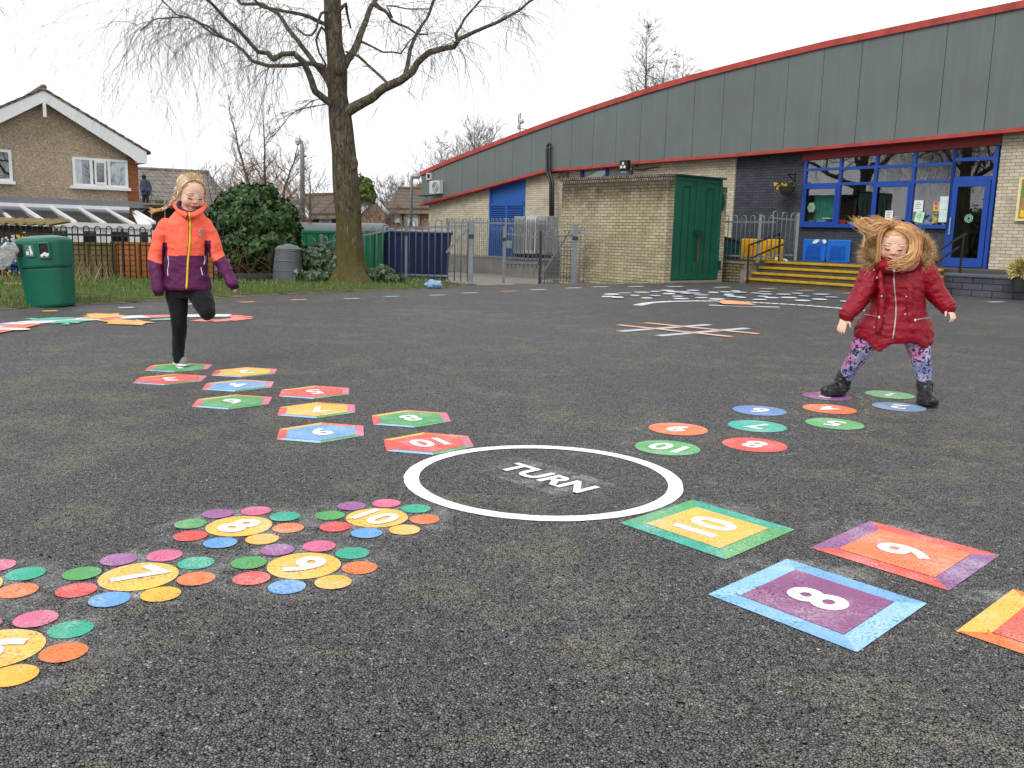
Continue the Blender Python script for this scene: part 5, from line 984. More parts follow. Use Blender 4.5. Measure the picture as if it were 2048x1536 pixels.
# conservatory
CV = -2.9; cons = thing('conservatory', 'white framed lean to conservatory with a glass roof against the pebble dashed house', 'conservatory', HO, HRZ); CL = dict(parent=cons, local=True)
T0 = lambda x, y: (lambda q: Vector((q[0], -.14, q[1])))(hp(x, y, -.14)); T1 = lambda x, y: (lambda q: Vector((q[0], CV, q[1])))(hp(x, y, CV))
zb0 = hp(180, 449.5, CV)[1]; tz = T0(130, 412).z; x0b = T1(-160, 440).x; x1b = T1(300, 455).x
mb = MB(); mb.bar(T0(-150, 404.5), T0(258, 418.5), .12, .16); mb.build('ridge_beam', M['white'], **CL)
bars = [((-75,408),(-43,436)), ((0,421),(23,440)), ((41.5,412),(89.5,444.5)), ((101,414),(151,446)), ((158,417),(210,448.5)), ((213,419.5),(268.6,450.5)), ((272,423),(309,447))]
for q, r in bars: mb = MB(); mb.bar(T0(*q), T1(*r)+Vector((0,0,.02)), .10, .09); mb.build('glazing_bar', M['white'], **CL)
mb = MB(); mb.add([T0(-150, 406), T0(262, 420), T1(300, 453)+Vector((0,0,-.02)), T1(-160, 438)+Vector((0,0,-.02))], [(0,1,2,3)]); mb.build('roof_glass', M['roofglass'], **CL)
pL, pR = T1(-160, 440), T1(303, 454); mb = MB(); mb.bar(pL, pR, .14, .16); mb.build('gutter', M['white'], **CL)
mb = MB(); mb.add([T1(276, 450.5), T1(300, 452), T1(303, 449)+Vector((0,0,.05)), T0(273, 424), T0(262, 421)], [(0,1,2,3,4)]); mb.build('end_panel', M['white'], **CL)
zc_ = lambda x: T1(x, 462).z
mb = MB(); mb.box((pL.x, CV, -1.6), (pR.x, CV+.06, T1(180, 490).z)); mb.build('low_wall', M['white'], **CL)
mb = MB(); mb.box((pL.x, CV+.01, T1(180, 462).z), (pR.x, CV+.05, pL.z-.05)); mb.build('head_rail', M['white'], **CL)
for xa in (-50, 100, 142, 160, 199, 216, 262, 276, 302): 
    c = T1(xa, 470).x; MB().box((c-.09, CV-.01, T1(xa, 489).z-.05), (c+.09, CV+.06, T1(xa, 460).z)).build('mullion', M['white'], **CL)
for a, b in ((-50,100),(100,142),(142,160),(160,199),(199,216),(216,262),(262,302)):
    MB().add([(T1(a,470).x, CV+.03, T1(a,489).z-.03), (T1(b,470).x, CV+.03, T1(b,489).z-.03), (T1(b,470).x, CV+.03, T1(b,461).z), (T1(a,470).x, CV+.03, T1(a,461).z)], [(0,1,2,3)]).build('pane', M['white'] if a in (142, 199) else M['roofglass'], **CL)
MB().box((pL.x, CV+1.6, -1.6), (pR.x-.2, CV+1.7, T1(180, 466).z)).build('interior_wall', M['room'], **CL)
# ------------------------------------------------------------------ far bungalows
rb = brick_mat('red brick far', S(170,100,76,.75), S(140,80,62,.75), S(120,92,80,.7)); tb = tile_mat('far tile', S(136,128,120,.75), .3, .24); tb2 = tile_mat('brown far tile', S(112,94,80,.75), .3, .24)
def bung(name, label, P, tile, wallm, Y0, Y1, zlow=-1.5, extra=None):
    (rx0, ry0), (rx1, ry1), (ex1, ey1), (ex0, ey0) = P; a, b, c, d = at(rx0, ry0, Y1), at(rx1, ry1, Y1), at(ex1, ey1, Y0), at(ex0, ey0, Y0)
    o = thing(name, label, 'bungalow', (d.x, d.y, zlow)); up = Vector((0, 0, .18)); mb = MB(); mb.add([a, b, c, d, a+up, b+up, c+up, d+up], [(0,3,2,1)[::-1],(4,5,6,7)[::-1],(0,1,5,4),(1,2,6,5),(2,3,7,6),(3,0,4,7)])
    b2, a2 = b+Vector((0, Y1-Y0, c.z-b.z)), a+Vector((0, Y1-Y0, d.z-a.z)); mb.add([a+up, b+up, b2+up, a2+up], [(0,1,2,3)]); mb.build('roof', tile, o)
    mb = MB(); mb.box((min(d.x, a.x)+.2, Y0+.4, zlow), (c.x-.2, 2*Y1-Y0-.4, min(c.z, d.z)-.02)); mb.build('wall', wallm, o); MB().bar(d-Vector((0,.05,.1)), c-Vector((0,.05,.1)), .12, .2).build('fascia', M['coping'], o); MB().tube([a+up, b+up], .14, 6).build('ridge_tiles', tile, o)
    return o, (a, b, c, d)
o1, q1 = bung('bungalow', 'bungalow with pale grey tiled roof and scaffolding right of the pebble dashed house', ((255,343),(418,352),(470,418),(255,404)), tb, plain('dark brown wall', S(84,64,52,.7), .9, .2), 50, 54.5)
o2, q2 = bung('bungalow', 'brick bungalow with brown tiled roof left of the birch trunk', ((601,397),(700,394),(706,430),(612,432)), tb2, rb, 56, 60)
for x0, x1, y0, y1 in ((638,662,437,450),(672,690,437,449)):
    a, b = at(x0, y1, 56.2), at(x1, y0, 56.2); wn = MB().box((a.x, 56.3, a.z), (b.x, 56.45, b.z)).build('window', M['white'], o2); MB().box((a.x+.1, 56.25, a.z+.1), (b.x-.1, 56.35, b.z-.1)).build('pane', M['houseglass'], wn)
a, b, c = at(588, 428, 55), at(603, 410, 55), at(613, 430, 55); mb = MB(); mb.add([a, b, c, c-Vector((0,0,3)), a-Vector((0,0,3))], [(0,1,2,3,4)]); gb = mb.build('gable_wall', rb, o2); mb = MB(); mb.bar(a-Vector((.2,.1,.1)), b+Vector((0,-.1,.1)), .1, .22); mb.bar(c-Vector((-.2,.1,.1)), b+Vector((0,-.1,.1)), .1, .22); mb.build('bargeboard', M['white'], gb)
o3, q3 = bung('bungalow', 'brick bungalow with a white edged gable right of the birch trunk', ((708,393),(752,396),(765,421),(700,424)), tb2, rb, 57, 61)
a, b, c = at(719, 430, 55), at(748.5, 399, 55), at(771, 424, 55); mb = MB(); mb.add([a, b, c, c-Vector((0,0,3)), a-Vector((0,0,3))], [(0,1,2,3,4)]); gb = mb.build('gable_wall', plain('tan gable', S(150,118,98,.8), .9, .2, 3), o3); mb = MB(); mb.bar(a-Vector((.2,.1,.1)), b+Vector((0,-.1,.1)), .1, .2); mb.bar(c-Vector((-.2,.1,.1)), b+Vector((0,-.1,.1)), .1, .2); mb.build('bargeboard', M['white'], gb)
o4, q4 = bung('bungalow', 'brown roofed bungalow with a white door behind the street lamp', ((796,383),(870,384),(870,421),(772,421)), tb2, plain('sandy brick wall', S(176,130,96,.8), .9, .25, 3), 56, 60)
for x0, x1, y0, y1 in ((812,836,428,452),(788,800,428,445)):
    a, b = at(x0, y1, 56.2), at(x1, y0, 56.2); wn = MB().box((a.x, 56.2, a.z), (b.x, 56.42, b.z)).build('garage_door', M['whitegrey'], o4); mb = MB(); mb.box((a.x-.12, 56.1, a.z), (a.x, 56.35, b.z+.12)); mb.box((b.x, 56.1, a.z), (b.x+.12, 56.35, b.z+.12)); mb.build('frame', M['coping'], wn)
# scaffolding and roofer
o = thing('scaffolding', 'steel scaffold poles and boards at the eaves of the grey roofed bungalow', 'scaffolding', at(285, 440, 49.5)); mb = MB()
for x in (279, 303, 330, 372): mb.tube([at(x, 372 if x < 310 else 395, 49.5), at(x, 470, 49.5)], .035, 6)
for y in (389, 381, 405): mb.tube([at(277, y, 49.4), at(310, y+.8, 49.4)], .03, 6)
mb.tube([at(281, 424, 49.4), at(303, 410, 49.4)], .03, 6); mb.build('pole', M['galvpale'], o); mb = MB(); mb.bar(at(272, 407, 49.3), at(440, 413, 49.3), .9, .07); mb.build('board', plain('scaffold board', S(150,130,100)), o)
# lamps
p = at(605, 452, 26); o = thing('camera_pole', 'tall grey pole with a dome camera behind the compost bin', 'camera pole', p-Vector((0,0,.9))); P_ = lambda x, y: at(x, y, 26)
mb = MB(); mb.tube([P_(605.5, 475), P_(604.5, 297), P_(603.5, 283), P_(600, 278), P_(596, 280)], [.075, .06, .035, .03, .03], 8); mb.build('pole', M['galv'], o, smooth=True); mb = MB(); mb.ball(P_(595.5, 284.5), (.075,.075,.09), 12, 8); mb.tube([P_(595.5, 279), P_(595.5, 284)], [.06, .085], 10); mb.build('dome_camera', M['whitegrey'], o, smooth=True)
mb = MB(); mb.ball(P_(610, 312), (.055,.055,.04), 10, 6); mb.tube([P_(604.5, 310), P_(610, 310)], .02, 5); mb.build('sensor', M['galv'], o); mb = MB(); mb.tube([P_(593.5, 339), P_(605, 337), P_(615, 340)], .012, 5); mb.build('spike_collar', M['pipe'], o)
P_ = lambda x, y: at(x, y, 34); o = thing('street_lamp', 'grey street lamp with a round head left of the school', 'street lamp', P_(822, 445)-Vector((0,0,.9))); mb = MB(); mb.tube([P_(822, 465), P_(823.5, 352), P_(826, 350), P_(830, 350)], [.055,.042,.035,.035], 8); mb.build('pole', M['galv'], o, smooth=True)
mb = MB(); c = P_(832, 353); mb.loft([[c+Vector((r*math.cos(i*PI/8), r*math.sin(i*PI/8), z)) for i in range(16)] for r, z in ((.13,-.08),(.17,-.02),(.165,.04),(.10,.11),(.03,.13))]); mb.build('lamp_head', M['galvpale'], o, smooth=True)
# litter on the ground
p = GH(868, 577); mb = MB(); mb.ball(p+UPZ*.07, (.17,.1,.08), 20, 12); me_ = mb
me_.v = [tuple(Vector(v)+ (Vector(v)-p).normalized()*.06*mnoise.noise((Vector(v)-p)*16)) for v in me_.v]; ob = mb.build('crumpled_litter', plain('pale blue crumpled sheet', S(140,178,214), .5, .35, 14, .01, 30), smooth=False); props(ob, 'crumpled pale blue plastic sheet at the end of the grass verge', 'litter')
a, b = GH(1050, 549), GH(1076, 546); mb = MB(); mb.add([a+UPZ*.02, a.lerp(b,.5)+Vector((0,-.05,.03)), b+UPZ*.02, b+Vector((.02,.25,.05)), a.lerp(b,.5)+Vector((0,.2,.06)), a+Vector((0,.2,.02))], [(0,1,4,5),(1,2,3,4)]); props(mb.build('paper_scrap', M['white']), 'torn white paper lying on the path behind the gate', 'litter')
p = GH(531, 574); mb = MB(); mb.ball(p+UPZ*.05, (.045,.03,.03), 7, 5); props(mb.build('paper_scrap', M['white']), 'tiny white paper scrap in the grass left of the compost bin', 'litter')
p = GH(513, 566); mb = MB(); R_ = .3
mb.loft([[p+Vector(((R_+.085*math.cos(b_))*math.cos(a_)*1.0, (R_+.085*math.cos(b_))*math.sin(a_)*1.0, .10+.085*math.sin(b_))) for b_ in [j*PI/5 for j in range(10)]] for a_ in [i*2*PI/28 for i in range(29)]], 0, False); props(mb.build('old_tyre', plain('tyre rubber', S(44,44,42), .9, .4, 6, .004, 40), smooth=True), 'old black tyre lying in the ivy below the bush', 'tyre')
p = GH(645, 566); mb = MB(); mb.box((p.x-.35, p.y+.15, .0), (p.x+.32, p.y+.5, .14)); props(mb.build('trough', plain('trough plastic', S(60,66,68,.8), .7, .3), bevel=.03), 'low dark trough in the ivy left of the birch roots', 'trough')
# ------------------------------------------------------------------ birch
BY = 17.9
cb = lambda X, Y, d=0: at(200+X/2.2756, Y/2.2756, BY+d)
bpx = BY/1800/2.2756*1.02
bbase = cb(1125, 1290)
birch = thing('birch_tree', 'big leafless birch with mossy trunk and drooping twigs on the verge', 'tree', (bbase.x, bbase.y, 0))
def bumpy_tube(pts, rads, n, amp, fr, flare=None):
    P = [Vector(p) for p in pts]; Q = []; R = []
    for i in range(len(P)-1):
        for k in range(5): f = k/5; Q.append(P[i].lerp(P[i+1], f)); R.append(rads[i]*(1-f)+rads[i+1]*f)
    Q.append(P[-1]); R.append(rads[-1]); mb = MB(); rings = []
    for q, r in zip(Q, R):
        ring = []
        for j in range(n):
            a = j*2*PI/n; d = Vector((math.cos(a), math.sin(a), 0)); rr = r*(1+amp*mnoise.noise(Vector((d.x*fr, d.y*fr, q.z*1.3))))
            if flare: rr += flare(q.z, a)
            ring.append(q+d*rr)
        rings.append(ring)
    mb.loft(rings); return mb
TR = [(1128,1312,118),(1130,1270,78),(1136,1210,66),(1138,1120,59),(1131,1000,56),(1122,880,55),(1115,780,54),(1110,700,53),(1098,600,51),(1091,520,48),(1080,430,42),(1079,330,43),(1078,270,42),(1066,200,36),(1060,100,37),(1057,0,36),(1050,-150,33),(1040,-350,28),(1050,-560,22),(1040,-800,14),(1050,-1050,6)]
lobes = [(.3,.34),(1.5,.22),(2.6,.30),(3.5,.36),(4.3,.34),(5.1,.26),(5.7,.36)]
def flare(z, a):
    if z > .62: return 0
    f = (1-max(z, 0)/.62)**2.3; return f*(.05+sum(w_*max(0, math.cos((a-l_)*1.0))**22 for l_, w_ in lobes)*1.05)
bumpy_tube([cb(x, y) for x, y, r in TR], [r*bpx for x, y, r in TR], 40, .10, 1.7, flare).build('trunk', M['bark'], birch, smooth=True)
kb = MB()
for x, y, r, d in ((1150,745,24,-.12),(1086,302,26,-.2)): kb.ball(cb(x, y, d), (r*bpx, r*bpx*.7, r*bpx*1.4), 14, 10)
kb.build('knot', M['limb'], birch, smooth=True)
LIMBS = {
 'A': ([(1120,515,0),(1165,482,-.1),(1210,457,-.2),(1290,407,-.35),(1370,366,-.5),(1425,326,-.6),(1440,291,-.65),(1500,237,-.75),(1560,222,-.85),(1612,212,-.9),(1642,172,-1),(1720,140,-1.15),(1830,90,-1.4),(1920,40,-1.55),(1990,-15,-1.7)], 26, 4),
 'A1': ([(1388,355,-.5),(1398,290,-.4),(1412,228,-.3),(1442,150,-.2),(1490,80,-.1),(1522,0,0),(1545,-110,.2)], 11, 4),
 'A2': ([(1632,190,-.95),(1622,150,-1),(1660,82,-1.05),(1735,0,-1.1),(1800,-90,-1.2)], 7, 3),
 'A3': ([(1318,392,-.35),(1300,372,-.3),(1240,310,-.1),(1175,256,0),(1120,235,.1)], 7, 5),
 'B': ([(1110,300,0),(1132,262,.1),(1160,220,.2),(1195,140,.4),(1215,70,.5),(1252,-5,.7),(1300,-130,1),(1380,-330,1.5),(1440,-560,1.8)], 22, 5),
 'B1': ([(1240,15,.6),(1300,50,.5),(1322,85,.4),(1362,110,.4),(1440,152,.4),(1492,156,.4)], 9, 3),
 'B2': ([(1180,185,.3),(1220,205,.2),(1290,240,0),(1370,240,-.2),(1412,180,-.3),(1460,140,-.4)], 6, 2),
 'C': ([(1100,505,0),(1075,485,-.1),(1030,455,-.2),(982,415,-.4),(952,345,-.5),(925,282,-.6),(880,243,-.7),(832,246,-.8),(792,274,-.9),(762,246,-.9),(722,236,-1),(682,182,-1.1),(620,130,-1.3),(560,70,-1.5),(490,0,-1.7),(440,-60,-1.9)], 18, 5),
 'D': ([(1040,320,0),(1000,296,.1),(960,286,.15),(870,297,.2),(770,298,.3),(690,275,.4),(655,226,.4),(604,190,.5),(522,160,.5),(440,100,.6),(345,62,.7),(270,-10,.8)], 13, 3),
 'D1': ([(560,172,.5),(490,116,.4),(400,78,.2),(330,77,0),(250,92,-.2),(180,140,-.3)], 6, 2),
 'E': ([(1055,410,0),(1040,380,.1),(1000,320,.3),(942,240,.5),(900,180,.6),(852,120,.7),(812,60,.8),(742,20,.9),(640,14,1),(590,-40,1.1),(500,-120,1.3)], 15, 5),
 'F': ([(1050,130,0),(1030,108,-.1),(962,80,-.3),(880,60,-.5),(800,42,-.6),(730,28,-.8),(640,-60,-1)], 11, 4),
 'G': ([(1050,40,0),(1008,62,-.3),(982,130,-.4),(962,160,-.45),(930,158,-.5),(890,120,-.6)], 7, 3),
 'G2': ([(1050,180,0),(1010,120,-.2),(985,180,-.3),(1000,240,-.3),(1030,300,-.2)], 6, 4),
 'H': ([(1080,60,0),(1120,20,.2),(1130,80,.3),(1140,130,.3)], 9, 4),
 'I': ([(1250,5,.6),(1330,80,.3),(1300,30,.3),(1390,40,.2),(1500,40,0),(1540,-60,-.2)], 5, 2),
 'J': ([(1050,-150,0),(980,-230,-.5),(860,-300,-1),(700,-420,-1.4),(540,-470,-1.7)], 14, 4),
 'K': ([(1045,-300,0),(1150,-400,.3),(1300,-480,-.4),(1500,-560,-.9),(1650,-560,-1.2)], 14, 4),
 'Lb': ([(1045,-420,0),(960,-560,.6),(820,-720,1.2),(700,-800,1.6)], 11, 3),
 'N': ([(1045,-500,0),(1120,-680,-.6),(1230,-850,-1),(1320,-920,-1.2)], 10, 3),
 'Pb': ([(1055,-100,0),(1050,-240,-1.0),(1000,-330,-2.0),(960,-380,-2.8)], 10, 3),
 'Q': ([(1055,-50,0),(1120,-230,1.3),(1200,-330,2.2)], 11, 3)}
limbpts = []
def wig(P, n=4, a=.03):
    out = []
    for i in range(len(P)-1):
        for k in range(n):
            p = P[i].lerp(P[i+1], k/n); out.append(p+Vector((mnoise.noise(p*3), mnoise.noise(p*3+Vector((9,0,0))), mnoise.noise(p*3+Vector((0,9,0)))))*a)
    return out+[P[-1]]
for k, (P, r0, r1) in LIMBS.items():
    Q = wig([cb(*q) for q in P]); rr = [(r0+(r1-r0)*(i/(len(Q)-1))**.75)*bpx for i in range(len(Q))]; mb = MB(); mb.tube(Q, rr, 8); mb.build('limb', M['limb'], birch, smooth=True)
    limbpts.append((k, Q, rr))
TW = MB()
def strand(p, d, ln, r, droop, seg=7, sub=0, n=3):
    pts = [p]; d = d.normalized(); c = p
    for i in range(seg):
        d = (d + Vector((random.gauss(0,.16), random.gauss(0,.16), random.gauss(0,.12)-droop))).normalized(); c = c+d*(ln/seg); pts.append(c)
    TW.tube(pts, [r*(1-.72*i/seg) for i in range(seg+1)], n, 0, False)
    for s_ in range(sub):
        i = random.randint(1, seg-1); dd = (pts[i+1]-pts[i]).normalized()+Vector((random.gauss(0,.55), random.gauss(0,.55), random.gauss(-.05,.3)))
        strand(pts[i], dd, ln*random.uniform(.3, .65), r*.62, droop*1.25, max(4, seg-2), sub-1 if sub > 1 and random.random() < .6 else 0, n)
for k, Q, rr in limbpts:
    ntw = {'A': 46, 'A1': 20, 'A2': 14, 'B': 26, 'B1': 14, 'B2': 14, 'C': 58, 'D': 52, 'D1': 26, 'E': 36, 'F': 30, 'J': 50, 'K': 46, 'Lb': 22, 'N': 22, 'Pb': 30, 'Q': 20}.get(k, 9)
    for _ in range(ntw):
        i = int(len(Q)*(random.uniform(.22, 1)**.8)) if k not in ('D1', 'A2') else random.randint(0, len(Q)-1)
        i = min(len(Q)-2, i); t = (Q[i+1]-Q[i]).normalized(); d = t*random.uniform(.2, 1)+Vector((random.gauss(0,.7), random.gauss(0,.8), random.gauss(.15,.55)))
        lf = k in ('C', 'D', 'D1', 'E', 'F', 'J')
        strand(Q[i], d, random.uniform(.7, 1.9) if lf else random.uniform(.5, 1.35), random.uniform(.0038, .0066), random.uniform(.10, .26), 8, 3)
for _ in range(60):      # hanging ends of the left part of the crown
    p = cb(random.uniform(60, 620), random.uniform(-120, 140), random.uniform(-2, 1.2)); strand(p, Vector((random.gauss(-.3,.5), random.gauss(0,.5), -.2)), random.uniform(1.2, 2.6), .0042, .14, 9, 4)
for _ in range(30):
    p = cb(random.uniform(1450, 1900), random.uniform(0, 200), random.uniform(-1.6, .6)); strand(p, Vector((random.gauss(.2,.5), random.gauss(0,.5), -.1)), random.uniform(.6, 1.5), .0036, .15, 8, 3)
for x, y, d in ((1040,450,0),(1055,470,-.2)):
    strand(cb(x, y, d), Vector((-1, 0, -.1)), 1.25, .014, .02, 9, 5)
TW.build('twigs', M['twig'], birch)
# a second tree and an added hedge left of the frame: they show only as reflections in the classroom windows
wq = SW(fac(1716, 380, WV)[0], WV, 2.2); dq = (wq-CAM).normalized(); rq = dq-NR*2*dq.dot(NR); bq = wq+rq*(24/math.hypot(rq.x, rq.y)); 
b2 = thing('bare_tree', 'leafless tree seen only as a dark reflection in the classroom windows', 'tree', (bq.x, bq.y, 0))
for ch in list(birch.children):
    c = ch.copy(); COL.objects.link(c); c.parent = b2; c.matrix_parent_inverse = Matrix.Translation(-birch.location)
b2.scale = (1.25, 1.25, 1.15); b2.rotation_euler = (0, 0, 2.1)
# ------------------------------------------------------------------ other bare trees
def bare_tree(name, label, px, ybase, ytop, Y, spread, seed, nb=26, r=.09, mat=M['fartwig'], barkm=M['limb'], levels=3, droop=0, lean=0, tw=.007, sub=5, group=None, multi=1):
    random.seed(seed); b = at(px, ybase, Y); h = at(px, ytop, Y).z-b.z; o = thing(name, label, 'tree', b, 0, group); tr = MB(); tg = MB()
    for m_ in range(multi):
        ox = (m_-(multi-1)/2)*.5
        top = b+Vector((lean+ox*1.8, random.gauss(0,.1), h*(1 if m_ == 0 else random.uniform(.7, .95)))); K = 12
        P = [b.lerp(top, i/K)+Vector((ox*.3+random.gauss(0,.035)*h*.1*(i > 0), random.gauss(0,.03)*h*.1, 0)) for i in range(K+1)]; tr.tube(P, [r*(1-.93*(i/K)**.8) for i in range(K+1)], 7)
        def grow(p, d, ln, rad, lv):
            seg = 5; pts = [p]; c = p; d = d.normalized()
            for i in range(seg): d = (d+Vector((random.gauss(0,.15), random.gauss(0,.15), random.gauss(.05,.10)-droop))).normalized(); c = c+d*(ln/seg); pts.append(c)
            tg.tube(pts, [max(rad*(1-.8*i/seg), tw*.45) for i in range(seg+1)], 3, 0, False)
            if lv > 1:
                for _ in range(sub): 
                    i = random.randint(1, seg); dd = (pts[i]-pts[i-1]).normalized()+Vector((random.gauss(0,.55), random.gauss(0,.55), random.gauss(.15,.35))); grow(pts[i], dd, ln*random.uniform(.3, .6), max(rad*.5, tw*.7), lv-1)
        for _ in range(nb):
            f = random.uniform(.18, .97); i = f*K; p = P[int(i)].lerp(P[min(K, int(i)+1)], i-int(i)); a = random.uniform(0, 2*PI); grow(p, Vector((math.cos(a), math.sin(a)*.9, random.uniform(.35, 1.2))), spread*(1.05-f*.8)*random.uniform(.5, 1.1), r*.34*(1.1-f), levels)
    tr.build('trunk', barkm, o, smooth=True); tg.build('branches', mat, o); return o
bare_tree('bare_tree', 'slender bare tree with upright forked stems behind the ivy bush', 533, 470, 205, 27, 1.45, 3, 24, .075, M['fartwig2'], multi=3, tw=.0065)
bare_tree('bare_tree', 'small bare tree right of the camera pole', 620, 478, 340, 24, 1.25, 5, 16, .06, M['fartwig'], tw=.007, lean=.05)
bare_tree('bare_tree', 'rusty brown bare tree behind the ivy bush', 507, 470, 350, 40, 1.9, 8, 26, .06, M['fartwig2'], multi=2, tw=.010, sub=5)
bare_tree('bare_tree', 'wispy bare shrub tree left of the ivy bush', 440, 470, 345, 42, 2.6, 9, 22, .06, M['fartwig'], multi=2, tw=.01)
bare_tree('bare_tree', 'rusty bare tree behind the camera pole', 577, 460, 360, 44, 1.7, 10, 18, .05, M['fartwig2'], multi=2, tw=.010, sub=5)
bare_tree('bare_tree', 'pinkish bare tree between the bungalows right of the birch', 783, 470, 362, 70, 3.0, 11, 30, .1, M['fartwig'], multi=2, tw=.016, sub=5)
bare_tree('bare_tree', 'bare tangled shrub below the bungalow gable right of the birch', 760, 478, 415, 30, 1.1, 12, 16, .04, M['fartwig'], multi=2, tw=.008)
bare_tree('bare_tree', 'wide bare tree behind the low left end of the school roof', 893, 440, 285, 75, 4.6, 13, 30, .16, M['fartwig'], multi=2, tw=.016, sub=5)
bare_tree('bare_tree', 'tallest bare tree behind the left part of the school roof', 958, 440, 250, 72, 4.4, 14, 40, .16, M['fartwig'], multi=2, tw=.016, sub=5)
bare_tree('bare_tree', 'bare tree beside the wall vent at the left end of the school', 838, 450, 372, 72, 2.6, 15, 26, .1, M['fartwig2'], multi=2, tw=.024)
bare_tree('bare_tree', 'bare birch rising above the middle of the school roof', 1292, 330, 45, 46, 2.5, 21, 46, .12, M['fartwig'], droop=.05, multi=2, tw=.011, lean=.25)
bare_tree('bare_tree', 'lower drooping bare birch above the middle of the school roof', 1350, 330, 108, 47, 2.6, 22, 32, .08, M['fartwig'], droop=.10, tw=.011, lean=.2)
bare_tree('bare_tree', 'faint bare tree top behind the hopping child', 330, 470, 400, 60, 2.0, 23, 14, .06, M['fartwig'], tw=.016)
random.seed(31)
# distant woods strip
hl = MB(); n = 60
for k, (Y, hh) in enumerate(((150, 4.6), (190, 7.0))):
    vs = []
    for i in range(n+1):
        x = -90+110*i/n; vs += [(x, Y, -3), (x, Y+8, hh+1.1*mnoise.noise(Vector((x*.12, k*3, 0)))+.5*mnoise.noise(Vector((x*.6, k, 2))))]
    hl.add(vs, [(2*i, 2*i+2, 2*i+3, 2*i+1) for i in range(n)])
props(hl.build('distant_hill', plain('far woods', S(156,152,148,.8), .95, .2, .4)), 'low grey brown wooded hill on the horizon', kind='structure')
# ------------------------------------------------------------------ ivy
def leaf_cloud(name, label, cat, blobs, n, size, mat, core=True, stem=None, low=None):
    """blobs: (centre, radii); leaves lie on and just under the lumpy surface"""
    c0 = blobs[0][0]; o = thing(name, label, cat, (c0.x, c0.y, min(b[0].z-b[1][2] for b in blobs)))
    V = np.zeros((n*6, 3), np.float32); w_ = [b[1][0]*b[1][2] for b in blobs]; ch = random.choices(range(len(blobs)), w_, k=n); k = 0
    for bi in ch:
        c, r = blobs[bi]
        for _ in range(8):
            d = Vector((random.gauss(0,1), random.gauss(0,1), random.gauss(0,1))).normalized(); lump = 1+.34*mnoise.noise(d*2.6+c)+.20*mnoise.noise(d*7+c); f = lump*random.uniform(.78, 1.08)
            p = c+Vector((d.x*r[0], d.y*r[1], d.z*r[2]))*f
            if not any(((p-b[0]).x/b[1][0])**2+((p-b[0]).y/b[1][1])**2+((p-b[0]).z/b[1][2])**2 < .62 for j, b in enumerate(blobs) if j != bi): break
        if low is not None and p.z < low: p.z = low+random.uniform(0, .1)
        nrm = (d+Vector((random.gauss(0,.45), random.gauss(0,.45), random.gauss(.15,.45)))).normalized(); t = Vector((random.gauss(0,.6), random.gauss(0,.6), -1)); t = (t-nrm*t.dot(nrm)).normalized(); s_ = nrm.cross(t); L_2 = size*random.uniform(.6, 1.25)
        q = [p-t*L_2*.45, p-t*L_2*.15+s_*L_2*.46+nrm*.01, p+t*L_2*.1+s_*L_2*.22, p+t*L_2*.6-nrm*.015, p+t*L_2*.1-s_*L_2*.22, p-t*L_2*.15-s_*L_2*.46+nrm*.01]
        V[k*6:k*6+6] = q; k += 1
    npmesh('leaves', V, np.arange(n*6).reshape(-1, 6), mat, o)
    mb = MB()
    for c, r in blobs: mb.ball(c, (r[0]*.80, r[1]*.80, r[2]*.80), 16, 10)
    mb.v = [tuple(Vector(v)*1) for v in mb.v]; mb.build('stems', M['darkcore'], o, smooth=True); return o  # solid dark balls stand in for the shaded inside of the foliage, not stems
Yb = 19.4; k = Yb/1800; B_ = lambda x, y, rx, rz, d=0, ry=None: (at(x, y, Yb+d), (rx*k, (ry or rx)*k, rz*k))
leaf_cloud('ivy_bush', 'big rounded dark green ivy bush between the hopping child and the compost bin', 'bush', [B_(505,455,72,62), B_(490,412,40,38), B_(470,440,44,50,-.1), B_(553,460,44,52,-.1), B_(520,405,34,28), B_(508,500,78,48,-.2), B_(449,478,32,50), B_(560,500,36,46,-.2), B_(463,402,14,16,-.2), B_(536,384,18,14,-.1), B_(578,428,16,18,-.2), B_(438,452,14,20,-.2), B_(500,384,14,12), B_(586,470,13,20), B_(478,392,12,14,-.3)], 15000, .115, M['ivy'])
Yb = 17.6; k = Yb/1800
leaf_cloud('ground_ivy', 'low ivy growing over the railings left of the birch trunk', 'ivy', [B_(640,525,40,30,.5), B_(612,520,22,24,.6), B_(668,535,24,26,.3), B_(630,552,45,14,.2)], 3600, .10, M['ivylow'], low=0)
leaf_cloud('ground_ivy', 'low ivy at the foot of the railings right of the birch trunk', 'ivy', [B_(765,548,22,16,.5), B_(745,553,16,12,.3), B_(785,556,20,10,.4)], 1300, .10, M['ivylow'], low=0)
leaf_cloud('ground_ivy', 'straggling ivy and stems on the ground below the big bush', 'ivy', [B_(540,562,50,9,.2,25), B_(480,558,40,10,.5,25), B_(445,556,30,14,.8,25)], 1500, .08, M['ivylow'], low=0)
Yb = 48; k = Yb/1800
leaf_cloud('conifer', 'rounded yellow green evergreen behind the birch trunk', 'tree', [B_(728,378,17,22), B_(735,392,15,16), B_(720,388,14,16)], 2200, .22, M['conifer'])
st_ = MB(); o = thing('dead_stems', 'reddish brown bare stems below the ivy bush', 'stems', GH(480, 572))
for _ in range(150):
    p = at(random.uniform(440, 600), 562, random.uniform(17.9, 19)); p.z = 0; d = Vector((random.gauss(.3,.6), random.gauss(-.2,.3), random.uniform(.1, .9))).normalized(); pts = [p]; 
    for i in range(6): d = (d+Vector((random.gauss(0,.2), random.gauss(0,.2), random.gauss(-.12,.15)))).normalized(); pts.append(pts[-1]+d*.13)
    st_.tube([Vector((q.x, q.y, max(q.z, .02))) for q in pts], [.006]*7, 3, 0, False)
st_.build('stem', plain('red brown stem', S(120, 84, 66), .9), o)

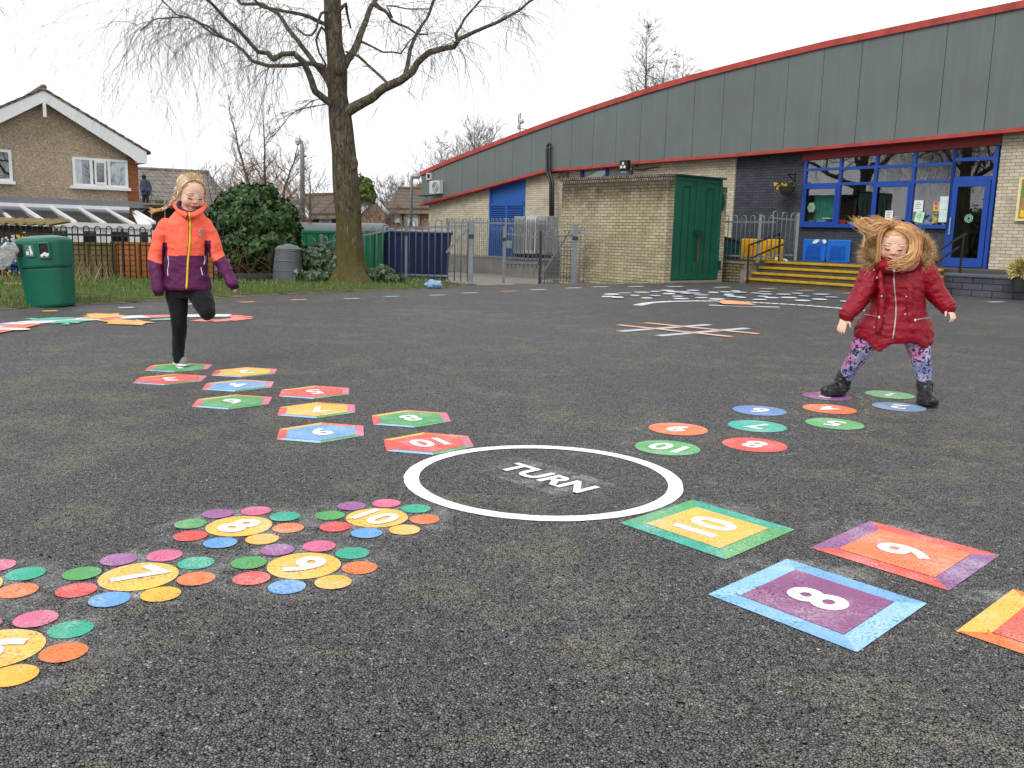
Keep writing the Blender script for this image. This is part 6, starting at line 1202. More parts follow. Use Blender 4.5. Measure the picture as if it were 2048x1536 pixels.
leaf_cloud('hedge', 'dark evergreen hedge added out of view for its reflection in the classroom windows', 'hedge', [(Vector((-21-.2*i*i, 12.5-3.4*i, 1.3)), (1.9, 2.3, 1.9)) for i in range(5)], 6000, .3, M['ivy'])  # unseen hedge, added to put a dark mass into the window reflections
# ------------------------------------------------------------------ people
def remesh(mb, voxel, it=3, fac_=.5):
    me = mb.mesh('tmp'); o = bpy.data.objects.new('tmp', me); COL.objects.link(o)
    r = o.modifiers.new('r', 'REMESH'); r.mode = 'VOXEL'; r.voxel_size = voxel; r.use_smooth_shade = True
    s_ = o.modifiers.new('s', 'SMOOTH'); s_.factor = fac_; s_.iterations = it
    dg = bpy.context.evaluated_depsgraph_get(); dg.update(); out = bpy.data.meshes.new_from_object(o.evaluated_get(dg)); bpy.data.objects.remove(o); bpy.data.meshes.remove(me)
    for p in out.polygons: p.use_smooth = True
    return out
def limb(mb, pts, rs, n=14):
    """tapering limb with rounded ends through the joints"""
    pts = [Vector(p) for p in pts]; P = []; R = []
    for i in range(len(pts)-1):
        for k in range(4): f = k/4; P.append(pts[i].lerp(pts[i+1], f)); R.append(rs[i]*(1-f)+rs[i+1]*f)
    P.append(pts[-1]); R.append(rs[-1]); mb.tube(P, R, n)
    for p, r in zip(pts, rs): mb.ball(p, r, n, 8)
    return mb
def torso(mb, rings, n=28):   # (centre, half width, half depth)
    mb.loft([[c+Vector((w_*math.cos(2*PI*i/n), d*math.sin(2*PI*i/n), 0)) for i in range(n)] for c, w_, d in rings]); return mb
def wrinkle(me, amp, fr, seed=0, zs=1.0):
    me.update(); co = np.zeros(len(me.vertices)*3, np.float32); no = co.copy(); me.vertices.foreach_get('co', co); me.vertices.foreach_get('normal', no); co = co.reshape(-1, 3); no = no.reshape(-1, 3)
    for i in range(len(co)):
        c = Vector(co[i]); v = mnoise.noise(Vector((c.x*fr, c.y*fr, c.z*fr*zs+seed)))
        co[i] += no[i]*(amp*(1-2*abs(v))*.7 + amp*.5*mnoise.noise(c*fr*2.3))
    me.vertices.foreach_set('co', co.ravel()); me.update()
def part_me(name, me, mats, parent, classify=None):
    for m in (mats if isinstance(mats, (list, tuple)) else [mats]): me.materials.append(m)
    if classify: me.polygons.foreach_set('material_index', [classify(p.center) for p in me.polygons])
    o = link(name, me, parent); me.name = name; return o
def bvh(me): return BVHTree.FromPolygons([v.co[:] for v in me.vertices], [tuple(p.vertices) for p in me.polygons])
FALL = 6.5
def hit(tree, x, y, lift=.004, fallY=None):
    d = ray(x, y).normalized(); h = tree.ray_cast(CAM, d)
    if h[0] is None:
        n_ = tree.find_nearest(at(x, y, FALL))[0]; return n_-d*lift
    return h[0]-d*lift
def onsurf(tree, P, lift=.004, n=4):
    out = []
    for (x0, y0), (x1, y1) in zip(P, P[1:]):
        for k in range(n): h = hit(tree, x0+(x1-x0)*k/n, y0+(y1-y0)*k/n, lift); out += [h] if h else []
    h = hit(tree, *P[-1], lift); return out+([h] if h else [])
def topx(p):
    d = p-CAM; z = d.dot(FWD); return 1024+CF*d.dot(RGT)/z, 768-CF*d.dot(UPV)/z
def skin_mat(name, c, pink):
    t = NT(name); f = t.noise(26, 3); col = t.ramp(f, [(.3, mul(c, .95)), (.7, mul(c, 1.06))]); t.color(col); t.bump(t.noise(300, 2), .0006, .3)
    return t.set(Roughness=.5, Specular_IOR_Level=.35, Subsurface_Weight=.12, Subsurface_Radius=(.012,.004,.002))
M['skin'] = skin_mat('skin', S(244,202,180,.92), 0); M['lip'] = plain('lips', S(206,120,116,.8), .45, .05); M['blush'] = skin_mat('rosy skin', S(242,180,160,.92), 0); M['lash'] = plain('eyelashes', S(92,66,56,.7), .8, .1); M['brow'] = plain('eyebrow hair', S(170,130,100,.7), .9, .1)
def head(mb, C, f, u, s_, round_=1.0):
    f = f.normalized(); r = f.cross(u).normalized(); u = r.cross(f); X = (r, f, u)
    W_ = lambda x, y, z: C+(r*x+f*y+u*z)*s_
    E = lambda c, rr, n=16, m=10: mb.ball(W_(*c), tuple(q*s_ for q in rr), n, m, X)
    E((0,-.07,.12), (.37,.43,.385), 24, 16); E((0,.06,-.08), (.325*round_,.35,.36), 24, 16); E((0,.15,-.33), (.20*round_,.20,.165)); E((0,.275,-.415), (.095,.07,.07))
    for x in (-1, 1):
        E((x*.17,.235,-.17), (.135*round_,.125,.14)); E((x*.13,.325,.085), (.13,.055,.045)); E((x*.145,.312,.01), (.078,.058,.047)); E((x*.365,-.03,-.06), (.035,.085,.115)); E((x*.05,.37,-.125), (.042,.05,.036))
    E((0,.385,-.105), (.046,.075,.05)); E((0,.355,-.02), (.036,.05,.11)); E((0,.355,-.235), (.105,.05,.035)); E((0,.345,-.292), (.085,.05,.034)); E((0,.32,.02), (.10,.05,.14))
    limb(mb, [W_(0,-.10,-.2), W_(0,-.14,-.55)], [.20*s_, .20*s_]); return W_, X
def face_class(W_, s_):
    l0, l1 = W_(0, .38, -.262), W_(0, .38, -.262); cheeks = [W_(x, .32, -.17) for x in (-.21, .21)]+[W_(0, .44, -.12)]; r = (W_(1,0,0)-W_(0,0,0)).normalized(); u = (W_(0,0,1)-W_(0,0,0)).normalized(); f = (W_(0,1,0)-W_(0,0,0)).normalized()
    def cl(c):
        d = c-l0; x, z, y = d.dot(r)/s_, d.dot(u)/s_, d.dot(f)/s_
        if (x/.115)**2+(z/.042)**2 < 1 and y > -.08: return 1
        if min((c-q).length for q in cheeks) < .095*s_: return 2
        return 0
    return cl
def face_marks(W_, s_, parent, tree):
    W0 = W_; fd = (W0(0,1,0)-W0(0,0,0)).normalized()
    def W_(x, y, z):
        h = tree.ray_cast(W0(x, 1, z), -fd)[0]; return h+fd*.0012 if h else W0(x, y, z)
    for x in (-1, 1):
        mb = MB(); mb2 = MB()
        mb.tube([W_(x*(.145+.062*t), .362-.02*abs(t)-.015*(t*x > 0)*t*x, -.022-.018*(1-t*t)) for t in (-1,-.6,-.2,.2,.6,1)], [.004*s_/.25*k for k in (.5,1,1.2,1.2,1.1,.6)], 5)
        mb2.tube([W_(x*(.15+.085*t), .372-.03*t*t-.02*max(0, t), .105+.02*(1-t*t)) for t in (-1,-.6,-.2,.2,.6,1)], [.0035*s_/.25*k for k in (.5,1,1.1,1.0,.8,.4)], 5)
        mb.build('eyelashes', M['lash'], parent); mb2.build('eyebrow', M['brow'], parent)
    mb = MB(); mb.tube([W_(.09*t, .398-.05*t*t, -.264+.018*t*t) for t in (-1,-.5,0,.5,1)], [.0012,.0018,.002,.0018,.0012], 4); mb.build('mouth_line', M['lash'], parent)
def hand(mb, w_, d, nrm, s_, curl, spread=.10, thumb=1):
    """palm plus five separate tapering fingers; d towards the fingertips, nrm out of the back of the hand"""
    d = d.normalized(); nrm = (nrm-d*nrm.dot(d)).normalized(); sd_ = d.cross(nrm)*thumb
    X = (sd_, d, nrm); mb.ball(w_+d*s_*.26, (s_*.23, s_*.30, s_*.10), 14, 8, X); limb(mb, [w_-d*s_*.1, w_+d*s_*.1], [s_*.16, s_*.17], 10)
    for i, (o_, L_f) in enumerate(((.165,.40),(.055,.46),(-.055,.43),(-.16,.34))):
        b = w_+d*s_*.46+sd_*s_*o_; dd = (d+sd_*o_*spread*6).normalized(); pts = [b]; c = b; ang = 0
        for k, fl in enumerate((.45,.32,.23)): ang += curl*(.6+.35*k)*(1+.12*i); c = c+(dd*math.cos(ang)-nrm*math.sin(ang))*(L_f*s_*fl); pts.append(c)
        limb(mb, pts, [s_*.058, s_*.053, s_*.047, s_*.038], 8)
    b = w_+d*s_*.16+sd_*s_*.17; t1 = b+(d*.55+sd_*.75-nrm*.25).normalized()*s_*.20; t2 = t1+(d*.85+sd_*.35-nrm*.45).normalized()*s_*.17
    limb(mb, [b, t1, t2], [s_*.075, s_*.062, s_*.045], 8)
def shoe(o, heel, toe, up, w_, h, mats, name='shoe', boot=False):
    heel = Vector(heel); toe = Vector(toe); f = (toe-heel); L_s = f.length; f.normalize(); up = Vector(up); up = (up-f*up.dot(f)).normalized(); r = f.cross(up)
    n = 20; foot = lambda t: w_*(.36+.14*sm(0,.25,t)+.06*math.sin(PI*min(1, t*1.1))-.30*sm(.78, 1.0, t))
    def ring(z, k, ext=0): return [heel+f*(L_s*(.5-.5*math.cos(2*PI*i/n)*1.0)*(1+ext)-ext*L_s*.5)+r*(foot(.5-.5*math.cos(2*PI*i/n))*k*(1 if math.sin(2*PI*i/n) >= 0 else -1)*abs(math.sin(2*PI*i/n))**.55)+up*z for i in range(n)]
    mb = MB(); mb.loft([ring(0, .96), ring(h*.08, 1.04, .03), ring(h*.17, 1.02, .02)]); sole = mb.build('sole', M['white'], None, smooth=False, bevel=.002)
    mb = MB(); mb.loft([ring(h*.1, .99), ring(h*.42, 1.0)]); limb(mb, [heel+f*L_s*.16+up*h*.45, heel+f*L_s*.5+up*h*.52, heel+f*L_s*.84+up*h*.33], [w_*.40, w_*.40, w_*.33]); limb(mb, [heel+f*L_s*.2+up*h*.45, heel+f*L_s*.24+up*h*1.0], [w_*.40, w_*.40])
    return mb, sole, f, r, up, L_s
def hair_tubes(name, curves, r, mat, parent, n=4):
    V = []; F = []; o_ = 0; 
    mb = MB()
    for P in curves:
        k = len(P); mb.tube(P, [r*(.55+.45*math.sin(PI*min(1, .15+.85*i/(k-1)))) if i < k-1 else r*.2 for i in range(k)], n, 0, False)
    return mb.build(name, mat, parent, smooth=True)
def hair_mat(name, c, c2):
    t = NT(name); g = t.n('ShaderNodeNewGeometry'); col = t.mix(g.outputs['Random Per Island'], c, c2); t.color(col); return t.set(Roughness=.42, Specular_IOR_Level=.5)
M['blonde'] = hair_mat('blonde hair', S(250,222,182,1), S(150,112,78,.8)); M['ginger'] = hair_mat('ginger hair', S(234,184,128,.95), S(188,124,74,.9)); M['gingerlight'] = hair_mat('light ginger hair', S(248,216,162,1), S(214,154,96,.95))
def catmull(P, n=4):
    P = [Vector(p) for p in P]; out = []
    for i in range(len(P)-1):
        a, b, c, d = P[max(i-1,0)], P[i], P[i+1], P[min(i+2,len(P)-1)]
        for k in range(n): t = k/n; out.append(.5*((2*b)+(c-a)*t+(2*a-5*b+4*c-d)*t*t+(3*b-a-3*c+d)*t**3))
    return out+[P[-1]]
# ---- hopping child
foot = G(357, 735); Y0 = foot.y
A_ = lambda x, y, d=0: at(x, y, Y0+d)
q2 = lambda x, y, d=0: at(250+x*.28633, 320+y*.28633, Y0+d)
girl = thing('person', 'child hopping on one leg in a coral and purple jacket, black leggings and grey shoes', 'person', foot)
pm = Y0/1800
HCn = q2(466, 232, -.02); hf = Vector((.54, -.74, -.38)); hu = Vector((.26, -.32, .92)); hs_ = .258
body = MB(); W_, HX = head(body, HCn, hf, hu, hs_, .97)
torso(body, [(q2(440, 950, .02), .12, .08), (q2(438, 700, .02), .11, .08), (q2(440, 480, .02), .125, .085), (q2(446, 400, .02), .09, .06), (q2(455, 340, .02), .045, .045)])
limb(body, [q2(298, 482, .02), q2(226, 660, .02), q2(230, 850, -.04)], [.035,.032,.028]); limb(body, [q2(540, 478, .02), q2(632, 640, .05), q2(735, 830, .02)], [.035,.032,.028])
hand(body, q2(230, 850, -.04), q2(228, 920, -.06)-q2(230, 850, -.04), Vector((-1,0,0)), .13, .5, thumb=1); hand(body, q2(735, 830, .02), q2(775, 885, .0)-q2(735, 830, .02), Vector((1,.3,.6)), .13, .5, thumb=-1)
limb(body, [q2(365, 920, .02), q2(372, 1140, -.02), q2(374, 1340, .03), q2(372, 1400, .02)], [.07,.045,.033,.03]); limb(body, [q2(520, 910, .02), q2(580, 1060, -.12), q2(556, 1000, .22)], [.07,.045,.033])
me = remesh(body, .0042, 2); part_me('body', me, [M['skin'], M['lip'], M['blush']], girl, face_class(W_, hs_)); face_marks(W_, hs_, girl, bvh(me))
# leggings
lg = MB(); torso(lg, [(q2(438, 960, .02), .135, .10), (q2(438, 880, .02), .15, .11), (q2(440, 800, .02), .14, .10)])
limb(lg, [q2(360, 930, .02), q2(372, 1030, .0), q2(377, 1140, -.03), q2(380, 1190, -.01), q2(374, 1290, .03), q2(372, 1345, .03), q2(371, 1392, .02)], [.083,.070,.057,.055,.047,.042,.038]); limb(lg, [q2(520, 930, .02), q2(556, 1010, -.06), q2(574, 1064, -.115)], [.088,.078,.060]); limb(lg, [q2(574, 1062, -.10), q2(566, 1030, .06), q2(548, 1005, .25)], [.06,.058,.042])
me = remesh(lg, .006, 3); wrinkle(me, .0035, 16, 3); part_me('leggings', me, fabric('black leggings', S(20,20,22,.8), .006, 14, .8, .1), girl)
mb = MB()
for k in range(4): c = q2(372, 1340+k*9, .035); mb.tube([c+Vector((.042*math.cos(a), .042*math.sin(a), .003*math.sin(3*a+k))) for a in [i*2*PI/14 for i in range(15)]], .006, 5, 0, False)
mb.build('legging_cuff', bpy.data.materials['black leggings'], girl, smooth=True)
# jacket
jk = MB()
torso(jk, [(q2(437, 903, .02), .172, .125), (q2(436, 885, .02), .176, .13), (q2(432, 780, .02), .158, .122), (q2(428, 660, .02), .146, .115), (q2(432, 560, .02), .150, .118), (q2(434, 490, .02), .158, .115), (q2(436, 445, .02), .150, .105), (q2(440, 408, .02), .128, .092), (q2(446, 374, .025), .106, .084), (q2(452, 345, .035), .088, .074)], 32)
limb(jk, [q2(294, 466, .02), q2(246, 560, .02), q2(215, 690, .0), q2(222, 800, -.04), q2(235, 905, -.07)], [.062,.058,.052,.048,.043]); limb(jk, [q2(546, 462, .02), q2(602, 540, .04), q2(640, 655, .05), q2(700, 765, .02), q2(752, 862, -.02)], [.064,.056,.05,.046,.040])
hood = [q2(368, 300, .08), q2(356, 325, .0), q2(384, 362, -.07), q2(446, 388, -.115), q2(508, 372, -.09), q2(546, 338, -.02), q2(550, 310, .06), q2(490, 318, .15), q2(410, 312, .15)]
jk.tube(catmull(hood+[hood[0]], 4), .018, 10); limb(jk, [q2(440, 330, .13), q2(440, 400, .13)], [.06,.07])
me = remesh(jk, .006, 4); wrinkle(me, .0085, 7, 1, 1.5); wrinkle(me, .003, 19, 6, 1.2)
zc1 = q2(440, 668, -.1).z
def jclass(c):
    x, y = topx(c); X_ = (x-250)/.28633; Y_ = (y-320)/.28633
    if X_ < 262 and Y_ > 560 and X_ < 262-(Y_-560)*.02: return 1 if Y_ > 700+(X_-175)*.34 else 0
    if X_ > 600 and Y_ > 520: return 1 if Y_ > 700-(X_-640)*.6 else 0
    if X_ > 555 and Y_ > 560+(0 if X_ < 600 else 200): return 1
    if X_ < 296 and Y_ > 575: return 1
    return 1 if Y_ > 668 else 0
coral = fabric('coral jacket', (1.0,.15,.085,1), .016, 8, .62, .0, .3); plum = fabric('plum jacket', S(100,30,86,.75), .016, 8, .6, .0, .3)
part_me('jacket', me, [coral, plum], girl, jclass); tj = bvh(me)
Zp = [(448,368),(454,420),(456,480),(454,560),(446,640),(440,700),(436,770),(434,840),(430,900)]; zp = [(250+x*.28633, 320+y*.28633) for x, y in Zp]
mb = MB(); mb.tube(onsurf(tj, zp, .004), .0075, 6); mb.build('zip', plain('yellow zip', S(236,214,40), .4), girl, smooth=True)
mb = MB(); mb.tube(onsurf(tj, [(x-2.2, y) for x, y in zp], .002), .005, 5); mb.build('zip_edge', plain('magenta zip edge', S(150,40,90), .6), girl, smooth=True); mb = MB(); mb.tube(onsurf(tj, [(x+2.0 if i < 5 else x-1.6, y) for i, (x, y) in enumerate(zp)][4:], .003), .004, 5); mb.build('zip_edge', plain('orange zip edge', S(250,120,50), .6), girl, smooth=True)
for P in ([(300,672),(306,720),(298,770),(300,812)], [(556,670),(558,700),(552,730)], [(530,752),(536,780),(542,805)]):
    mb = MB(); mb.tube(onsurf(tj, [(250+x*.28633, 320+y*.28633) for x, y in P], .002), .0035, 5); mb.build('pocket_zip', M['paper'], girl, smooth=True)
h0 = hit(tj, 250+444*.28633, 320+372*.28633, .006); mb = MB(); mb.tube([h0, h0+Vector((-.006,-.012,-.02)), h0+Vector((-.016,-.010,-.045))], [.006,.006,.004], 6); mb.build('zip_puller', plum, girl); 
mb = MB()
for dx, dy in ((-6,-12),(-2,-14),(3,-13),(-7,-5),(0,-7),(6,-6),(-4,2),(3,1),(-5,9),(1,8),(6,6),(-2,15),(4,14)):
    p = hit(tj, 250+(532+dx*1.6)*.28633, 320+(510+dy*1.6)*.28633, .002)
    if p: mb.ball(p, (.0065,.003,.0065), 6, 4)
mb.build('chest_emblem', plain('reflective grey', S(190,170,172), .4), girl)
for (x, y, d), nn, rr in (((235,912,-.072), q2(235,912,-.072)-q2(222,800,-.04), .037), ((756,868,-.022), q2(756,868,-.022)-q2(700,765,.02), .034)):
    c = q2(x, y, d); nn = nn.normalized(); a = nn.orthogonal().normalized(); b = nn.cross(a); mb = MB(); mb.add([c+nn*.034+(a*math.cos(i*PI/8)+b*math.sin(i*PI/8))*rr for i in range(16)], [tuple(range(16))]); mb.build('sleeve_opening', M['black'], girl)
mb = MB(); hh = catmull(hood+[hood[0]], 4); ci = sum((Vector(h) for h in hood), Vector())/len(hood); mb.tube([p+(ci-p)*.14+Vector((0,0,.006)) for p in hh], .018, 8); mb.build('hood_lining', plain('dark hood lining', S(58,40,60,.8), .9), girl, smooth=True)
# shoes
gsh = plain('grey suede', S(150,146,140,.7), .9, .1, 20, .002, 90)
for heel, toe, up, nm in ((q2(352, 1405, .03), q2(440, 1452, -.11), (0, 0, 1), 0), (q2(540, 1020, .36), q2(556, 1075, .30), (-.1, 1, .3), 1)):
    heel = Vector(heel)
    if nm == 0:
        heel = G(250+366*.28633, 320+1428*.28633); heel.z = .012; toe = heel+Vector((.125, -.165, .0)); 
    else: heel = q2(548, 965, .30); toe = heel+Vector((.0, .17, -.07))
    so_ = thing_part = MB(); mb, sole, f, r, up_, Ls = shoe(girl, heel, toe, up, .10, .10, None)
    me = remesh(mb, .0035, 3); o = part_me('shoe', me, gsh, girl); sole.data.materials.clear(); sole.data.materials.append(M['white']); sole.parent = o; sole.matrix_parent_inverse = wm(o).inverted()
    if nm == 0:
        ts = bvh(me); mb = MB()
        for k in range(4):
            c = heel+f*Ls*(.40+.08*k)+up_*.2; l = []
            for s2 in (-1, -.5, 0, .5, 1):
                hh_ = ts.ray_cast(c+r*.022*s2, -up_); 
                if hh_[0]: l.append(hh_[0]+up_*.003)
            if len(l) > 2: mb.tube(l, .0032, 5)
        mb.build('laces', M['white'], o)
# hair: scalp cap of combed strands, two braids
def scalp(W_, s_, mat, parent, n, r):
    """hair combed from a centre parting, over the temples and back behind the ears"""
    cv_ = []
    for i in range(n):
        sg = 1 if i % 2 else -1; f = (i//2)/(n//2-1); th = .56-1.35*f+random.gauss(0,.05)
        A = Vector((sg*.02, math.sin(th), math.cos(th))); B = Vector((sg*(.80+.12*f+random.gauss(0,.04)), .46-.85*f+random.gauss(0,.06), .56-.22*f+random.gauss(0,.04))); C2 = Vector((sg*1.0, -.02-.5*f+random.gauss(0,.06), -.58+random.gauss(0,.06))); P = []
        for k in range(11):
            t = k/10; v = A*(1-t)**2+B*(2*t*(1-t))+C2*t*t; v.normalize(); rr = 1.04+.045*math.sin(PI*min(1, t*1.2))*(.4+.6*(1-f))*t+.01*mnoise.noise(Vector((i*.4, t*2, 1))); P.append(W_(v.x*.366*rr, -.07+v.y*.44*rr, .11+v.z*.425*rr))
        cv_.append(P)
    return hair_tubes('hair', cv_, r, mat, parent)
scalp(W_, hs_, M['blonde'], girl, 380, .0030)
cap = MB(); cap.ball(W_(0,-.085,.12), (.366*hs_,.43*hs_,.405*hs_), 28, 18, HX); me = cap.mesh('hair_cap', True); bm = bmesh.new(); bm.from_mesh(me)
rr_, ff_, uu_ = HX
def hairless(c, C0): d = c-C0; x, y, z = d.dot(rr_)/hs_, d.dot(ff_)/hs_, d.dot(uu_)/hs_; return y > -.02 and z < .40-.45*abs(x) or z < -.26
bmesh.ops.delete(bm, geom=[f_ for f_ in bm.faces if hairless(f_.calc_center_median(), HCn)], context='FACES'); bm.to_mesh(me); bm.free(); me.materials.append(M['blonde']); link('hair_cap', me, girl)
def braid(P, r0, mat, parent, n=14):
    Q = catmull(P, 6); mb = MB(); m_ = len(Q)
    for i in range(n):
        f = i/(n-1)*(m_-1); a = Q[int(f)].lerp(Q[min(m_-1, int(f)+1)], f-int(f)); t = (Q[min(m_-1, int(f)+1)]-Q[max(0, int(f)-1)]).normalized(); s2 = t.cross(Vector((0,-1,0))).normalized(); rr = r0*(1-.45*i/n)
        for sg in (-1, 1): d = (t*.75+s2*sg*.66).normalized(); mb.ball(a+s2*sg*rr*.42, (rr*1.05, rr*.62, rr*.62), 8, 6, (d, d.cross(Vector((0,-1,0))).normalized(), d.cross(d.cross(Vector((0,-1,0))).normalized())))
    mb.build('braid', mat, parent, smooth=True)
braid([W_(-.24,-.20,.40), W_(-.31,-.28,.24), W_(-.34,-.32,.02), W_(-.36,-.36,-.12), q2(350, 262, .12), q2(300, 320, .16), q2(258, 345, .18)], .019, M['blonde'], girl, 26); braid([W_(.22,-.24,.40), W_(.28,-.34,.22), W_(.28,-.40,.05), W_(.30,-.4,-.2), q2(470, 330, .17), q2(450, 420, .17)], .017, M['blonde'], girl, 20)
tp = [[q2(262, 343, .18)+Vector((random.gauss(0,.006), random.gauss(0,.006), random.gauss(0,.006))), q2(222+random.gauss(0,6), 352+random.gauss(0,5), .19), q2(178+random.gauss(0,10), 358+random.gauss(0,10), .2)] for _ in range(26)]
hair_tubes('ponytail_end', [catmull(p, 4) for p in tp], .0035, hair_mat('pale tuft', S(236,196,120,.85), S(206,150,90,.85)), girl)
hair_tubes('temple_hair', [catmull([W_(sg*(.20+.10*q), .235-.07*q, .36-.13*q), W_(sg*(.33+.03*q), .17-.04*q, .20-.10*q), W_(sg*.385, .05, .02-.1*q), W_(sg*.40, -.06, -.18-.1*q)], 4) for sg in (-1, 1) for q in [random.random() for _ in range(26)]], .0026, M['blonde'], girl)
hair_tubes('loose_hair', [catmull([W_(random.uniform(-.3,.3), random.uniform(.1,.3), .46), W_(random.uniform(-.35,.35), random.uniform(-.2,.1), .56+random.uniform(0,.04)), W_(random.uniform(-.4,.4), -.4, .36)], 4) for _ in range(26)], .0012, M['blonde'], girl, 3)
# ---- child in red coat
f1, f2 = G(1670, 793), G(1853, 815); Y1 = (f1.y+f2.y)/2-.02
q3 = lambda x, y, d=0: at(1600+x*.27335, 420+y*.27335, Y1+d)
kid = thing('person', 'small child with blowing ginger hair in a dark red padded coat and black boots', 'person', (f1+f2)/2)
KC = q3(684, 248, -.03); kf = Vector((-.30, -.86, -.30)); ku = Vector((-.06, -.30, .95)); ks = .262
body = MB(); W2, KX = head(body, KC, kf, ku, ks, 1.10)
torso(body, [(q3(680, 900, .03), .13, .10), (q3(695, 700, .03), .12, .09), (q3(705, 540, .03), .125, .09), (q3(705, 440, .03), .08, .06), (q3(700, 400, .02), .05, .05)])
limb(body, [q3(520, 470, .02), q3(440, 630, -.02), q3(335, 775, -.08)], [.045,.034,.024]); limb(body, [q3(920, 460, .02), q3(1000, 610, 0), q3(1085, 722, -.06)], [.045,.034,.024])
hand(body, q3(332, 782, -.085), q3(296, 880, -.10)-q3(332, 782, -.085), Vector((-.55,-.75,.1)), .13, .22, thumb=-1); hand(body, q3(1075, 716, -.06), q3(1118, 770, -.10)-q3(1075, 716, -.06), Vector((.5,-.75,.4)), .135, .62, thumb=1)
dL, dR = G(1600+325*.27335, 420+1362*.27335).y-Y1, G(1600+918*.27335, 420+1432*.27335).y-Y1+.07
limb(body, [q3(500, 900, .03), q3(430, 1060, dL*.4), q3(335, 1200, dL*.9), q3(322, 1290, dL)], [.065,.046,.032,.028]); limb(body, [q3(850, 920, .03), q3(890, 1090, dR*.5-.02), q3(912, 1260, dR), q3(915, 1340, dR)], [.065,.046,.032,.028])
me = remesh(body, .0040, 2); part_me('body', me, [M['skin'], M['lip'], M['blush']], kid, face_class(W2, ks)); face_marks(W2, ks, kid, bvh(me))
# patterned leggings
t = NT('patterned leggings'); v1 = t.vor(30); v2 = t.vor(52); pk = t.noise(11, 3); base = t.ramp(t.noise(7, 3), [(.38, S(150,158,214,.8)), (.5, S(196,200,230,.8)), (.62, S(224,116,176,.8)), (.72, S(206,180,220,.8))], 'LINEAR')
ring_ = t.ramp(v1, [(.0, 0.), (.16, 0.), (.2, 1.), (.44, 1.), (.5, 0.)]); brk = t.ramp(t.noise(40, 2), [(.42, 0.), (.48, 1.)]); col = t.mix(t.math('MULTIPLY', ring_, brk), base, S(46,40,92,.8)); col = t.mix(t.ramp(v2, [(.26, .9), (.32, 0.)]), col, S(58,54,110,.8)); t.color(col); t.set(Roughness=.8)
lg = MB(); torso(lg, [(q3(680, 960, .03), .16, .11), (q3(690, 820, .03), .15, .12)])
limb(lg, [q3(505, 900, .03), q3(462, 990, dL*.2), q3(418, 1075, dL*.45), q3(370, 1150, dL*.75), q3(332, 1225, dL*.95)], [.082,.074,.062,.054,.046]); limb(lg, [q3(840, 915, .03), q3(866, 1000, dR*.2-.02), q3(886, 1085, dR*.5-.03), q3(902, 1180, dR*.8), q3(912, 1280, dR)], [.086,.076,.062,.054,.044])
me = remesh(lg, .006, 3); wrinkle(me, .004, 16, 5); part_me('leggings', me, t.mat, kid)
# coat
jk = MB(); C_ = lambda x, y, d=.03: q3(x, y, d)
nn_ = 40
def ringz(c, w_, d, dip=0): return [c+Vector((w_*math.cos(2*PI*i/nn_), d*math.sin(2*PI*i/nn_), -dip*(math.exp(-((2*PI*i/nn_-4.1)/.26)**2)*1.1+math.exp(-((2*PI*i/nn_-5.42)/.30)**2)*.8))) for i in range(nn_)]
jk.loft([ringz(C_(686, 935), .262, .165, .085), ringz(C_(686, 905), .262, .17, .06), ringz(C_(688, 850), .255, .165, .02), ringz(C_(700, 780), .215, .15), ringz(C_(712, 700), .178, .14), ringz(C_(714, 620), .172, .14), ringz(C_(714, 540), .180, .14), ringz(C_(714, 480), .182, .125), ringz(C_(712, 425), .15, .10), ringz(C_(705, 395), .11, .09)])
limb(jk, [q3(520, 462, .02), q3(490, 540, .0), q3(440, 640, -.03), q3(385, 715, -.06), q3(342, 768, -.085)], [.074,.073,.064,.055,.046]); limb(jk, [q3(915, 462, .02), q3(950, 530, .01), q3(1000, 612, -.01), q3(1050, 672, -.04), q3(1082, 712, -.065)], [.075,.074,.064,.056,.047])
hk = [q3(560, 400, .02), q3(620, 412, -.09), q3(700, 425, -.12), q3(780, 410, -.09), q3(850, 400, .0), q3(830, 390, .1), q3(715, 390, .14), q3(590, 390, .1)]
jk.tube(catmull(hk+[hk[0]], 4), .042, 10); jk.ball(q3(715, 380, .15), (.17,.07,.12), 18, 10)
for x in (600, 800): limb(jk, [q3(x-15, 470, -.085), q3(x, 600, -.115), q3(x-4, 740, -.115), q3(x-30 if x == 600 else x+20, 880, -.13)], [.016,.018,.018,.018], 8)
me = remesh(jk, .006, 3); wrinkle(me, .008, 10, 8, 1.9); wrinkle(me, .003, 26, 2, 1.4); part_me('coat', me, fabric('dark red coat', S(154,5,34,.78), .018, 11, .5, .0, .35), kid); tk = bvh(me)
px3 = lambda P: [(1600+x*.27335, 420+y*.27335) for x, y in P]
silver = plain('silver zip', S(206,190,184), .3, .1, metal=.6)
mb = MB(); mb.tube(onsurf(tk, px3([(689,440),(686,500),(690,570),(698,640),(702,710),(700,780),(692,850),(684,910),(678,946)]), .004), .0055, 6); mb.build('zip', silver, kid, smooth=True); p = hit(tk, *px3([(689,438)])[0], .008); mb = MB(); mb.ball(p, (.010,.007,.010), 8, 6); mb.build('zip_puller', M['paper'], kid)
for P in ([(470,765),(520,772),(578,784)], [(842,806),(890,796),(944,790)]):
    mb = MB(); mb.tube(onsurf(tk, px3(P), .003), .0042, 6); o = mb.build('pocket_zip', silver, kid, smooth=True); p = hit(tk, *px3([P[-1] if P[0][0] < 600 else P[0]])[0], .006); mb = MB(); mb.ball(p, (.007,.006,.010), 8, 5); mb.build('puller', M['paper'], o)
for x, y in ((543,440),(565,497),(597,632),(617,775),(545,860),(778,635),(770,765)):
    p = hit(tk, *px3([(x, y)])[0], .002)
    if p: mb = MB(); mb.ball(p, (.0075,.005,.0075), 8, 6); mb.build('stud', silver, kid, smooth=True)
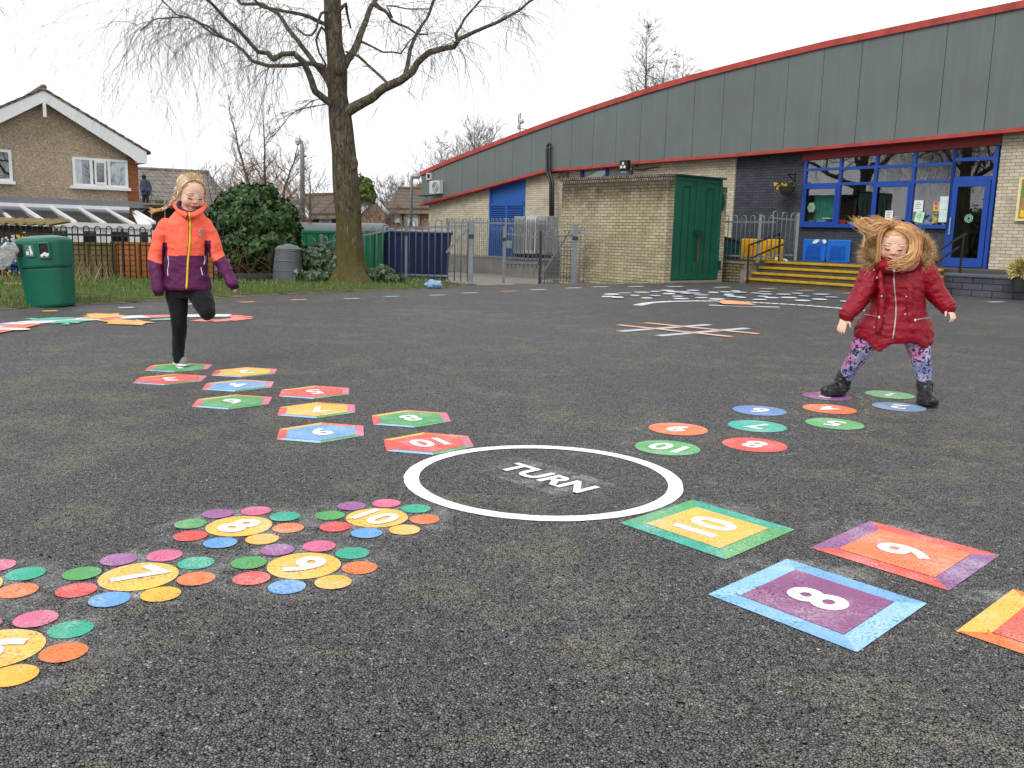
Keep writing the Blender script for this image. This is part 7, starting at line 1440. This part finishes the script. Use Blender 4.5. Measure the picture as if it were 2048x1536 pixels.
for (x, y, d), (x0_, y0_, d0), rr in (((338,772,-.086),(385,715,-.06),.047), ((1086,717,-.067),(1050,672,-.04),.048)):
    c = q3(x, y, d); nn = (c-q3(x0_, y0_, d0)).normalized(); a = nn.orthogonal().normalized(); b = nn.cross(a); mb = MB(); mb.tube([c+(a*math.cos(i*PI/10)+b*math.sin(i*PI/10))*rr*.98 for i in range(21)], .010, 6, 0, False); mb.build('cuff', bpy.data.materials['dark red coat'], kid, smooth=True)
# fur trim
fu = catmull([q3(548, 395, -.03), q3(508, 345, .0), q3(520, 270, .06), q3(590, 205, .12), q3(720, 180, .17), q3(845, 205, .12), q3(915, 270, .06), q3(925, 345, .01), q3(875, 395, -.03)], 10); V = []; nf = 9000
for _ in range(nf):
    i = random.uniform(0, len(fu)-1.001); a = fu[int(i)].lerp(fu[int(i)+1], i-int(i)); t_ = (fu[int(i)+1]-fu[int(i)]).normalized(); d = Vector((random.gauss(0,1), random.gauss(0,1), random.gauss(0,1))); d = (d-t_*d.dot(t_)*.6).normalized(); out_ = (a-q3(715, 330, .05)); out_.y = 0; d = (d+out_.normalized()*.35).normalized(); b = a+d*.026; e = a+d*random.uniform(.05, .09)+Vector((random.gauss(-.006,.008), random.gauss(0,.008), random.gauss(-.004,.008))); s_ = d.cross(Vector((random.random(), random.random(), random.random()))).normalized()*.0016; V += [b-s_, b+s_, e]
t = NT('fur trim'); g_ = t.n('ShaderNodeNewGeometry'); col = t.ramp(g_.outputs['Random Per Island'], [(0, S(120,98,70,.9)), (.3, S(190,154,104,.95)), (.7, S(226,192,140,1)), (1, S(246,226,186,1))]); t.color(col); M['fur'] = t.set(Roughness=.8)
fo = npmesh('fur_trim', np.array([tuple(v) for v in V]), np.arange(len(V)).reshape(-1, 3), M['fur'], kid); mb = MB(); mb.tube(fu, .030, 10); mb.build('fur_base', plain('fur base', S(128,104,72,.7), .9, .4, 40), fo, smooth=True)
# hair
random.seed(77)
cap = MB(); cap.ball(W2(0,-.085,.12), (.40*ks,.455*ks,.40*ks), 28, 18, KX); me = cap.mesh('hair_cap', True); bm = bmesh.new(); bm.from_mesh(me); rr_, ff_, uu_ = KX
def hl2(c): d = c-KC; x, y, z = d.dot(rr_)/ks, d.dot(ff_)/ks, d.dot(uu_)/ks; return y > .03 and z < .34-.35*abs(x) or z < -.3
bmesh.ops.delete(bm, geom=[f_ for f_ in bm.faces if hl2(f_.calc_center_median())], context='FACES'); bm.to_mesh(me); bm.free(); me.materials.append(M['ginger']); link('hair_cap', me, kid)
def flow(G_, n, sp, r, mat, name='hair', dsp=.012, m=5):
    cs = []
    for _ in range(n):
        ox, oy, od = random.gauss(0,1), random.gauss(0,1), random.gauss(0,1); P = []
        for i, (x, y, d) in enumerate(G_): y = y+(0 if x < 560 else min(1, (x-560)/60)*24*max(0, min(1, (150-y)/50))); k = sp[i] if isinstance(sp, (list, tuple)) else sp; P.append(q3(x+ox*k+random.gauss(0,k*.12), y+oy*k+random.gauss(0,k*.12), d+od*dsp))
        cs.append(catmull(P, m))
    return hair_tubes(name, cs, r, mat, kid)
def rooted(n, a0, a1, G_, sp, r, mat, name='hair', dsp=.015):
    """strands that start in the parting, follow the skull, then the given path"""
    cs = []
    for _ in range(n):
        f = random.random(); a = a0+(a1-a0)*f; P = []
        for k in range(4): th = k*.42; x = math.sin(th)*math.cos(a)*.40*1.05; y = -.02+.30*f-.3*(1-f)+math.sin(th)*math.sin(a)*.25; P.append(W2(x*1.02, y-.03, .11+math.cos(th)*.415*(1-.35*abs(y))))
        ox, oy, od = random.gauss(0,1), random.gauss(0,1), random.gauss(0,1)
        for i, (x, y, d) in enumerate(G_): k = sp[i]; P.append(q3(x+ox*k, y+oy*k, d+od*dsp))
        cs.append(catmull(P, 4))
    return hair_tubes(name, cs, r, mat, kid)
# right side of the head, sweeping down and curling across the neck under the chin
flow([(672,88,-.04),(735,100,-.09),(800,150,-.10),(836,215,-.09),(842,285,-.10),(828,335,-.12),(795,376,-.15),(748,400,-.17),(700,406,-.175)], 120, [6,10,12,13,13,14,17,17,20], .0026, M['ginger'], dsp=.014)
flow([(680,85,-.02),(760,110,-.04),(825,170,-.03),(850,240,-.02),(848,310,-.05),(826,365,-.10),(786,398,-.145),(735,408,-.165)], 100, [6,11,15,16,17,18,20,20], .0026, M['ginger'], dsp=.02)
flow([(690,84,0),(770,105,.03),(835,170,.06),(855,240,.06),(850,330,.05)], 90, [7,14,14,14,18], .003, M['ginger'], dsp=.03)
flow([(694,120,-.11),(745,140,-.13),(795,185,-.13),(820,255,-.12),(814,318,-.14),(778,360,-.17),(722,388,-.18),(664,398,-.175)], 34, [5,9,12,13,14,18,22,20], .0018, M['gingerlight'], dsp=.006)
# left side
flow([(668,92,-.07),(622,122,-.09),(590,170,-.09),(578,225,-.09),(574,300,-.09),(568,380,-.09)], 44, [5,8,7,6,6,9], .0022, M['ginger'], dsp=.012)
flow([(672,86,-.02),(620,115,-.03),(585,170,-.02),(570,240,.0),(568,330,.02)], 26, [6,8,8,8,9], .0026, M['ginger'], dsp=.03)
flow([(660,95,-.09),(690,86,-.05),(720,84,.02),(740,100,.10),(742,160,.16)], 120, [14,18,20,20,20], .003, M['ginger'], dsp=.02)
# blown to the left
flow([(700,84,-.03),(650,92,-.05),(600,130,-.06),(550,165,-.06),(500,148,-.06),(455,112,-.06),(408,72,-.06)], 46, [6,11,15,17,18,20,24], .0015, M['gingerlight'], 'blown_hair', .015)
flow([(710,80,-.02),(660,72,-.03),(600,78,-.04),(560,105,-.04),(520,125,-.04),(470,120,-.04)], 50, [8,13,17,20,22,26], .0015, M['gingerlight'], 'blown_hair', .015)
flow([(700,78,-.02),(640,66,-.02),(590,62,-.02),(545,66,-.02),(500,78,-.02)], 34, [8,10,12,16,20], .0015, M['ginger'], 'blown_hair', .012)
flow([(640,95,-.05),(580,120,-.05),(500,60,-.05),(440,70,-.05),(424,110,-.05),(444,155,-.05),(470,185,-.05),(466,240,-.05),(456,275,-.05)], 6, [4,6,5,5,4,4,4,5,6], .0016, M['gingerlight'], 'blown_hair', .01)
# boots
bl = plain('black boot leather', S(34,33,36,.8), .33, .15, 8, .003, 50, spec=.5); bsole = plain('boot sole', S(22,22,24), .6)
def boot(heel, toe, ankle, top, rtop, label=None):
    mb, sole, f, r, up_, Ls = shoe(kid, heel, toe, (0, 0, 1), .104, .10, None); limb(mb, [heel+f*Ls*.27+Vector((0,0,.05)), ankle, top], [.050, .048, rtop]); me = remesh(mb, .004, 2); wrinkle(me, .003, 22, 4); o = part_me('boot', me, bl, kid); sole.data.materials.clear(); sole.data.materials.append(bsole); sole.parent = o; sole.matrix_parent_inverse = wm(o).inverted()
    mb = MB(); mb.box((-.03,-.028,0),(.03,.03,.018)); c = heel+f*Ls*.16
    ax = (top-ankle).normalized(); a = ax.orthogonal().normalized(); b = ax.cross(a); mb = MB(); cs = ankle-ax*.0; mb.tube([cs+(a*math.cos(i*PI/10)+b*math.sin(i*PI/10))*.048+ax*.006*math.sin(i*PI/5) for i in range(21)], .008, 6, 0, False); mb.build('strap', bl, o, smooth=True); mb = MB(); mb.ball(cs+Vector((-.02 if f.x < -.5 else .03, -.045, .004)), (.010,.006,.010), 8, 6); mb.build('buckle', silver, o)
    mb = MB(); mb.tube([top+(a*math.cos(i*PI/10)+b*math.sin(i*PI/10))*(rtop+.001) for i in range(21)], .006, 6, 0, False); mb.build('boot_rim', bl, o, smooth=True)
h = G(1600+325*.27335, 420+1362*.27335); h.z = .012; hx = h.copy(); t2_ = h+Vector((-.185, -.06, .004)); 
dY = h.y-Y1; boot(h, t2_, q3(316, 1290, dL), q3(326, 1208, dL*.95), .054)
h = G(1600+918*.27335, 420+1432*.27335); h.z = .012; h = h+Vector((-.005, .07, 0)); t2_ = h+Vector((.02, -.17, .0)); dY = h.y-Y1; boot(h, t2_, q3(915, 1350, dR), q3(912, 1268, dR), .054)
# ---- roofer
RY = 49.2; q1_ = lambda x, y, d=0: at(x*.32552, 150+y*.32552, RY+d); mr = RY/1800*.32552
rf = thing('person', 'roofer in a dark navy jacket standing on the scaffold with back to us', 'person', q1_(893, 785))
bd = MB(); bd.ball(q1_(884, 628), (.115,.12,.14), 12, 10); limb(bd, [q1_(886, 640), q1_(892, 660)], [.07,.08]); torso(bd, [(q1_(895, 735), .2, .14), (q1_(893, 700), .2, .14), (q1_(893, 668), .22, .13), (q1_(892, 655), .12, .09)]); limb(bd, [q1_(886, 735), q1_(882, 760), q1_(884, 786)], [.11,.085,.06]); limb(bd, [q1_(903, 735), q1_(906, 760), q1_(906, 783)], [.11,.085,.06]); limb(bd, [q1_(874, 668), q1_(870, 695), q1_(884, 708, -.2)], [.07,.06,.05]); limb(bd, [q1_(912, 668), q1_(919, 695), q1_(908, 712, -.2)], [.07,.06,.05])
part_me('body', remesh(bd, .02, 2), plain('dark trousers', S(40,42,52)), rf)
jk = MB(); torso(jk, [(q1_(896, 738), .25, .19), (q1_(894, 705), .25, .19), (q1_(892, 675), .26, .17), (q1_(890, 650), .2, .15), (q1_(888, 640), .13, .12)]); limb(jk, [q1_(874, 664), q1_(868, 695), q1_(880, 708, -.2)], [.11,.10,.08]); limb(jk, [q1_(912, 664), q1_(922, 695), q1_(910, 712, -.2)], [.11,.10,.08]); part_me('jacket', remesh(jk, .025, 3), plain('navy work jacket', S(46,52,78)), rf)
mb = MB(); mb.ball(q1_(884, 622), (.13,.14,.11), 12, 8); mb.build('cap', M['black'], rf, smooth=True)
for x, y in ((884,788),(907,785)): mb = MB(); mb.ball(q1_(x, y-2, -.05), (.07,.15,.05), 10, 6); mb.build('boot', M['black'], rf, smooth=True)
